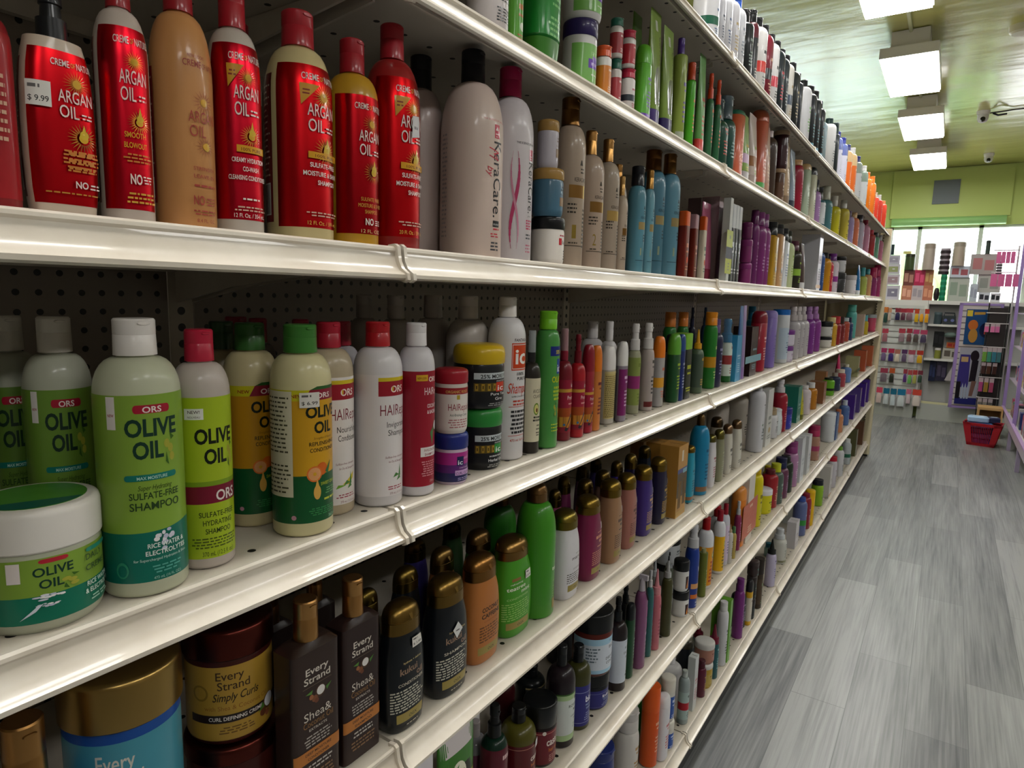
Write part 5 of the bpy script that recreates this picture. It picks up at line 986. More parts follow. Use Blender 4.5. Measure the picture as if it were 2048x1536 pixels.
so 5 -0.045 1.354 0.0000 0.0234 0.0292 0.1741|b=a66e62 c=80682cm ch=.2 t=503028 D=ogx rot=-10|dusty rose bottle with bronze dome cap|
so 5 -0.046 1.454 0.0000 0.0237 0.0296 0.1719|b=44307c c=80682cm ch=.2 t=d8b070 D=ogx rot=-10|violet bottle with bronze dome cap|
so 5 -0.046 1.555 0.0000 0.0227 0.0284 0.1716|b=24203c c=80682cm ch=.2 t=d8b050 D=ogx rot=-10|navy biotin bottle with bronze dome cap|
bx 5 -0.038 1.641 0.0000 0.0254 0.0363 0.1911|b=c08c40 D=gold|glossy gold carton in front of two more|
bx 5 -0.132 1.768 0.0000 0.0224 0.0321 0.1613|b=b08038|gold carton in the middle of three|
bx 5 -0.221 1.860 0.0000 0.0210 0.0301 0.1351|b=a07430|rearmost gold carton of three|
so 5 -0.038 1.773 0.0000 0.0153 0.0218 0.1630|b=2c98b4 c=80682cm ch=.12 cr=.4 t=185870 a=906c50 D=A1|aqua bottle beside the gold cartons|
sh 5 -0.042 1.867 0.0000 0.0284 0.0284 0.2394|b=1c84b0 c=786040m ch=.14 cr=.4 cst=dome sf=.2 t=104c70 a=906c50 D=A1|tall cyan bottle with bronze tip|
so 5 -0.035 1.959 0.0000 0.0166 0.0238 0.1639|b=d8d4d8 c=706838m ch=.14 cr=.4 t=a03048 D=A1|white bottle with pink lettering right of tall cyan|
so 5 -0.034 2.042 0.0000 0.0172 0.0246 0.1663|b=8c8c70 c=78703cm ch=.18 t=b0b090 D=A1|olive grey bottle with bronze dome|
so 5 -0.038 2.149 0.0000 0.0173 0.0247 0.1654|b=ccc8bc c=8c7058m ch=.18 t=383430 D=A4|cream bottle with bronze dome, left of two|
so 5 -0.035 2.249 0.0000 0.0187 0.0267 0.1661|b=ccc8bc c=786048m ch=.18 t=383430 D=A4|cream bottle with bronze dome, right of two|
so 5 -0.092 2.210 0.0000 0.0224 0.0320 0.1748|b=a8a090 c=4c3c28m ch=.2|cream bottle with dark dome behind olive grey one|
sh 5 -0.170 2.491 0.0000 0.0404 0.0404 0.2098|b=a8a098 c=a89888 ch=.1 cr=.4 sf=.14|big beige bottle at the back, left one|
sh 5 -0.132 2.628 0.0000 0.0415 0.0415 0.2142|b=c8c0b4 c=706050 ch=.1 cr=.4 sf=.14 t=403c38 D=A1|big cream bottle at the back right of the domes|
sh 5 -0.041 2.542 0.0000 0.0312 0.0312 0.2485|b=d2d2d8 c=c8c8cc ch=.06 cr=.5 sf=.12 t=505c58 a=c83040 D=leaf|big white bottle with red dot and leaf print|
bx 5 -0.052 2.678 0.0000 0.0315 0.0450 0.2252|b=d0d0cc t=687068 a=b8a070 D=A4|white carton with tan top print|
sh 5 -0.056 2.845 0.0000 0.0360 0.0360 0.1264|b=d4d4d8 c=a08c70 ch=.22 cr=.8 t=485058 D=A1|small white bottle with tan cap|
so 5 -0.049 2.927 0.0000 0.0288 0.0360 0.1142|b=d4dce0 c=d0d4d8 ch=.1 t=a0a8b0 D=A1|small plain white oval bottle|
sp 5 -0.055 3.013 0.0000 0.0349 0.0349 0.2328|b=981c30 c=c8c4c8 ch=.26 cr=.6 t=d09098 D=A1|red bottle with white pump head|
jr 5 -0.054 3.091 0.0000 0.0436 0.0436 0.0967|b=3438a0 c=282c80 ch=.3 t=9098d0 D=A1|royal blue jar|
bx 5 -0.056 3.301 0.0000 0.0360 0.0450 0.1699|b=2c7c6c t=a8d0c8 D=A4|teal green carton|
tb 5 -0.034 3.391 0.0000 0.0220 0.0400 0.1579|b=b8b020 c=606010 t=606010 D=A1 ch=-.16|mustard yellow tube|
sh 5 -0.048 3.562 0.0000 0.0360 0.0360 0.1462|b=d0c4c8 c=d8d4d4 ch=.12 cr=.6 t=907880 D=A1|pinkish white bottle with white cap|
sh 5 -0.048 3.757 0.0000 0.0360 0.0360 0.1422|b=b87820 c=d8d8d8 ch=.2 cr=.6 t=704810 D=A1|amber orange bottle with white cap|
bx 5 -0.053 4.023 0.0000 0.0405 0.0450 0.1211|b=906040 t=b89070 D=A4|brown kraft carton|
bx 5 -0.122 4.615 0.0000 0.0323 0.0359 0.0465|b=8c6440|kraft carton under another at the back|
bx 5 -0.122 4.611 0.0468 0.0321 0.0357 0.0753|b=9c7048|kraft carton on top of a stack at the back|
sh 5 -0.048 4.392 0.0000 0.0360 0.0360 0.1071|b=68a828 c=1c2c1c ch=.1 cr=.7 t=204010 a=182018 D=A2|lime green bottle with dark base|
tb 5 -0.077 5.001 0.0000 0.0211 0.0384 0.2113|b=c03060 c=c8506c ch=-.16|hot pink tube lying above the far bottles|
sh 5 -0.048 4.656 0.0000 0.0360 0.0360 0.1151|b=28304c c=9c948c ch=.2 t=8c90a8 D=A1|dark navy bottle far along|
sh 5 -0.048 4.899 0.0000 0.0360 0.0360 0.1178|b=a84450 c=d8c8b8 ch=.2 cr=.8 t=e0b0b0 D=A1|coral red bottle with cream cap far along|
sh 5 -0.048 5.195 0.0000 0.0360 0.0360 0.1294|b=6484b8 c=d8d4c0 ch=.15 t=a8bcd8 D=A1|periwinkle blue bottle far along|
bx 5 -0.057 5.650 0.0000 0.0450 0.0450 0.1563|b=b0ac80 t=706c40 a=486030 D=A2|khaki carton far along|
bx 5 -0.057 6.159 0.0000 0.0450 0.0450 0.1733|b=c06040 t=e0b090 a=c83828 D=A4|orange-red floral carton, left one|
bx 5 -0.057 6.727 0.0000 0.0450 0.0450 0.1818|b=c86c48 t=e8c0a0 a=c83828 D=A4|orange-red floral carton beside the end post|
so 5 -0.125 1.203 0.0000 0.0148 0.0198 0.1850|b=5c2040 c=50401cm ch=.2|dark magenta bottle with bronze dome in the second row|
so 5 -0.104 1.128 0.0000 0.0140 0.0187 0.1781|b=8c3c60 c=50401cm ch=.2|pinkish bottle with bronze dome behind the white marula one|
so 5 -0.094 1.243 0.0000 0.0189 0.0252 0.1761|b=6c3c50 c=584620m ch=.2|dusky plum bottle with bronze dome behind the front magenta one|
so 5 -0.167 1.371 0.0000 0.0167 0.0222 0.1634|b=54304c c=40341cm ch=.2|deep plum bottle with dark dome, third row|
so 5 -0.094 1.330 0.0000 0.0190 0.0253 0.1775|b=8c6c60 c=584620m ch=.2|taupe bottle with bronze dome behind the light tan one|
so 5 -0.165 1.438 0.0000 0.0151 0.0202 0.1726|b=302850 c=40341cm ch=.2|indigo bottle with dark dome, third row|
so 5 -0.101 1.421 0.0000 0.0158 0.0211 0.1791|b=3c2c7c c=584620m ch=.2|bright indigo bottle with bronze dome behind the rose one|
so 5 -0.097 1.495 0.0000 0.0170 0.0227 0.1829|b=241c48 c=6c5828m ch=.2|midnight blue bottle with bronze dome behind the violet one|
so 5 -0.138 1.687 0.0000 0.0183 0.0244 0.1620|b=1c2434 c=50401cm ch=.2|blackish bottle with bronze dome left of the gold cartons|
so 5 -0.117 0.698 0.0000 0.0172 0.0277 0.1587|b=12161c c=6c5828m ch=.22|black bottle with bronze dome behind the kukui conditioner|
so 5 -0.103 0.606 0.0000 0.0129 0.0208 0.1624|b=14181c c=605024m ch=.22|black bottle with olive dome behind the brown shampoo|
so 5 -0.097 0.760 0.0000 0.0172 0.0278 0.1746|b=9c6434 c=705830m ch=.22|caramel bottle with bronze dome in the second row|
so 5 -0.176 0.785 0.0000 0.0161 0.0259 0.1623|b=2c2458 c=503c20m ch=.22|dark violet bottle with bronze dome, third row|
so 5 -0.089 0.845 0.0000 0.0195 0.0314 0.1809|b=3c7c24 c=604828m ch=.2|green bottle with brown dome behind the short green one|
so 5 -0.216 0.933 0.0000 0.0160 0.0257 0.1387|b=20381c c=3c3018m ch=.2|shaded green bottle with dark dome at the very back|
sh 5 -0.172 1.030 0.0000 0.0322 0.0322 0.1805|b=2c7020 c=604828m ch=.12 cr=.5 cst=dome sf=.24|tall green bottle deep behind the tea tree ones|
sp 6 -0.086 1.481 0.0000 0.0165 0.0165 0.1768|b=14161a c=101214 ch=.26 cr=.5|black spray bottle behind the dark green one|
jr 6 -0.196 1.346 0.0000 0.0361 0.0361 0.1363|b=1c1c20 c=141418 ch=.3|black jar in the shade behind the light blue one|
tb 6 -0.055 0.748 0.0000 0.0248 0.0450 0.2335|b=3c7a28 c=d8d0d0 t=f0f0e0 D=dif ch=-.16|green tea tree mask packet with oval logo|
tb 6 -0.037 0.640 0.0000 0.0171 0.0311 0.2747|b=d0ccd0 c=c8c8c8 t=9080b0 a=60a040 D=A1 ch=-.16|white packet with green corner at the picture bottom|
tb 6 -0.146 0.900 0.0000 0.0198 0.0360 0.1484|b=d8d4d4 c=c8c8c8 ch=-.16|white pouch standing behind the tea tree packet|
sh 6 -0.108 0.873 0.0000 0.0222 0.0222 0.1393|b=a8a8b0t c=b0a8a8 ch=.2 cr=.4 l=6c2850 t=e0d0d8 D=A2|clear bottle with purple label at the picture bottom|
sp 6 -0.060 0.864 0.0000 0.0247 0.0247 0.1981|b=0c2c20 c=101214 ch=.3 cr=.5 l=5c1828 t=e0c0c0 D=A2|dark green bottle with black pump|
sh 6 -0.064 0.949 0.0000 0.0340 0.0340 0.1457|b=545018 c=101010 ch=.2 cr=.4 sf=.2 l=5c1a20 t=e8dcd4 D=cas rot=-12 sticker2=1|olive oil-coloured castor bottle with black cap|
jr 6 -0.057 1.016 0.0000 0.0335 0.0335 0.1280|b=1c0e10 c=101214 ch=.35 l=6c1c28 t=e8dcd4 D=casj rot=-10|dark red castor jar with black lid and white tag|
sh 6 -0.050 1.084 0.0000 0.0294 0.0294 0.2083|b=231a20 c=17191c ch=.2 cr=.34 sf=.16 l=b8c8a8 t=20281c D=rosem rot=-8|black rosemary mint bottle with pale green label|
sh 6 -0.047 1.151 0.0000 0.0279 0.0279 0.1795|b=3c3c18 c=15171a ch=.2 cr=.4 sf=.16 l=2c2c78 t=e0e0f0 D=biot rot=-8|biotin shampoo bottle with deep blue label|
jr 6 -0.057 1.238 0.0000 0.0401 0.0401 0.0836|b=15161c c=121416 ch=.34 l=2c2c78 t=e0e0f0 D=biot rot=-8|biotin jar with deep blue label under a larger jar|
jr 6 -0.057 1.234 0.0839 0.0450 0.0450 0.1423|b=5c2018 c=121416 ch=.3 l=b8d0e0 t=14202c D=bicy rot=-10|larger jar with light blue label and black lid|
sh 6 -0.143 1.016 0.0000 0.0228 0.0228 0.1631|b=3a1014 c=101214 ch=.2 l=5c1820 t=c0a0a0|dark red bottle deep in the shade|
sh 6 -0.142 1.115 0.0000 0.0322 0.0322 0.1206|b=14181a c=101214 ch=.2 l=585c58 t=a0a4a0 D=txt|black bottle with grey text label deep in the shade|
sp 6 -0.035 1.320 0.0000 0.0235 0.0235 0.2245|b=20161a c=101214 ch=.26 cr=.4 l=ccd4e0 t=1c2430 D=bicy2 rot=-8|black bottle with white acai conditioning label|
tu 6 -0.028 1.377 0.0000 0.0111 0.0148 0.1857|b=1c4428 c=101418 ch=.2 cr=.8 t=c0d8c8 a=c04030 D=drg|dark green bottle right of white-label black one|
tg 6 -0.025 1.433 0.0000 0.0151 0.0188 0.2376|b=845078 c=c8c0c8 ch=.17 cr=.5 t=e0b0e0 a=c03c98 D=A5 tc=14161c|lilac trigger spray with black lever|
sp 6 -0.026 1.491 0.0000 0.0105 0.0105 0.2306|b=306868 c=c8c8c8 ch=.2 cr=.5 t=90c8d0 a=4860a8 D=A5|teal spray behind the lilac one|
nz 6 -0.025 1.534 0.0000 0.0139 0.0139 0.2160|b=c8707c c=d88c94 ch=.3 cr=.8 t=984058 D=A1|salmon pink nozzle bottle|
nz 6 -0.026 1.617 0.0000 0.0151 0.0151 0.2185|b=484828 c=b0b0b0 ch=.25 cr=.6 tc=14161c t=909880 a=b0b8c0 D=A5|olive nozzle bottle with barcode|
nz 6 -0.081 1.668 0.0000 0.0110 0.0110 0.1903|b=788078 c=b0b4b8 ch=.3 cr=.7 tc=14161c|grey nozzle bottle behind the pink one|
nz 6 -0.095 1.823 0.0000 0.0146 0.0146 0.1446|b=687060 c=b0b4b8 ch=.3 cr=.7 tc=14161c|grey nozzle bottle behind the olive one|
jr 6 -0.034 1.756 0.0000 0.0252 0.0252 0.0766|b=d8d8d8 c=14161a ch=.34 l=e0dedc t=b05040 a=401c10 D=flame|white jar with black lid, lower of two|
jr 6 -0.034 1.752 0.0769 0.0220 0.0220 0.0900|b=d8d8d8 c=14161a ch=.34 l=e0dedc t=505050 a=401c10 D=flame|white jar with black lid, upper of two|
jr 6 -0.141 1.932 0.0000 0.0413 0.0413 0.0718|b=b4b8bc c=14161a ch=.3|white jar under another at the back|
jr 6 -0.141 1.928 0.0721 0.0408 0.0408 0.0923|b=c4c8cc c=14161a ch=.3 t=606870 D=A4|white jar with black lid at the back top|
sp 6 -0.027 1.822 0.0000 0.0206 0.0206 0.2550|b=203c90 c=c4c4c8 ch=.28 cr=.8 t=e0e4f0 a=d07028 D=wet|royal blue spray bottle with white head|
cn 6 -0.019 1.907 0.0000 0.0132 0.0132 0.1519|b=68702c c=a0a070 ch=.08 cr=.5 t=a0a858 D=A1|slim olive green can|
sh 6 -0.037 1.979 0.0000 0.0250 0.0250 0.2271|b=e0e2e8 c=a81018 ch=.17 cr=.5 l=e09820 t=b03020 a=508060 D=yel|white bottle with orange label and red cap, first of four|
sh 6 -0.053 2.150 0.0000 0.0232 0.0232 0.2168|b=dcdee4 c=a8101c ch=.17 cr=.5 l=e8a818 t=6c6010 a=508060 D=yel|white bottle with yellow label and red cap, second of four|
sh 6 -0.032 2.112 0.0000 0.0199 0.0199 0.2157|b=dcdee4 c=98182c ch=.17 cr=.5 l=e8b414 t=6c6010 a=508060 D=yel|white bottle with yellow label and red cap, third of four|
sh 6 -0.036 2.191 0.0000 0.0161 0.0161 0.2151|b=d0d0dc c=98182c ch=.17 cr=.5 l=d8c8e0 t=504890 D=A1|white bottle with lilac label and red cap, last of four|
nz 6 -0.023 2.216 0.0000 0.0114 0.0114 0.1377|b=d0ccc4 c=b8a080 ch=.2 cr=.6 t=303030 D=A1|slim white bottle with tan nozzle|
sh 6 -0.023 2.265 0.0000 0.0108 0.0108 0.1159|b=c0a858 c=588050 ch=.2 cr=.6 t=706020 D=A1|pale gold small bottle|
sh 6 -0.107 2.522 0.0000 0.0185 0.0185 0.1111|b=b07030 c=104c34 ch=.2 cr=.8|orange bottle with dark green cap at the back|
sp 6 -0.033 2.353 0.0000 0.0127 0.0127 0.1851|b=8c2c58 c=c4c4c8 ch=.28 cr=.6 t=e0a0c0 D=A1|maroon spray bottle with white head|
tu 6 -0.045 2.397 0.0000 0.0249 0.0332 0.2248|b=d87c28 c=e09040 ch=.2 cr=1.0 t=904010 D=A1|tall orange bottle|
bx 6 -0.055 2.475 0.0000 0.0351 0.0439 0.2511|b=dcd4c8 l=c85430 t=f0d0b0 D=A2|tall white and red carton|
sh 6 -0.056 2.663 0.0000 0.0360 0.0360 0.2546|b=dccc18 c=c8a810 ch=.16 cr=.7 t=605808 a=b0c020 D=A4|bright yellow patterned bottle, left one|
jr 6 -0.065 2.857 0.0000 0.0450 0.0450 0.1050|b=d8d020 c=e0e0e8 ch=.22 t=506808 a=a8b820 D=A4|bright yellow jar with white lid|
sh 6 -0.094 3.082 0.0000 0.0204 0.0204 0.1521|b=d8c010 c=d0c020 ch=.18 cr=.7 t=606008|bright yellow bottle behind the yellow jar|
sh 6 -0.056 2.957 0.0000 0.0360 0.0360 0.1691|b=a0242c c=601c20 ch=.12 cr=.6 t=e0c090 D=A1|red bottle right of the yellow ones|
sh 6 -0.048 3.031 0.0000 0.0360 0.0360 0.1800|b=506058 c=c0c828 ch=.2 cr=.6 t=98a8a0 a=a04048 D=A4|grey-green bottle with yellow cap|
sh 6 -0.048 3.139 0.0000 0.0360 0.0360 0.1860|b=6c3c58 c=1c2048 ch=.25 cr=.7 t=a888b0 D=A1|plum bottle with navy cap|
sh 6 -0.048 3.243 0.0000 0.0360 0.0360 0.1751|b=243024 c=1c2020 ch=.15 cr=.6 t=607060 D=A1|blackish green bottle|
sh 6 -0.048 3.366 0.0000 0.0360 0.0360 0.2214|b=b080a8 c=8c3c78 ch=.25 cr=.8 t=e0d0e0 D=A1|mauve bottle|
bx 6 -0.048 3.485 0.0000 0.0360 0.0450 0.2260|b=d4d8dc t=a8b0b8 D=A4|white carton, left of two white ones|
bx 6 -0.048 3.672 0.0000 0.0360 0.0450 0.2051|b=d8dadc t=a8b0b8 D=A4|white carton, right of two white ones|
sh 6 -0.048 4.015 0.0000 0.0360 0.0360 0.2000|b=b08470 c=a82c58 ch=.3 cr=.9 t=e0b0b8 a=a83c68 D=A2|beige and rose bottle with big raspberry cap|
jr 6 -0.057 4.610 0.0000 0.0450 0.0450 0.1953|b=d0d4d8 c=d8dce0 ch=.12 t=a0a8b0 D=A1|large white tub|
bx 6 -0.048 4.720 0.0000 0.0360 0.0450 0.1778|b=4c6898 t=a0b0d0 D=A1|denim blue carton|
sh 6 -0.048 5.004 0.0000 0.0360 0.0360 0.1598|b=c88860 c=c87850 ch=.2 t=e8d0c0 D=A1|apricot bottle|
sh 6 -0.048 5.329 0.0000 0.0360 0.0360 0.1835|b=5470a8 c=c0c8d8 ch=.2 t=a0b0d0 D=A1|mid-blue bottle with white cap|
bx 6 -0.057 5.658 0.0000 0.0450 0.0450 0.1896|b=4c2c8c t=a890d0 D=A4|purple carton, first of four|
bx 6 -0.057 6.036 0.0000 0.0450 0.0450 0.2005|b=5c4890 t=b8a8d8 D=A4|purple carton, second of four|
bx 6 -0.057 6.424 0.0000 0.0450 0.0450 0.2036|b=4c2c94 t=a890d0 D=A4|purple carton, third of four|
bx 6 -0.057 6.727 0.0000 0.0450 0.0450 0.2028|b=58389c t=a890d0 D=A4|purple carton beside the end post|
sh 7 -0.077 1.346 0.0000 0.0374 0.0374 0.1958|b=c8c4d0 c=1c2c70 ch=.30 cr=1.0|bottle with broad navy blue cap at the picture bottom|
jr 7 -0.125 1.520 0.0000 0.0393 0.0393 0.1079|b=d4d0cc c=d0ccc8 ch=.3 cr=1.03 t=60a040 D=A4|white jar with broad lid at the picture bottom|
sh 7 -0.062 1.479 0.0000 0.0323 0.0323 0.2227|b=d4d0ca c=c8c4c0 ch=.24 cr=.9 t=b08030 D=A1|white bottle with wide grey-white cap|
cn 7 -0.103 1.655 0.0000 0.0276 0.0276 0.1663|b=2c7c30 c=3c8c3c ch=.06 cr=1.0 t=b0e0a0 D=A1|tall green canister|
cn 7 -0.044 1.597 0.0000 0.0240 0.0240 0.2332|b=d0541c c=dc5c20 ch=.3 cr=1.02 t=f0c0a0 D=A1|tall orange canister with orange cap|
tu 7 -0.024 1.640 0.0000 0.0179 0.0239 0.1904|b=d8d6dc c=e0dee2 ch=.16 cr=1.0 t=c84040 D=A1|white tube with red writing|
jr 7 -0.029 1.688 0.0000 0.0233 0.0233 0.0892|b=ccc8c0 c=dcd8cc ch=.3 l=2850a0 t=d0d8f0 D=A4|white jar with blue band, lower of two|
jr 7 -0.029 1.684 0.0895 0.0215 0.0215 0.1311|b=ccc8c0 c=dcd8cc ch=.3 l=2850a0 t=d0d8f0 D=A4|white jar with blue band, upper of two|
sh 7 -0.103 1.916 0.0000 0.0375 0.0375 0.1431|b=d8d6d6 c=dcdada ch=.14 cr=.4 sf=.16 t=404048 D=supr|white bottle with stepped neck and grey lettering|
sh 7 -0.026 1.825 0.0000 0.0169 0.0169 0.1698|b=98a4a4 c=b8c0bc ch=.12 cr=.5 l=a8bcb8 t=303838 a=b01c2c D=A2|small grey-green bottle with red square label|
sp 7 -0.120 2.116 0.0000 0.0303 0.0303 0.1344|b=6c6858t c=d4d4d4 ch=.15 cr=.5 l=28303c t=606870 D=A2|clear smoky bottle with white cap and dark label|
bx 7 -0.027 1.907 0.0000 0.0116 0.0166 0.1775|b=d0d4d4 t=b83c50 D=A1|slim white carton with red letters|
sh 7 -0.024 1.989 0.0000 0.0164 0.0164 0.1252|b=5c1830 c=480f20 ch=.2 cr=.7 t=d0a040 D=A1|burgundy bottle with gold text|
jr 7 -0.038 2.055 0.0000 0.0321 0.0321 0.0849|b=b89838 c=d8d8d4 ch=.2 l=b8a050 t=7c6020 D=A4|gold-label jar under a broad white lid jar|
jr 7 -0.038 2.058 0.0852 0.0328 0.0328 0.0716|b=a87868 c=d8d6d2 ch=.3 l=b07c6c t=702828 D=A4|pinkish jar with broad white lid|
nz 7 -0.024 2.118 0.0000 0.0178 0.0178 0.1903|b=205860 c=701830 ch=.34 cr=.9 t=90c0c0 D=A1|teal bottle with maroon nozzle and white tag|
nz 7 -0.100 2.191 0.0000 0.0197 0.0197 0.1496|b=808c90 c=601428 ch=.4 cr=.9|grey bottle with maroon nozzle behind the broad lid jar|
sh 7 -0.025 2.215 0.0000 0.0195 0.0195 0.2344|b=d8d8dc c=dcdcdc ch=.14 cr=.7 sf=.1 t=404448 D=A1|white bottle left of the lime carton|
bx 7 -0.038 2.248 0.0000 0.0324 0.0135 0.2319|b=68a82c t=406818 D=A1|long lime green carton|
sh 7 -0.026 2.440 0.0000 0.0198 0.0198 0.2359|b=7c3080 c=702878 ch=.2 cr=.7 t=b070b8 D=A1|orchid purple bottle|
sh 7 -0.049 2.530 0.0000 0.0292 0.0292 0.1735|b=1c2028 c=1c1c24 ch=.2 t=a8a0b0 D=A1|black bottle next to orchid one|
tu 7 -0.020 2.568 0.0000 0.0138 0.0184 0.1864|b=d8a828 c=202024 ch=.25 cr=1.0 l=d8d0c0 t=604010 D=A2|white-yellow bottle with black cap|
jr 7 -0.027 2.627 0.0000 0.0208 0.0208 0.0840|b=282c2c c=302c2c ch=.3 t=707470 D=A4|black jar with brown lid, bottom of the column|
jr 7 -0.027 2.631 0.0843 0.0204 0.0204 0.0942|b=2c3030 c=383030 ch=.3 t=708070 D=A4|black jar with brown lid, middle of the column|
jr 7 -0.027 2.635 0.1787 0.0229 0.0229 0.0639|b=3c3030 c=443838 ch=.3 t=488c80 D=A4|black jar with brown lid, top of the column|
cn 7 -0.025 2.737 0.0000 0.0195 0.0195 0.2172|b=403428 c=2c2420 ch=.3 cr=1.05 l=504030 t=80a070 D=A4|dark brown canister|
nz 7 -0.029 2.993 0.0000 0.0231 0.0231 0.2172|b=c8c0dc c=181c1c ch=.3 cr=.8 t=6c60a0 D=A1|lilac-white bottle with black pointed cap|
sh 7 -0.111 3.346 0.0000 0.0211 0.0211 0.0696|b=90b0a0 c=206878 ch=.3 cr=.8|mint bottle with teal cap at the back|
sp 7 -0.056 3.301 0.0000 0.0360 0.0360 0.1742|b=c8c8c0 c=c8ccd0 ch=.3 cr=.7 t=788070 a=8c8c70 D=A1|white spray with grey head|
bx 7 -0.042 3.568 0.0000 0.0225 0.0450 0.1396|b=d0ccd0 t=807078 D=A4|white box with fine pink-grey print|
bx 7 -0.120 3.972 0.0000 0.0360 0.0600 0.1076|b=d8dcd8 t=90a090 D=A4|tall white box behind the fine-print one|
sh 7 -0.048 3.776 0.0000 0.0360 0.0360 0.2135|b=6470a0 c=3850a0 ch=.1 cr=.7 t=b0a8d0 a=389040 D=A2|blue-violet bottle with green corner|
sh 7 -0.047 3.908 0.0000 0.0349 0.0349 0.2018|b=902838 c=8c1830 ch=.1 cr=.7 t=d0a0a8 D=A1|ruby bottle|
tu 7 -0.033 3.978 0.0000 0.0270 0.0360 0.2089|b=e0b010 c=e8bc18 ch=.06 cr=1.0 t=b07808 D=A1|sunflower yellow bottle|
sh 7 -0.056 4.410 0.0000 0.0360 0.0360 0.1667|b=8cb828 c=181c28 ch=.2 cr=.9 t=406010 D=A1|lime bottle with black cap|
bx 7 -0.043 4.646 0.0000 0.0315 0.0450 0.2101|b=d4d0cc t=8c8480 a=c08838 D=A1|white carton with orange corner|
sh 7 -0.048 4.914 0.0000 0.0360 0.0360 0.2174|b=ccc8d0 c=b82038 ch=.14 cr=.9 t=a08c98 D=A1|white bottle with scarlet cap|
sh 7 -0.048 5.271 0.0000 0.0360 0.0360 0.2228|b=d0d0d4 c=68a028 ch=.12 cr=.6 t=404860 D=A1|white bottle with lime cap|
sh 7 -0.048 5.709 0.0000 0.0360 0.0360 0.2033|b=b8c0c4 c=d4d8d8 ch=.14 cr=.7 t=306c54 a=286850 D=A2|pale grey bottle with green patch|
bx 7 -0.057 6.072 0.0000 0.0450 0.0450 0.2206|b=606040 t=48582c D=A4|moss green carton|
bx 7 -0.057 6.609 0.0000 0.0450 0.0450 0.2082|b=6c4c38 t=a08870 D=A4|umber carton beside the end post|
sh 2 -0.041 0.776 0.0000 0.0290 0.0290 0.0903|b=dcd4d4 c=d8d0d0 ch=.1 cr=.5 t=303438 D=A1|white bottle at the top picture edge, cut off|
cn 2 -0.034 0.829 0.0000 0.0143 0.0143 0.1191|b=5c9c30 c=509030 ch=.1 cr=.9 l=58a030 t=c05828 a=d8e0c8 D=A4|green canister with red-brown swirls|
tu 2 -0.041 0.915 0.0000 0.0262 0.0349 0.1802|b=1c8430 c=3c7c28 ch=-.22 cr=1.0 t=80c878 D=A1|deep green tube standing on its cap|
jr 2 -0.042 1.046 0.0000 0.0300 0.0300 0.1131|b=d8d6d6 c=2c2058 ch=.24 l=7cb85c t=6840b0 D=gar|white jar with purple lid and green label|
jr 2 -0.042 1.050 0.1134 0.0336 0.0336 0.0961|b=d8d6d6 c=2c2058 ch=.2 l=7cb85c t=6840b0 D=gar|upper white and green jar cut by the picture top|
sh 2 -0.026 1.106 0.0000 0.0145 0.0145 0.0902|b=e0dcd8 c=d85828 ch=.2 cr=.95 sf=.06 l=d07c28 t=f0d8c0 D=A2|small white bottle with orange lid, papaya label|
sh 2 -0.031 1.169 0.0000 0.0110 0.0110 0.0885|b=e0dcd8 c=286858 ch=.2 cr=.95 sf=.06 l=b84850 t=f0d8d8 D=A2|lower small bottle with teal lid|
sh 2 -0.031 1.165 0.0888 0.0123 0.0123 0.0688|b=e0dcd8 c=286858 ch=.2 cr=.95 sf=.06 l=b03c44 t=f0d8d8 D=A2|upper small bottle with teal lid|
sh 2 -0.027 1.214 0.0000 0.0146 0.0146 0.0822|b=e0dcd8 c=b82040 ch=.2 cr=.95 sf=.06 t=b03040 a=303840 D=A2|lower small bottle with cherry red lid|
sh 2 -0.027 1.210 0.0825 0.0138 0.0138 0.0676|b=e0dcd8 c=b82040 ch=.2 cr=.95 sf=.06 l=b8303c t=f0c0c8 D=A2|upper small bottle with cherry red lid|
tu 2 -0.027 1.286 0.0000 0.0151 0.0201 0.1484|b=58a82c c=60b030 ch=.25 cr=.6 t=8870c0 a=7850b8 D=A1|bright green bottle left of clear-window tubes|
tb 2 -0.027 1.337 0.0000 0.0152 0.0276 0.2294|b=7c983c c=3c2470 t=404c28 a=b8b8b8 D=tubw ch=-.16|first tall olive tube with clear window and purple cap|
tb 2 -0.028 1.414 0.0000 0.0156 0.0284 0.2212|b=84a048 c=2c2058 t=404c28 a=989c98 D=tubw ch=-.16|second tall olive tube with clear window and purple cap|
tb 2 -0.072 1.348 0.0000 0.0124 0.0225 0.2365|b=5c8c2c c=304820 ch=-.16|green tube behind the bright green bottle|
sh 2 -0.028 1.492 0.0000 0.0159 0.0159 0.2272|b=98ac50 c=503488 ch=.15 cr=.5 sf=.03 t=6848a8 a=b0b8a0 D=A1|olive green bottle with purple cap|
sh 2 -0.023 1.556 0.0000 0.0113 0.0113 0.1930|b=58b830 c=c84820 ch=.2 cr=.8 sf=.03 t=e08030 D=A1|vivid green bottle with orange cap|
tb 2 -0.024 1.633 0.0000 0.0123 0.0223 0.2324|b=68a058 c=c03830 t=c05030 D=A1 ch=-.16|pale green tube with red cap|
sp 2 -0.022 1.699 0.0000 0.0103 0.0103 0.2120|b=407850 c=d84c28 ch=.3 cr=.7 t=e07040 D=A1|green spray with orange overcap, left one|
sp 2 -0.022 1.764 0.0000 0.0099 0.0099 0.2141|b=38704c c=d84c28 ch=.3 cr=.7 t=e07040 D=A1|green spray with orange overcap, right one|
sh 2 -0.047 1.829 0.0000 0.0354 0.0354 0.1809|b=184838 c=283c40 ch=.3 cr=.6 t=c05040 D=A1|dark green bottle with red print|
sh 2 -0.046 1.899 0.0000 0.0339 0.0339 0.2057|b=1c4c44 c=485860 ch=.3 cr=.7 t=88a8a8 D=A1|dark teal bottle with slate cap|
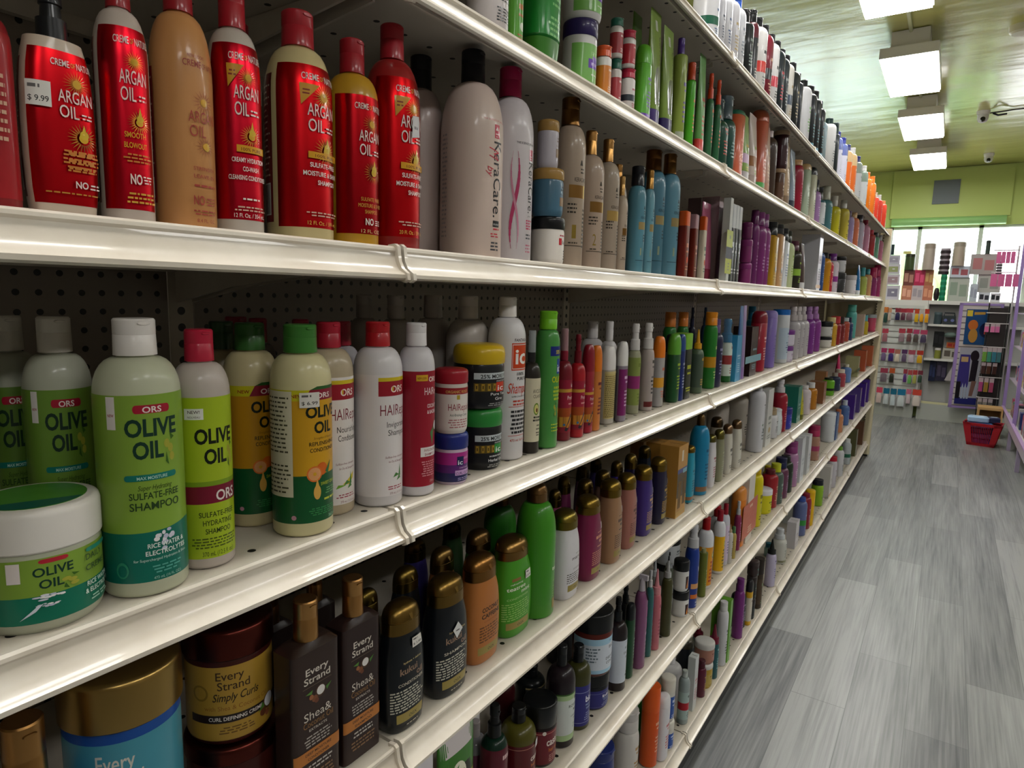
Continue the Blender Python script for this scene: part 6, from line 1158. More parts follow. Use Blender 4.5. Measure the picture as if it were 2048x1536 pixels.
sh 2 -0.096 2.105 0.0000 0.0162 0.0162 0.2596|b=702030 c=a82438 ch=.2 cr=.8|maroon bottle with red cap at the back|
tu 2 -0.039 1.984 0.0000 0.0270 0.0360 0.1876|b=c85c38 c=206850 ch=.08 cr=.8 t=e8a080 D=A1|terracotta bottle with green cap|
tb 2 -0.034 2.068 0.0000 0.0220 0.0400 0.1965|b=88a858 c=b8b4b8 t=d0b040 a=c8a8c8 D=A2 ch=-.16|tropical print tube, green one|
tb 2 -0.034 2.160 0.0000 0.0220 0.0400 0.2163|b=c8b8b0 c=a89890 t=98b048 a=906038 D=A2 ch=-.16|tropical print tube, beige one|
tu 2 -0.039 2.263 0.0000 0.0270 0.0360 0.2541|b=b85438 c=c86848 ch=.15 cr=1.0 t=e0b0a0 a=50a050 D=A1|reddish orange bottle|
tb 2 -0.034 2.339 0.0000 0.0217 0.0394 0.2414|b=c8a090 c=b88870 t=e0c8a8 D=A1 ch=-.16|peach tube right of reddish orange bottle|
sh 2 -0.046 2.414 0.0000 0.0340 0.0340 0.2236|b=403028 c=c0b0b0 ch=.1 t=8c8078|dark slim bottle by the cups|
jr 2 -0.036 2.565 0.0000 0.0237 0.0237 0.1223|b=4c3020 c=b89878 ch=.12 cr=1.08 l=5c4030 t=c8b098 D=A4|brown cup with tan lid under another|
jr 2 -0.036 2.569 0.1226 0.0265 0.0265 0.1324|b=3c1c20 c=b89c80 ch=.12 cr=1.08 l=401c24 t=c0a8b0 D=A4|brown cup with tan lid on top|
tb 2 -0.034 2.662 0.0000 0.0220 0.0400 0.2512|b=c4a888 c=806850 t=907050 D=A1 ch=-.16|tan tube right of the cups|
tb 2 -0.034 2.768 0.0000 0.0220 0.0400 0.2265|b=8898a8 c=303848 t=b8c0c8 D=A1 ch=-.16|grey-blue tube|
sh 2 -0.048 2.898 0.0000 0.0360 0.0360 0.2115|b=a01c38 c=c09058 ch=.1 cr=.8 t=d08090 D=A1|garnet red bottle with gold cap|
tu 2 -0.039 3.052 0.0000 0.0270 0.0360 0.2235|b=a0b098 c=b89868 ch=.12 cr=.9 t=608058 D=A1|sage bottle with gold cap, first of two|
tu 2 -0.039 3.201 0.0000 0.0270 0.0360 0.2342|b=b8b8a0 c=181c1c ch=.15 cr=.9 t=608058 D=A1|sage bottle with black cap, second of two|
sh 2 -0.048 3.340 0.0000 0.0360 0.0360 0.2026|b=a880b8 c=181820 ch=.25 cr=.7 t=d8c8e0 D=A1|light purple bottle with black cap|
sh 2 -0.048 3.485 0.0000 0.0360 0.0360 0.1900|b=285868 c=1c1c1c ch=.3 cr=.6 l=c8ccd0 t=506870 D=A2|white and deep teal bottle|
sh 2 -0.048 3.692 0.0000 0.0360 0.0360 0.2269|b=487880 c=b0b0a0 ch=.3 cr=.6 t=a8b8b0 D=A1|slate teal bottle with beige cap|
sh 2 -0.048 3.980 0.0000 0.0360 0.0360 0.2164|b=c0b820 c=b8b4a8 ch=.25 cr=.5 t=706c10 D=A1|lemon yellow bottle with grey cap|
sh 2 -0.048 4.336 0.0000 0.0360 0.0360 0.2411|b=c0b040 c=c8c8c0 ch=.2 cr=.5 t=181810 a=181818 D=A4|yellow bottle with black dots|
sh 2 -0.048 4.575 0.0000 0.0360 0.0360 0.2058|b=9080a8 c=504060 ch=.15 cr=.5 t=c8c0d8 D=A1|greyish violet bottle|
sh 2 -0.048 4.840 0.0000 0.0360 0.0360 0.2268|b=c87050 c=d0b080 ch=.15 cr=.5 t=e8c8b0 D=A1|salmon orange bottle|
sh 2 -0.048 5.135 0.0000 0.0360 0.0360 0.2434|b=a8a0b0 c=404048 ch=.2 cr=.6 t=c06070 D=A1|cool grey bottle with dark cap|
sh 2 -0.048 5.501 0.0000 0.0360 0.0360 0.2481|b=b07890 c=902840 ch=.15 cr=.5 t=e0c0d0 D=A1|antique pink bottle with red cap|
sh 2 -0.048 5.920 0.0000 0.0360 0.0360 0.2150|b=982c30 c=a82030 ch=.15 cr=.6 t=b8c0a0 D=A1|dark red bottle near the far end|
sh 2 -0.048 6.265 0.0000 0.0360 0.0360 0.2265|b=609078 c=202020 ch=.15 cr=.6 t=b8c0a0 D=A1|sea green bottle near the far end|
sh 2 -0.048 6.651 0.0000 0.0360 0.0360 0.2393|b=b87088 c=a8a8a8 ch=.2 cr=.6 t=202020 D=A1|pink bottle with black dot beside the end post|
cn 1 -0.044 1.690 0.0000 0.0322 0.0322 0.1411|b=d4d4d8 c=d0d0d4 ch=.08 t=406898 a=1c6048 D=A2|wide white canister with green rim and blue crest|
sh 1 -0.033 1.743 0.0000 0.0209 0.0209 0.1436|b=d0d0d8 c=d8d8dc ch=.1 t=404c60 D=A1|white bottle, first right of the wide canister|
sh 1 -0.044 1.801 0.0000 0.0318 0.0318 0.1629|b=d4d4da c=d8d8dc ch=.1 t=3c5480 D=A1|white bottle, second right of the wide canister|
sh 1 -0.045 1.867 0.0000 0.0332 0.0332 0.1820|b=d4d2d8 c=d8d8dc ch=.1 t=b09860 D=A1|white bottle with gold mark|
sh 1 -0.040 1.928 0.0000 0.0276 0.0276 0.1953|b=d8dae0 c=2050b0 ch=.15 t=808c98 D=A1|white bottle with blue cap|
sh 1 -0.047 2.014 0.0000 0.0349 0.0349 0.1931|b=141a1c c=101014 ch=.18 cr=.6 sf=.08 t=90a098 D=A1|black bottle with black cap, first of the dark row|
sh 1 -0.035 2.071 0.0000 0.0227 0.0227 0.2114|b=581c28 c=101014 ch=.16 cr=.6 sf=.12 l=1c2024 t=c0b8b0 D=A2|wine red bottle with black band|
sh 1 -0.048 2.172 0.0000 0.0360 0.0360 0.2263|b=dcdad8 c=101014 ch=.12 cr=.5 sf=.12 t=24282c a=c83830 D=A2|white bottle with red band and black cap|
sh 1 -0.048 2.254 0.0000 0.0360 0.0360 0.2317|b=741c2c c=101014 ch=.12 cr=.5 sf=.12 t=d8b090 a=181c20 D=A2|wine red bottle with black cap|
sh 1 -0.048 2.341 0.0000 0.0360 0.0360 0.2328|b=d8d6d6 c=101014 ch=.12 cr=.5 sf=.12 t=2c3034 a=c03848 D=A2|white bottle with crimson patch|
sh 1 -0.048 2.426 0.0000 0.0360 0.0360 0.2380|b=1c2428 c=101014 ch=.12 cr=.5 sf=.12 t=c03848 D=A1|black bottle with crimson mark|
sh 1 -0.048 2.500 0.0000 0.0360 0.0360 0.2349|b=20282c c=101014 ch=.12 cr=.5 sf=.12 t=a0a8a8 D=A1|black bottle with grey writing|
sh 1 -0.048 2.578 0.0000 0.0360 0.0360 0.2385|b=c8c4bc c=101014 ch=.12 cr=.5 sf=.12 t=a08858 a=404c5c D=A2|white bottle with tan writing|
sh 1 -0.047 2.687 0.0000 0.0351 0.0351 0.2453|b=181c1c c=101014 ch=.12 cr=.5 sf=.12 t=a89878 D=A1|wide black bottle with beige base print|
sh 1 -0.041 2.751 0.0000 0.0288 0.0288 0.2257|b=20242c c=101014 ch=.14 cr=.6 sf=.08 t=90989c|thin black bottle|
sh 1 -0.048 2.929 0.0000 0.0360 0.0360 0.2500|b=ccccd0 c=141418 ch=.1 cr=.45 sf=.14 t=60a840 D=A1|white bottle with small green sign|
sh 1 -0.048 3.046 0.0000 0.0360 0.0360 0.2578|b=1c2024 c=141418 ch=.12 cr=.6 sf=.1 t=5c8c98 a=4888a0 D=A1|black bottle with blue base, first of three|
sh 1 -0.048 3.159 0.0000 0.0360 0.0360 0.2670|b=1c2024 c=141418 ch=.12 cr=.6 sf=.1 t=5c8c98 a=4888a0 D=A1|black bottle with blue base, second of three|
sh 1 -0.048 3.266 0.0000 0.0360 0.0360 0.2523|b=181c20 c=141418 ch=.12 cr=.6 sf=.1 t=5c8c98 a=4888a0 D=A1|black bottle with blue base, third of three|
sh 1 -0.048 3.351 0.0000 0.0360 0.0360 0.2102|b=8ca0a8 c=a0b0b8 ch=.12 t=c8d0d4|thin clear-blue bottle|
sh 1 -0.048 3.599 0.0000 0.0360 0.0360 0.2551|b=c8c8c8 c=1c3430 ch=.1 cr=.5 sf=.12 t=505860 D=A1|white bottle with dark green cap|
sh 1 -0.048 3.719 0.0000 0.0360 0.0360 0.2580|b=20282c c=1c2c2c ch=.2 cr=.8 sf=.05 t=606c70|black bottle before the blue-white ones|
sh 1 -0.048 3.846 0.0000 0.0360 0.0360 0.2438|b=6470a8 c=404890 ch=.12 cr=.6 l=c8c8d8 t=404878 D=A2|blue-white bottle, left one|
sh 1 -0.048 4.043 0.0000 0.0360 0.0360 0.2538|b=606ca4 c=303890 ch=.12 cr=.6 l=c8c8d8 t=404878 D=A2|blue-white bottle, right one|
sh 1 -0.048 4.237 0.0000 0.0360 0.0360 0.2549|b=c8a878 c=303878 ch=.12 cr=.6 l=d86820 t=e0c8a0 D=A2|orange and cream bottle with navy cap|
sh 1 -0.048 4.449 0.0000 0.0360 0.0360 0.2790|b=d0b080 c=d8d8d8 ch=.12 cr=.6 l=d86820 t=e0c8a0 D=A2|orange and cream bottle with white cap|
sh 1 -0.048 4.710 0.0000 0.0360 0.0360 0.2775|b=808c84 c=303878 ch=.12 cr=.6 l=b8bcc0 t=485460 D=A2|grey patterned bottle with navy cap|
sh 1 -0.048 5.064 0.0000 0.0360 0.0360 0.2797|b=78887c c=d8d8d8 ch=.12 cr=.6 l=c0c4c8 t=485460 D=A2|grey patterned bottle with white cap|
sh 1 -0.048 5.295 0.0000 0.0360 0.0360 0.2750|b=e07818 c=e07020 ch=.15 cr=.6 t=f0c080 D=A1|tangerine bottle, left one|
sh 1 -0.048 5.623 0.0000 0.0360 0.0360 0.2993|b=d87020 c=e07020 ch=.15 cr=.6 t=f0c080 D=A1|tangerine bottle, right one|
sh 1 -0.048 5.907 0.0000 0.0360 0.0360 0.2232|b=d8402c c=d8c8b8 ch=.15 cr=.6 t=e8a070 D=A1|scarlet bottle with pale cap|
sh 1 -0.048 6.219 0.0000 0.0360 0.0360 0.2462|b=d43828 c=d8d4d0 ch=.15 cr=.6 t=e8a070 D=A1|scarlet bottle with white cap|
sh 1 -0.048 6.617 0.0000 0.0360 0.0360 0.2491|b=d44028 c=e08050 ch=.1 cr=.6 t=e0b060 D=A1|scarlet bottle beside the end of the top shelf|
tu 1 -0.124 6.727 0.0000 0.0338 0.0450 0.2797|b=c09878 c=2878a8 ch=.55 cr=1.0|tall bottle with bright blue rounded top|
"""
# rows above: kind, shelf, x, y, height over the shelf, half depth, half width, height | look | description | y of further copies
KINDS = {'sh': ('shampoo_bottle', 'bottle'), 'so': ('conditioner_bottle', 'bottle'), 'rb': ('rectangular_bottle', 'bottle'), 'tu': ('squeeze_bottle', 'bottle'), 'cn': ('canister', 'can'), 'tb': ('squeeze_tube', 'tube'),
         'sp': ('spray_bottle', 'bottle'), 'tg': ('trigger_spray_bottle', 'bottle'), 'nz': ('nozzle_bottle', 'bottle'), 'jr': ('cream_jar', 'jar'), 'bx': ('product_carton', 'carton')}
EXPO = {'bx': 30, 'rb': 6, 'tb': 2.3, 'so': 2.6, 'tu': 2.4}
PLURAL = {'bottle': 'bottles', 'can': 'cans', 'tube': 'tubes', 'jar': 'jars', 'carton': 'cartons'}
for line in PRODUCTS.strip().split('\n'):
    geo, opts, look, more = line.split('|')
    g = geo.split(); kind = g[0]; s = int(g[1]); x, y, z, a, w, h = map(float, g[2:])
    o = dict(p.split('=', 1) for p in opts.split()); name, cat = KINDS[kind]
    ys = [float(v) for v in more.split(',')] if more else []
    label = look + (', one of %d alike' % (len(ys) + 1) if ys else '') + ', ' + ORD[s] + ' shelf'
    grp = (look + ', a row') if ys else ORD[s] + ' shelf ' + PLURAL[cat]
    zz = SHELF_Z[s] + z - .0010
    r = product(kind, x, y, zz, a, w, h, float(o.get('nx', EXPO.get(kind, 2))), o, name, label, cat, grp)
    for yy in ys: copy_thing(r, (x, yy, zz))
# ------------------------------------------------------------------ far end: display counter, cubby, goods
m_white = mat('d8d8d2', 'p'); m_lil = mat('a48cc8'); m_base = mat('b4b8b0')
CY = 9.50                                            # front of the counters
t = thing('hook_display', 'white slatted display unit with hooks at the far end', 'display unit', (.06, CY, 0))
q = MB(); q.box(-.62, .205, .0, .12, 0, .235, m_base); q.obj('base', t)
q = MB(); q.box(-.62, .205, .02, .05, .235, 1.36, m_white)
for i in range(15): q.box(-.62, .205, .0, .021, .25 + i * .075, .31 + i * .075, mat('cfd2cc', 'p'))
q.obj('slat_panel', t)
q = MB(); q.box(.206, .239, .0, .19, .2, 1.40, m_white); q.obj('side_post', t)
q = MB(); q.box(-.64, .239, .0, .19, 1.40, 1.465, m_white); q.box(-.62, .205, .0, .012, 1.345, 1.40, mat('c8cac4', 'p')); q.obj('top', t)
t = thing('cubby_cabinet', 'white open cubby cabinet with grey bottom in the far counter', 'cabinet', (.48, CY, 0))
q = MB(); q.box(-.178, .95, .0, .19, 0, .20, m_base); q.obj('base', t)
q = MB(); q.box(-.178, .95, .0, .19, 1.42, 1.465, m_white); q.obj('top', t)
q = MB(); q.box(-.178, -.170, .0, .19, .2, 1.42, m_white); q.box(.90, .95, 0, .19, .2, 1.42, m_white); q.box(-.185, .90, .175, .19, .2, 1.42, mat('b4b4b0', 'p')); q.obj('walls', t)
for z in (1.155, .735):
    q = MB(); q.box(-.165, .9, .01, .172, z, z + .025, m_white); q.obj('shelf', t)
q = MB(); q.box(-.165, .9, .04, .17, .20, .215, mat('8c8c8c', 'p')); q.box(-.165, .9, .0, .04, .20, .225, mat('d8d4a8')); q.obj('floor_panel', t)
# lilac framed slat panel standing half open in front of the cubby
t = thing('slat_panel_door', 'lilac framed slatwall panel with posters, angled before the counter', 'panel', (.625, 9.32, .205), math.radians(14))
q = MB(); q.box(0, .03, 0, .03, 0, 1.24, m_lil); q.box(.40, .43, 0, .03, 0, 1.24, m_lil); q.box(0, .43, 0, .03, 0, .025, m_lil); q.box(0, .43, 0, .03, 1.215, 1.24, m_lil); q.obj('frame', t)
q = MB(); q.box(.03, .40, .012, .02, .025, 1.215, mat('80787c'))
for i in range(17): q.box(.03, .40, .006, .013, .035 + i * .07, .092 + i * .07, mat('cfc8c4'))
q.obj('slats', t)
def on_panel(x, z): c_, s_ = math.cos(math.radians(14)), math.sin(math.radians(14)); return (.625 + c_ * x + s_ * .004, 9.32 + s_ * x - c_ * .004, .205 + z)
def poster(name, label, x0, x1, z0, z1, shapes):
    o_ = on_panel(x0, z0); t = thing(name, label, 'poster', o_, math.radians(14)); W, H = x1 - x0, z1 - z0
    q = MB(); q.box(0, W, -.003, .002, 0, H, hmat(shapes[0])); q.obj('sheet', t)
    q = MB()
    for i, (pts, col) in enumerate(shapes[1:]):
        q.add([(x * W, -.0034 - .0002 * i, z * H) for x, z in pts], [tuple(range(len(pts)))], hmat(col))
    q.obj('print', t)
def blob(x, z, rx, rz, n=14): return [(x + rx * math.cos(2 * math.pi * i / n), z + rz * math.sin(2 * math.pi * i / n)) for i in range(n)]
poster('crayon_poster', 'blue poster with yellow corner and orange shapes on the slat panel', .07, .38, .76, 1.17, ['1c4878', ([(.02, .8), (.2, .8), (.2, .97), (.02, .97)], 'd8c040'), ([(.25, .84), (.6, .86), (.6, .93), (.25, .92)], 'b89040'),
       (blob(.25, .55, .16, .15), 'c06828'), (blob(.28, .25, .15, .2), 'b08038'), (blob(.7, .42, .24, .22), '101c40'), ([(.62, .3), (.68, .3), (.68, .58), (.62, .58)], 'b04840'), ([(.7, .3), (.76, .3), (.76, .62), (.7, .62)], 'd8b8a0'), ([(.78, .3), (.84, .3), (.84, .55), (.78, .55)], 'a83848')])
poster('hair_poster', 'purple and white poster with a dark figure and pale bottles', .05, .27, .05, .72, ['a8a8b4', ([(0, 0), (1, 0), (1, .12), (0, .12)], '282c70'), ([(.0, .3), (.55, .3), (.5, .88), (.05, .88)], '3c3480'), ([(.1, .75), (.42, .75), (.42, .84), (.1, .84)], 'c0a070'),
       (blob(.7, .86, .2, .1), '241c24'), ([(.55, .4), (.85, .42), (.9, .78), (.6, .8)], '1c1820'), ([(.62, .15), (.78, .15), (.9, .42), (.68, .42)], '7c5c54'), ([(0, .1), (.2, .1), (.2, .4), (0, .4)], '14141c')] + [([(.25 + i * .13, .1), (.34 + i * .13, .1), (.34 + i * .13, .3), (.295 + i * .13, .38), (.25 + i * .13, .3)], 'a8b4c8') for i in range(3)])
# rack of hanging packs between the slat panel and the right-hand shelves
t = thing('hanging_rack', 'dark wire rack with crossbars holding packs at the far right', 'rack', (1.0, 9.30, 0))
q = MB(); q.tube([(-.10, .04, 0), (-.10, .04, 1.45)], .008, mat('2c2c2c')); q.tube([(.09, .04, 0), (.09, .04, 1.45)], .008, mat('2c2c2c')); q.box(-.09, .08, .045, .06, .25, 1.4, mat('241c1c', 'p')); q.obj('frame', t)
for z in (1.34, 1.22, .95, .60, .36):
    q = MB(); q.tube([(-.12, .0, z), (.10, .0, z)], .006, mat('d8d4d4')); q.obj('crossbar', t)
RACK = [(.90, 1.12, 1.21, 'd86c9c', 'pink card pack, left one on the upper bar of the rack'), (.955, 1.12, 1.215, 'd878a4', 'pink card pack, middle one on the upper bar of the rack'), (1.00, 1.12, 1.215, 'd070a0', 'pink card pack, right one on the upper bar of the rack'),
        (.91, .78, .94, '6c9c40', 'green brush pack, left one on the middle rack bar'), (.955, .78, .945, '3c8c6c', 'teal-green brush pack, middle one on the middle rack bar'), (1.00, .78, .945, '387888', 'blue-green brush pack, right one on the middle rack bar'), (1.045, .78, .945, '3c6c70', 'dull teal brush pack at the right end of the middle rack bar'),
        (.915, .64, .77, '402420', 'dark brown pack, left one below the green packs'), (.965, .64, .77, '4c2c1c', 'dark brown pack, middle one below the green packs'), (1.02, .64, .77, '3c2018', 'dark brown pack, right one below the green packs'),
        (.91, .43, .59, 'b04880', 'magenta and yellow pack, left one on the lower rack bar'), (.96, .43, .59, '9c7c30', 'yellow pack, middle one on the lower rack bar'), (1.01, .43, .59, 'a84868', 'pink-yellow pack, right one on the lower rack bar'),
        (.92, .22, .35, '787470', 'silver comb pack, left one on the lowest rack bar'), (.97, .22, .35, '8c8880', 'silver comb pack, middle one on the lowest rack bar'), (1.02, .22, .35, '6c6864', 'silver comb pack, right one on the lowest rack bar')]
for x, z0, z1, col, lab in RACK:
    t = thing('accessory_pack', lab, 'pack', (x, 9.285, z0), 0, 'packs on the wire rack')
    q = MB(); q.box(-.019, .019, -.012, .004, 0, (z1 - z0) * .7, hmat(col)); q.obj('blister', t)
    q = MB(); q.box(-.021, .021, .004, .006, 0, z1 - z0, mat('b8a8ac')); q.obj('card', t)
# right-hand wall fixture with lilac posts
t = thing('wall_fixture', 'white slatwall fixture with lilac posts and low ledge at right', 'shelving', (1.16, 0, 0))
q = MB(); q.box(.12, .16, 6.2, 9.2, .26, 2.5, mat('cfcac6'))
for i in range(26): q.box(.118, .121, 6.2, 9.2, .32 + i * .085, .326 + i * .085, mat('3c3a3c'))
q.obj('slatwall', t)
for y in (9.2, 7.75, 6.3):
    q = MB(); q.box(-.03, .0, y, y + .05, .24, 2.3, m_lil); q.obj('post', t)
q = MB(); q.box(-.04, -.02, 6.0, 9.1, .22, .30, mat('c8bcc8')); q.box(-.02, .12, 6.0, 9.1, .22, .24, m_white); q.box(-.045, -.018, 6.0, 9.1, .30, .315, mat('c8a8d8')); q.obj('ledge', t)
for y in (8.0, 7.0, 6.1):
    q = MB(); q.box(-.03, .0, y, y + .05, 0, .22, mat('a89cb4')); q.obj('leg', t)
q = MB(); q.box(.10, .12, 6.0, 9.1, 0, .22, mat('a8a49c')); q.obj('kick_board', t)
q = MB(); q.prism([(-.03, 2.16), (.0, 2.10), (.12, 2.10), (.12, 2.3), (-.03, 2.3)], 6.2, 9.05, mat('c8a8c4')); q.obj('canopy', t)
for j, z in enumerate((.62, .98, 1.34, 1.72)):
    q = MB(); q.box(.0, .12, 6.3, 9.15, z, z + .012, mat('c8bccc')); q.obj('shelf', t)
COLS = ['c0506c', 'b8c4cc', 'd8c8b8', '3c4c8c', 'a83038', 'c8b840', 'd0d0cc', '58886c', 'c87898', '403840']
k = 0
for z, hh in ((.241, .2), (.633, .2), (.993, .2), (1.353, .2), (1.733, .2), (2.301, .28)):
    y = 6.45 if z > .3 else 6.2
    while y < 8.95:
        k += 1; hw = .032 + .012 * ((k * 7) % 3); H = hh * (.7 + .3 * ((k * 5) % 4) / 3); col = COLS[(k * 3 + int(z * 10)) % 10]
        if not (7.66 < y < 7.86):
            t = thing('packet', 'boxed beauty product on the right-hand slatwall fixture', 'box', (1.225, y, z), 0, 'small boxed goods on the right wall fixture')
            q = MB(); q.box(-.03, .03, -hw, hw, 0, H, hmat(col)); q.obj('box', t)
            q = MB(); q.box(-.0306, -.03, -hw * .8, hw * .8, H * .3, H * .75, hmat(COLS[(k * 7) % 10])); q.obj('printed_label', t)
        y += 2 * hw + .02
for i, (x, y, z, w_, h_) in enumerate(((1.02, 9.33, 1.90, .07, .13), (1.0, 9.33, 1.64, .11, .14))):
    for j in range(4):
        t = thing('pink_pack', ('upper' if i == 0 else 'lower') + ' group pink hanging pack, ' + ['first', 'second', 'third', 'fourth'][j] + ' from left, before the window', 'pack', (x - .09 + j * w_ * .62, y, z), 0, 'pink packs hanging before the window')
        q = MB(); q.box(-w_ * .28, w_ * .28, -.01, .01, 0, h_, mat('d86c9c')); q.obj('pouch', t)
        q = MB(); q.tube([(0, 0, h_), (0, .05, h_ + .02)], .003, mat('c8c4c4')); q.obj('hook', t)
t = thing('hanging_bar', 'white upright frame that the pink packs hang on', 'rack', (1.0, 9.40, 0))
q = MB(); q.tube([(.11, 0, 0), (.11, 0, 2.1)], .01, mat('d0ccd0')); q.tube([(-.12, -.02, 2.05), (.12, -.02, 2.05)], .007, mat('d0ccd0')); q.tube([(-.12, -.02, 1.80), (.12, -.02, 1.80)], .007, mat('d0ccd0')); q.obj('frame', t)
# red shopping basket full of blue packets, wooden crate behind
t = thing('shopping_basket', 'red plastic shopping basket standing on the floor at right', 'basket', (.93, 8.17, 0), math.radians(-8))
def ring(z, a, b_, e, zz): return [(-a, -b_, z), (a, -b_, z), (a, b_, z), (-a, b_, z)]
m_red = mat('b01c28')
q = MB(); H = .235
o1, o2 = (.115, .085), (.165, .12)
def wall_pt(i, z, ins=0): k_ = z / H; a = o1[0] + (o2[0] - o1[0]) * k_ - ins; b_ = o1[1] + (o2[1] - o1[1]) * k_ - ins; return [(-a, -b_, z), (a, -b_, z), (a, b_, z), (-a, b_, z)][i]
q.add([wall_pt(i, 0) for i in range(4)] + [wall_pt(i, .03) for i in range(4)], [(i, (i + 1) % 4, 4 + (i + 1) % 4, 4 + i) for i in range(4)] + [(3, 2, 1, 0)], m_red)
q.add([wall_pt(i, H - .03) for i in range(4)] + [wall_pt(i, H) for i in range(4)] + [wall_pt(i, H, .012) for i in range(4)] + [wall_pt(i, H - .03, .012) for i in range(4)],
      [(4 * k_ + i, 4 * k_ + (i + 1) % 4, 4 * ((k_ + 1) % 4) + (i + 1) % 4, 4 * ((k_ + 1) % 4) + i) for k_ in range(4) for i in range(4)], m_red)
for i in range(4):
    a0, a1, b0, b1 = wall_pt(i, 0), wall_pt(i, H), wall_pt((i + 1) % 4, 0), wall_pt((i + 1) % 4, H)
    for f0, f1 in ((0, .2), (.8, 1)):
        q.add([tuple(a0[j] + (b0[j] - a0[j]) * f0 for j in range(3)), tuple(a0[j] + (b0[j] - a0[j]) * f1 for j in range(3)), tuple(a1[j] + (b1[j] - a1[j]) * f1 for j in range(3)), tuple(a1[j] + (b1[j] - a1[j]) * f0 for j in range(3))], [(0, 1, 2, 3)], m_red)
    for n_ in range(12):
        f0 = .2 + n_ * .05; g = [tuple(a0[j] + (b0[j] - a0[j]) * f0 + (a1[j] + (b1[j] - a1[j]) * f0 - a0[j] - (b0[j] - a0[j]) * f0) * z_ for j in range(3)) for z_ in (.1, .9)]
        q.tube(g, .003, m_red, 4)
q.obj('basket_body', t)
q = MB(); q.tube([(-.16, -.03, H), (-.13, -.03, H + .012), (.13, -.03, H + .012), (.16, -.03, H)], .006, mat('901820')); q.obj('handle', t)
for j, (dx, dy, z, w_, d_, col, lab) in enumerate(((-.0, 0, .02, .10, .07, '5c3c78', 'purple packet at the bottom of the red basket'), (-.0, 0, .075, .11, .078, '6c4880', 'violet packet second from bottom in the red basket'),
        (0, .0, .13, .118, .085, '28284c', 'dark blue packet in the middle of the red basket'), (-.03, 0, .185, .11, .09, '5078b0', 'mid blue packet just under the top ones in basket'), (-.05, -.01, .242, .092, .08, 'a0c0e0', 'light blue shiny packet on top of the red basket'), (.08, .02, .24, .055, .07, '1c2448', 'navy packet on top right in the red basket'))):
    t = thing('plastic_packet', lab, 'packet', (.93 + dx, 8.17 + dy, z), math.radians(-8 + 2 * j), 'packets in the red basket')
    q = MB(); q.loft([(0, w_ * .9, d_ * .9, 6), (.008, w_, d_, 6), (.044, w_ * .98, d_ * .98, 6), (.054, w_ * .8, d_ * .8, 5)], hmat(col), 28); q.obj('pouch', t)
    q = MB(); q.box(-w_ * .5, w_ * .5, -d_ * .3, d_ * .3, .054, .0545, mat('c8d8e8')); q.obj('printed_label', t)
t = thing('wooden_crate', 'light wooden box behind the red basket', 'box', (1.00, 8.78, 0))
m_wood = mat('c8a068', 'p'); q = MB(); q.box(-.11, .11, -.12, .12, .30, .325, m_wood); q.box(-.11, -.095, -.12, .12, 0, .30, m_wood); q.box(.095, .11, -.12, .12, 0, .30, m_wood); q.box(-.095, .095, .10, .12, 0, .30, mat('a07c48', 'p')); q.box(-.095, .095, -.1, .1, 0, .015, m_wood); q.obj('crate_body', t)
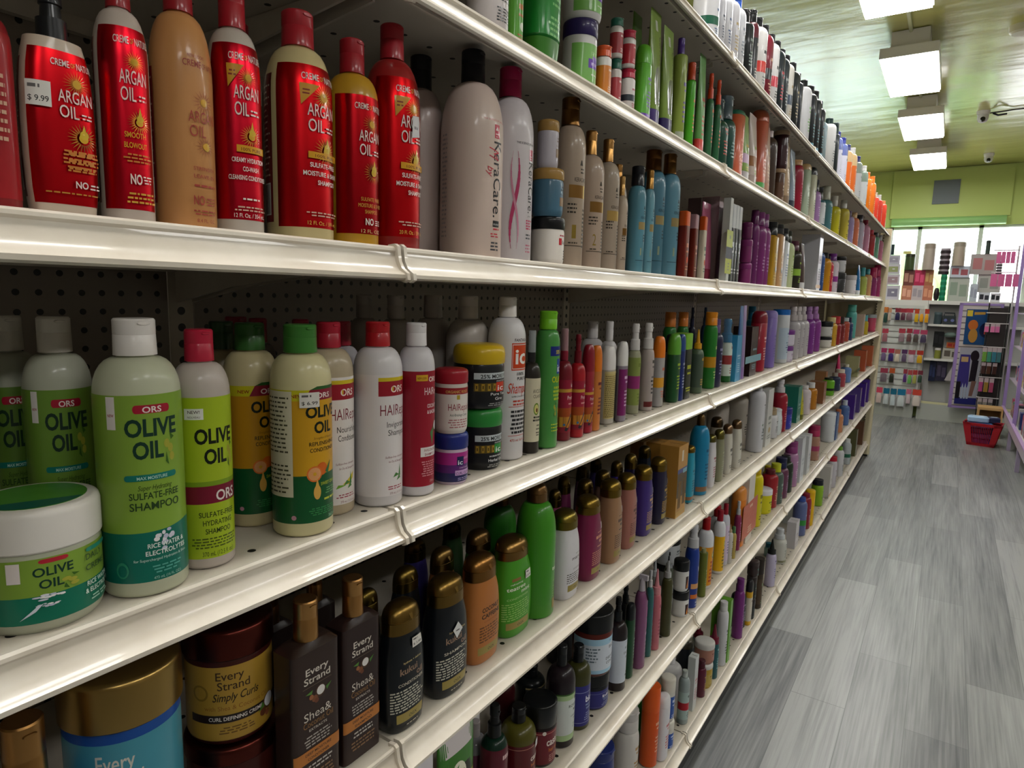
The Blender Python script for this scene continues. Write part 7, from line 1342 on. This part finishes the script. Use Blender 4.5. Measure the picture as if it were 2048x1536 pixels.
FAR = [
('pk',0.126,9.44,0.1324,0.0429,0.2262,'c8d0d0','187094','hair_accessory_pack','pack','white clip pack on teal card, right of three'),
('pk',0.039,9.44,0.1347,0.0325,0.2212,'c0ccd0','186480','hair_accessory_pack','pack','white clip pack on teal card, middle of three'),
('pk',-0.038,9.44,0.1447,0.0329,0.2096,'c8d0d0','1c6c88','hair_accessory_pack','pack','white clip pack on teal card, left of three'),
('pk',-0.117,9.44,0.1549,0.0332,0.2043,'d8c0b8','d04860','hair_accessory_pack','pack','pale pink pack with red card, bottom hook row far left'),
('pk',0.290,9.44,0.1583,0.0471,0.2112,'d8ccc4','c84838','hair_accessory_pack','pack','white pack with red top and red base in bottom hook row'),
('pk',0.204,9.44,0.1795,0.0265,0.1874,'c8b8bc','c06880','hair_accessory_pack','pack','small pinkish pack in the bottom hook row'),
('pk',0.000,9.44,0.4239,0.0298,0.1887,'2c3024','b05028','hair_accessory_pack','pack','black pack with orange card in fourth hook row'),
('pk',-0.088,9.44,0.4280,0.0412,0.1772,'746870','983850','hair_accessory_pack','pack','grey pack far left in the fourth hook row'),
('pk',0.195,9.44,0.4305,0.0238,0.1738,'6cb05c','a84848','hair_accessory_pack','pack','light green pack in the fourth hook row'),
('pk',0.247,9.44,0.4358,0.0236,0.1732,'a8a858','a83838','hair_accessory_pack','pack','lime and orange pack in the fourth hook row'),
('pk',0.143,9.44,0.4442,0.0213,0.1682,'582c78','903040','hair_accessory_pack','pack','purple pack in the fourth hook row'),
('pk',0.302,9.44,0.4536,0.0260,0.1540,'304838','702838','hair_accessory_pack','pack','dark pack at right of fourth hook row'),
('bx',0.420,9.59,0.4757,0.0338,0.2478,'141c3c','2c3860','dark_box','box','navy box on the lower cubby shelf'),
('bx',0.513,9.59,0.4847,0.0538,0.2400,'28243c','504860','dark_box','box','blackish violet box in the lower cubby'),
('tri',0.613,9.51,0.5026,0.0602,0.2060,'b8b0b0','a89890','white_bag','bag','folded white bag leaning in the lower cubby'),
('pk',0.189,9.44,0.6926,0.0369,0.1603,'c0b4bc','a04858','hair_accessory_pack','pack','white comb pack in the third hook row'),
('pk',0.036,9.44,0.6927,0.0296,0.1558,'d0c4b0','a86858','hair_accessory_pack','pack','cream brush pack in the third hook row'),
('pk',-0.112,9.44,0.6935,0.0302,0.1636,'6c5880','a03060','hair_accessory_pack','pack','violet pack far left in the third hook row'),
('pk',0.276,9.44,0.6935,0.0338,0.1594,'d0a018','a83020','hair_accessory_pack','pack','yellow pack at right of third hook row'),
('pk',-0.032,9.44,0.6935,0.0326,0.1627,'38286c','a82848','hair_accessory_pack','pack','deep violet pack in the third hook row'),
('pk',0.111,9.44,0.6987,0.0293,0.1550,'5c4c68','4c2858','hair_accessory_pack','pack','plum pack in the middle of third hook row'),
('cy',0.454,9.57,0.7605,0.0334,0.1284,'8c9040','c8c4c0','yellow_bottle','bottle','yellow bottle with white cap on the middle cubby shelf'),
('bx',0.591,9.57,0.7605,0.0882,0.1317,'b8b4a8','605850','white_basket','basket','white slatted basket on the middle cubby shelf'),
('bx',0.598,9.57,0.8993,0.0629,0.0666,'b86430','a83028','snack_bag','bag','orange and red bag lying in the white basket'),
('bx',0.446,9.57,0.9016,0.0513,0.1892,'101014','202024','black_box','box','black box on the middle cubby shelf'),
('pk',-0.120,9.44,0.9332,0.0328,0.1689,'986068','b04050','hair_accessory_pack','pack','rose pack far left in the second hook row'),
('pk',0.061,9.44,0.9447,0.0347,0.1668,'907880','a83848','hair_accessory_pack','pack','greyish rose pack in the second hook row'),
('pk',0.291,9.44,0.9471,0.0362,0.1581,'484058','a84060','hair_accessory_pack','pack','dusky plum pack at right of second hook row'),
('pk',0.212,9.44,0.9482,0.0314,0.1590,'4c4440','b04068','hair_accessory_pack','pack','charcoal pack with pink card in second hook row'),
('pk',0.140,9.44,0.9498,0.0290,0.1659,'6c4848','982838','hair_accessory_pack','pack','brownish red pack in the second hook row'),
('sp',0.571,9.57,1.0194,0.0730,0.0665,'60706c','a8b0ac','glass_dome','bowl','glass bowl above the white basket'),
('pk',-0.135,9.44,1.1711,0.0246,0.1989,'26453c','c87838','hair_accessory_pack','pack','dark green pack with orange card, top hook row far left'),
('cy',0.415,9.57,1.1805,0.0410,0.1470,'3c4c50','5c6c70','glass_jar','jar','dark glass jar on the upper cubby shelf'),
('rd',0.530,9.57,1.1805,0.0631,0.1454,'30383c','6870a0','radio','radio','black portable radio on the upper cubby shelf'),
('pk',0.300,9.44,1.1917,0.0231,0.1690,'e0a020','b03828','hair_accessory_pack','pack','orange pack, right of three in top hook row'),
('pk',0.196,9.44,1.1929,0.0235,0.1641,'d0a818','b04020','hair_accessory_pack','pack','yellow pack, left of three in top hook row'),
('pk',0.248,9.44,1.1953,0.0233,0.1635,'dc9c20','b8b0a8','hair_accessory_pack','pack','yellow-orange pack, middle of three in top hook row'),
('pk',-0.095,9.44,1.1979,0.0217,0.1612,'b8a898','c09070','hair_accessory_pack','pack','beige pack beside the dark green one in top hook row'),
('pk',-0.006,9.44,1.2081,0.0295,0.1540,'28244c','802838','hair_accessory_pack','pack','navy pack with maroon card in the top hook row'),
('pk',0.053,9.44,1.2108,0.0292,0.1473,'5c3040','982838','hair_accessory_pack','pack','maroon pack right of the navy one in top hook row'),
('pk',0.119,9.44,1.2138,0.0369,0.1466,'806068','a83440','hair_accessory_pack','pack','pinkish brown pack in the top hook row'),
('dw',-0.096,9.62,1.4655,0.0714,0.1820,'c0bcc8','807c90','acrylic_drawer','drawer','clear drawer box, bottom of a stack of four'),
('bx',0.053,9.62,1.4655,0.0565,0.1782,'b87860','e0a890','cosmetic_box','box','peach patterned box at lower left of the pink stack'),
('bx',0.168,9.62,1.4655,0.0583,0.1800,'c0b4b8','a098a0','cosmetic_box','box','grey-white striped box between two peach ones'),
('bx',0.279,9.62,1.4655,0.0522,0.1818,'b87058','d89878','cosmetic_box','box','peach patterned box at lower right of the pink stack'),
('st',0.430,9.58,1.4655,0.0331,0.3152,'1c7c58','2c9c74','green_stack','stack','green stack of jars on the counter'),
('sp',0.371,9.54,1.4655,0.0307,0.1511,'241c20','3c2c34','round_pot','pot','round black pot at the foot of the green jars'),
('bx',0.586,9.62,1.4655,0.1050,0.2821,'b4bab0','90a090','white_carton','carton','large grey-green carton on the right counter'),
('bx',0.741,9.60,1.4655,0.0367,0.2063,'b8c4cc','a0a8b8','small_carton','carton','small bluish carton beside the large grey-green one'),
('bx',0.849,9.60,1.4655,0.0554,0.1083,'c8d0d8','30343c','compact_box','box','white box with black labels, left one'),
('bx',0.958,9.60,1.4655,0.0475,0.1048,'d0d4d8','202428','compact_box','box','white box with black labels, right one'),
('bx',0.881,9.62,1.5743,0.1127,0.2110,'b0b4ac','8c948c','white_carton','carton','wide grey carton with vertical lines at right'),
('dw',-0.107,9.62,1.6480,0.0686,0.1368,'c0b8c4','a08890','acrylic_drawer','drawer','clear drawer box with pinkish content, third of four'),
('bx',0.061,9.62,1.6442,0.0590,0.1911,'703c38','b08070','cosmetic_box','box','dark brown box at upper left of the pink stack'),
('bx',0.176,9.62,1.6460,0.0555,0.1896,'b0204c','d85078','cosmetic_box','box','magenta box in the middle of the pink stack'),
('bx',0.275,9.62,1.6478,0.0443,0.1881,'a86848','c8a068','cosmetic_box','box','orange-brown box at upper right of the pink stack'),
('bx',0.581,9.60,1.7481,0.0996,0.1353,'c4ccd8','a05860','makeup_box','box','pale blue box with reddish goods behind its front'),
('dw',-0.114,9.62,1.7854,0.0685,0.1240,'c0bcc8','98a070','acrylic_drawer','drawer','clear drawer box with greenish content, second of four'),
('bx',0.804,9.60,1.7858,0.1276,0.2370,'a8a4a0','b07878','magazine_pile','pile','slanting grey pile with red lines before the window'),
('st',0.959,9.60,1.7858,0.0283,0.1607,'38383c','d8d8dc','bottle_stack','stack','short stack of black and white tins by the window'),
('st',0.417,9.60,1.7812,0.0559,0.3110,'2c2428','a098a0','striped_stack','stack','black and white striped stack of round tins'),
('cy',0.056,9.62,1.8357,0.0562,0.1959,'3c4c28','282c18','tall_container','container','olive and black container standing on the pink stack'),
('cy',0.251,9.60,1.8364,0.0649,0.3184,'b0a498','988c80','display_tower','display','left beige display tower in front of the window'),
('cy',0.552,9.60,1.8838,0.0648,0.2829,'b0a494','989080','display_tower','display','right beige display tower in front of the window'),
('dw',-0.122,9.62,1.9098,0.0657,0.1112,'b8b4c4','9c98a8','acrylic_drawer','drawer','clear lavender drawer box, top of a stack of four'),
('bx',0.963,9.60,1.9470,0.0353,0.0626,'b0a8a0','706860','tray','tray','small dark-rimmed tray by the window'),
('cy',0.017,9.62,2.0321,0.0457,0.0300,'d0c880','b8b068','yellow_tin','tin','pale yellow round tin on top of the olive container'),
('cy',0.828,9.60,2.0233,0.0239,0.1551,'34443c','283430','bust_figure','figure','small dark bust figure in front of the window'),
('cy',-0.147,9.62,2.0215,0.0192,0.1297,'10282c','10282c','black_bottle','bottle','thin black bottle standing on the clear drawers')
]
for kind, x, y, z, w_, h_, c1, c2, name, cat, lab in FAR:
    t = thing(name, lab, cat, (x, y, z), 0, {'hair_accessory_pack': 'hair accessory packs on hooks', 'acrylic_drawer': 'stack of clear drawers', 'cosmetic_box': 'pink stack of cosmetic boxes'}.get(name))
    q = MB()
    if kind == 'pk':
        q.box(-w_, w_, .0, .004, h_ * .66, h_, hmat(c2)); q.box(-w_, w_, .001, .004, 0, h_ * .66, mat('b8b4b4')); q.obj('card', t)
        q = MB(); q.loft([(h_ * .04, w_ * .8, .006, 3), (h_ * .2, w_ * .86, .012, 3), (h_ * .5, w_ * .8, .012, 3), (h_ * .64, w_ * .5, .006, 3)], hmat(c1), 12); q.obj('blister', t, (0, -.01, 0))
        q = MB(); q.tube([(0, CY + .002 - y, h_ * 1.02), (0, -.02, h_ * .99)], .0025, mat('c8c8c8'), 5); q.obj('hook', t)
    elif kind == 'bx':
        q.box(-w_, w_, 0, .07, 0, h_, hmat(c1)); q.obj('box', t)
        q = MB(); q.box(-w_ * .8, -w_ * .1, -.001, 0, h_ * .25, h_ * .8, hmat(c2)); q.box(w_ * .1, w_ * .8, -.001, 0, h_ * .2, h_ * .7, hmat(c2)); q.obj('printed_label', t)
    elif kind == 'dw':
        q.box(-w_, w_, .0, .12, 0, h_ * .97, hmat(c1)); q.obj('box', t)
        q = MB(); q.box(-w_ * .85, w_ * .7, -.002, 0, h_ * .2, h_ * .75, hmat(c2)); q.box(-w_ * .2, w_ * .2, -.008, -.002, h_ * .45, h_ * .55, mat('d8d8dc')); q.obj('drawer', t)
    elif kind == 'cy':
        q.loft([(0, w_, w_, 2), (h_ * .8, w_ * .96, w_ * .96, 2)], hmat(c1), 18); q.obj('body', t)
        q = MB(); q.loft([(h_ * .8, w_ * 1.02, w_ * 1.02, 2), (h_ * .97, w_, w_, 2), (h_, w_ * .8, w_ * .8, 2)], hmat(c2), 18); q.obj('top', t)
    elif kind == 'st':
        for i in range(5):
            q = MB(); q.loft([(h_ * i / 5, w_, w_, 2), (h_ * (i + .6) / 5, w_, w_, 2)], hmat(c1), 16); q.loft([(h_ * (i + .6) / 5, w_ * .9, w_ * .9, 2), (h_ * (i + 1) / 5, w_ * .9, w_ * .9, 2)], hmat(c2), 16); q.obj('tin', t)
    elif kind == 'sp':
        q.loft([(0, w_ * .5, w_ * .5, 2), (h_ * .2, w_ * .9, w_ * .9, 2), (h_ * .5, w_, w_, 2), (h_ * .85, w_ * .8, w_ * .8, 2), (h_, w_ * .5, w_ * .5, 2)], hmat(c1), 18); q.obj('body', t)
    elif kind == 'rd':
        q.box(-w_, w_, 0, .07, 0, h_ * .72, hmat(c1)); q.obj('body', t)
        q = MB(); q.tube([(-w_ * .85, .03, h_ * .7), (-w_ * .8, .03, h_ * .95), (w_ * .8, .03, h_ * .95), (w_ * .85, .03, h_ * .7)], .008, hmat(c1), 6); q.obj('handle', t)
        for sx in (-.55, .55):
            q = MB(); q.loft([(0, w_ * .3, w_ * .3, 2), (.004, w_ * .26, w_ * .26, 2)], hmat(c2), 16); o = q.obj('speaker', t, (w_ * sx, -.0, h_ * .34)); o.rotation_euler = (math.pi / 2, 0, 0)
    else:
        q.add([(-w_, 0, 0), (w_, 0, 0), (w_ * .3, .0, h_), (-w_, .06, 0), (w_, .06, 0), (w_ * .3, .06, h_)], [(0, 1, 2), (5, 4, 3), (0, 3, 4, 1), (1, 4, 5, 2), (2, 5, 3, 0)], hmat(c1)); q.obj('body', t)
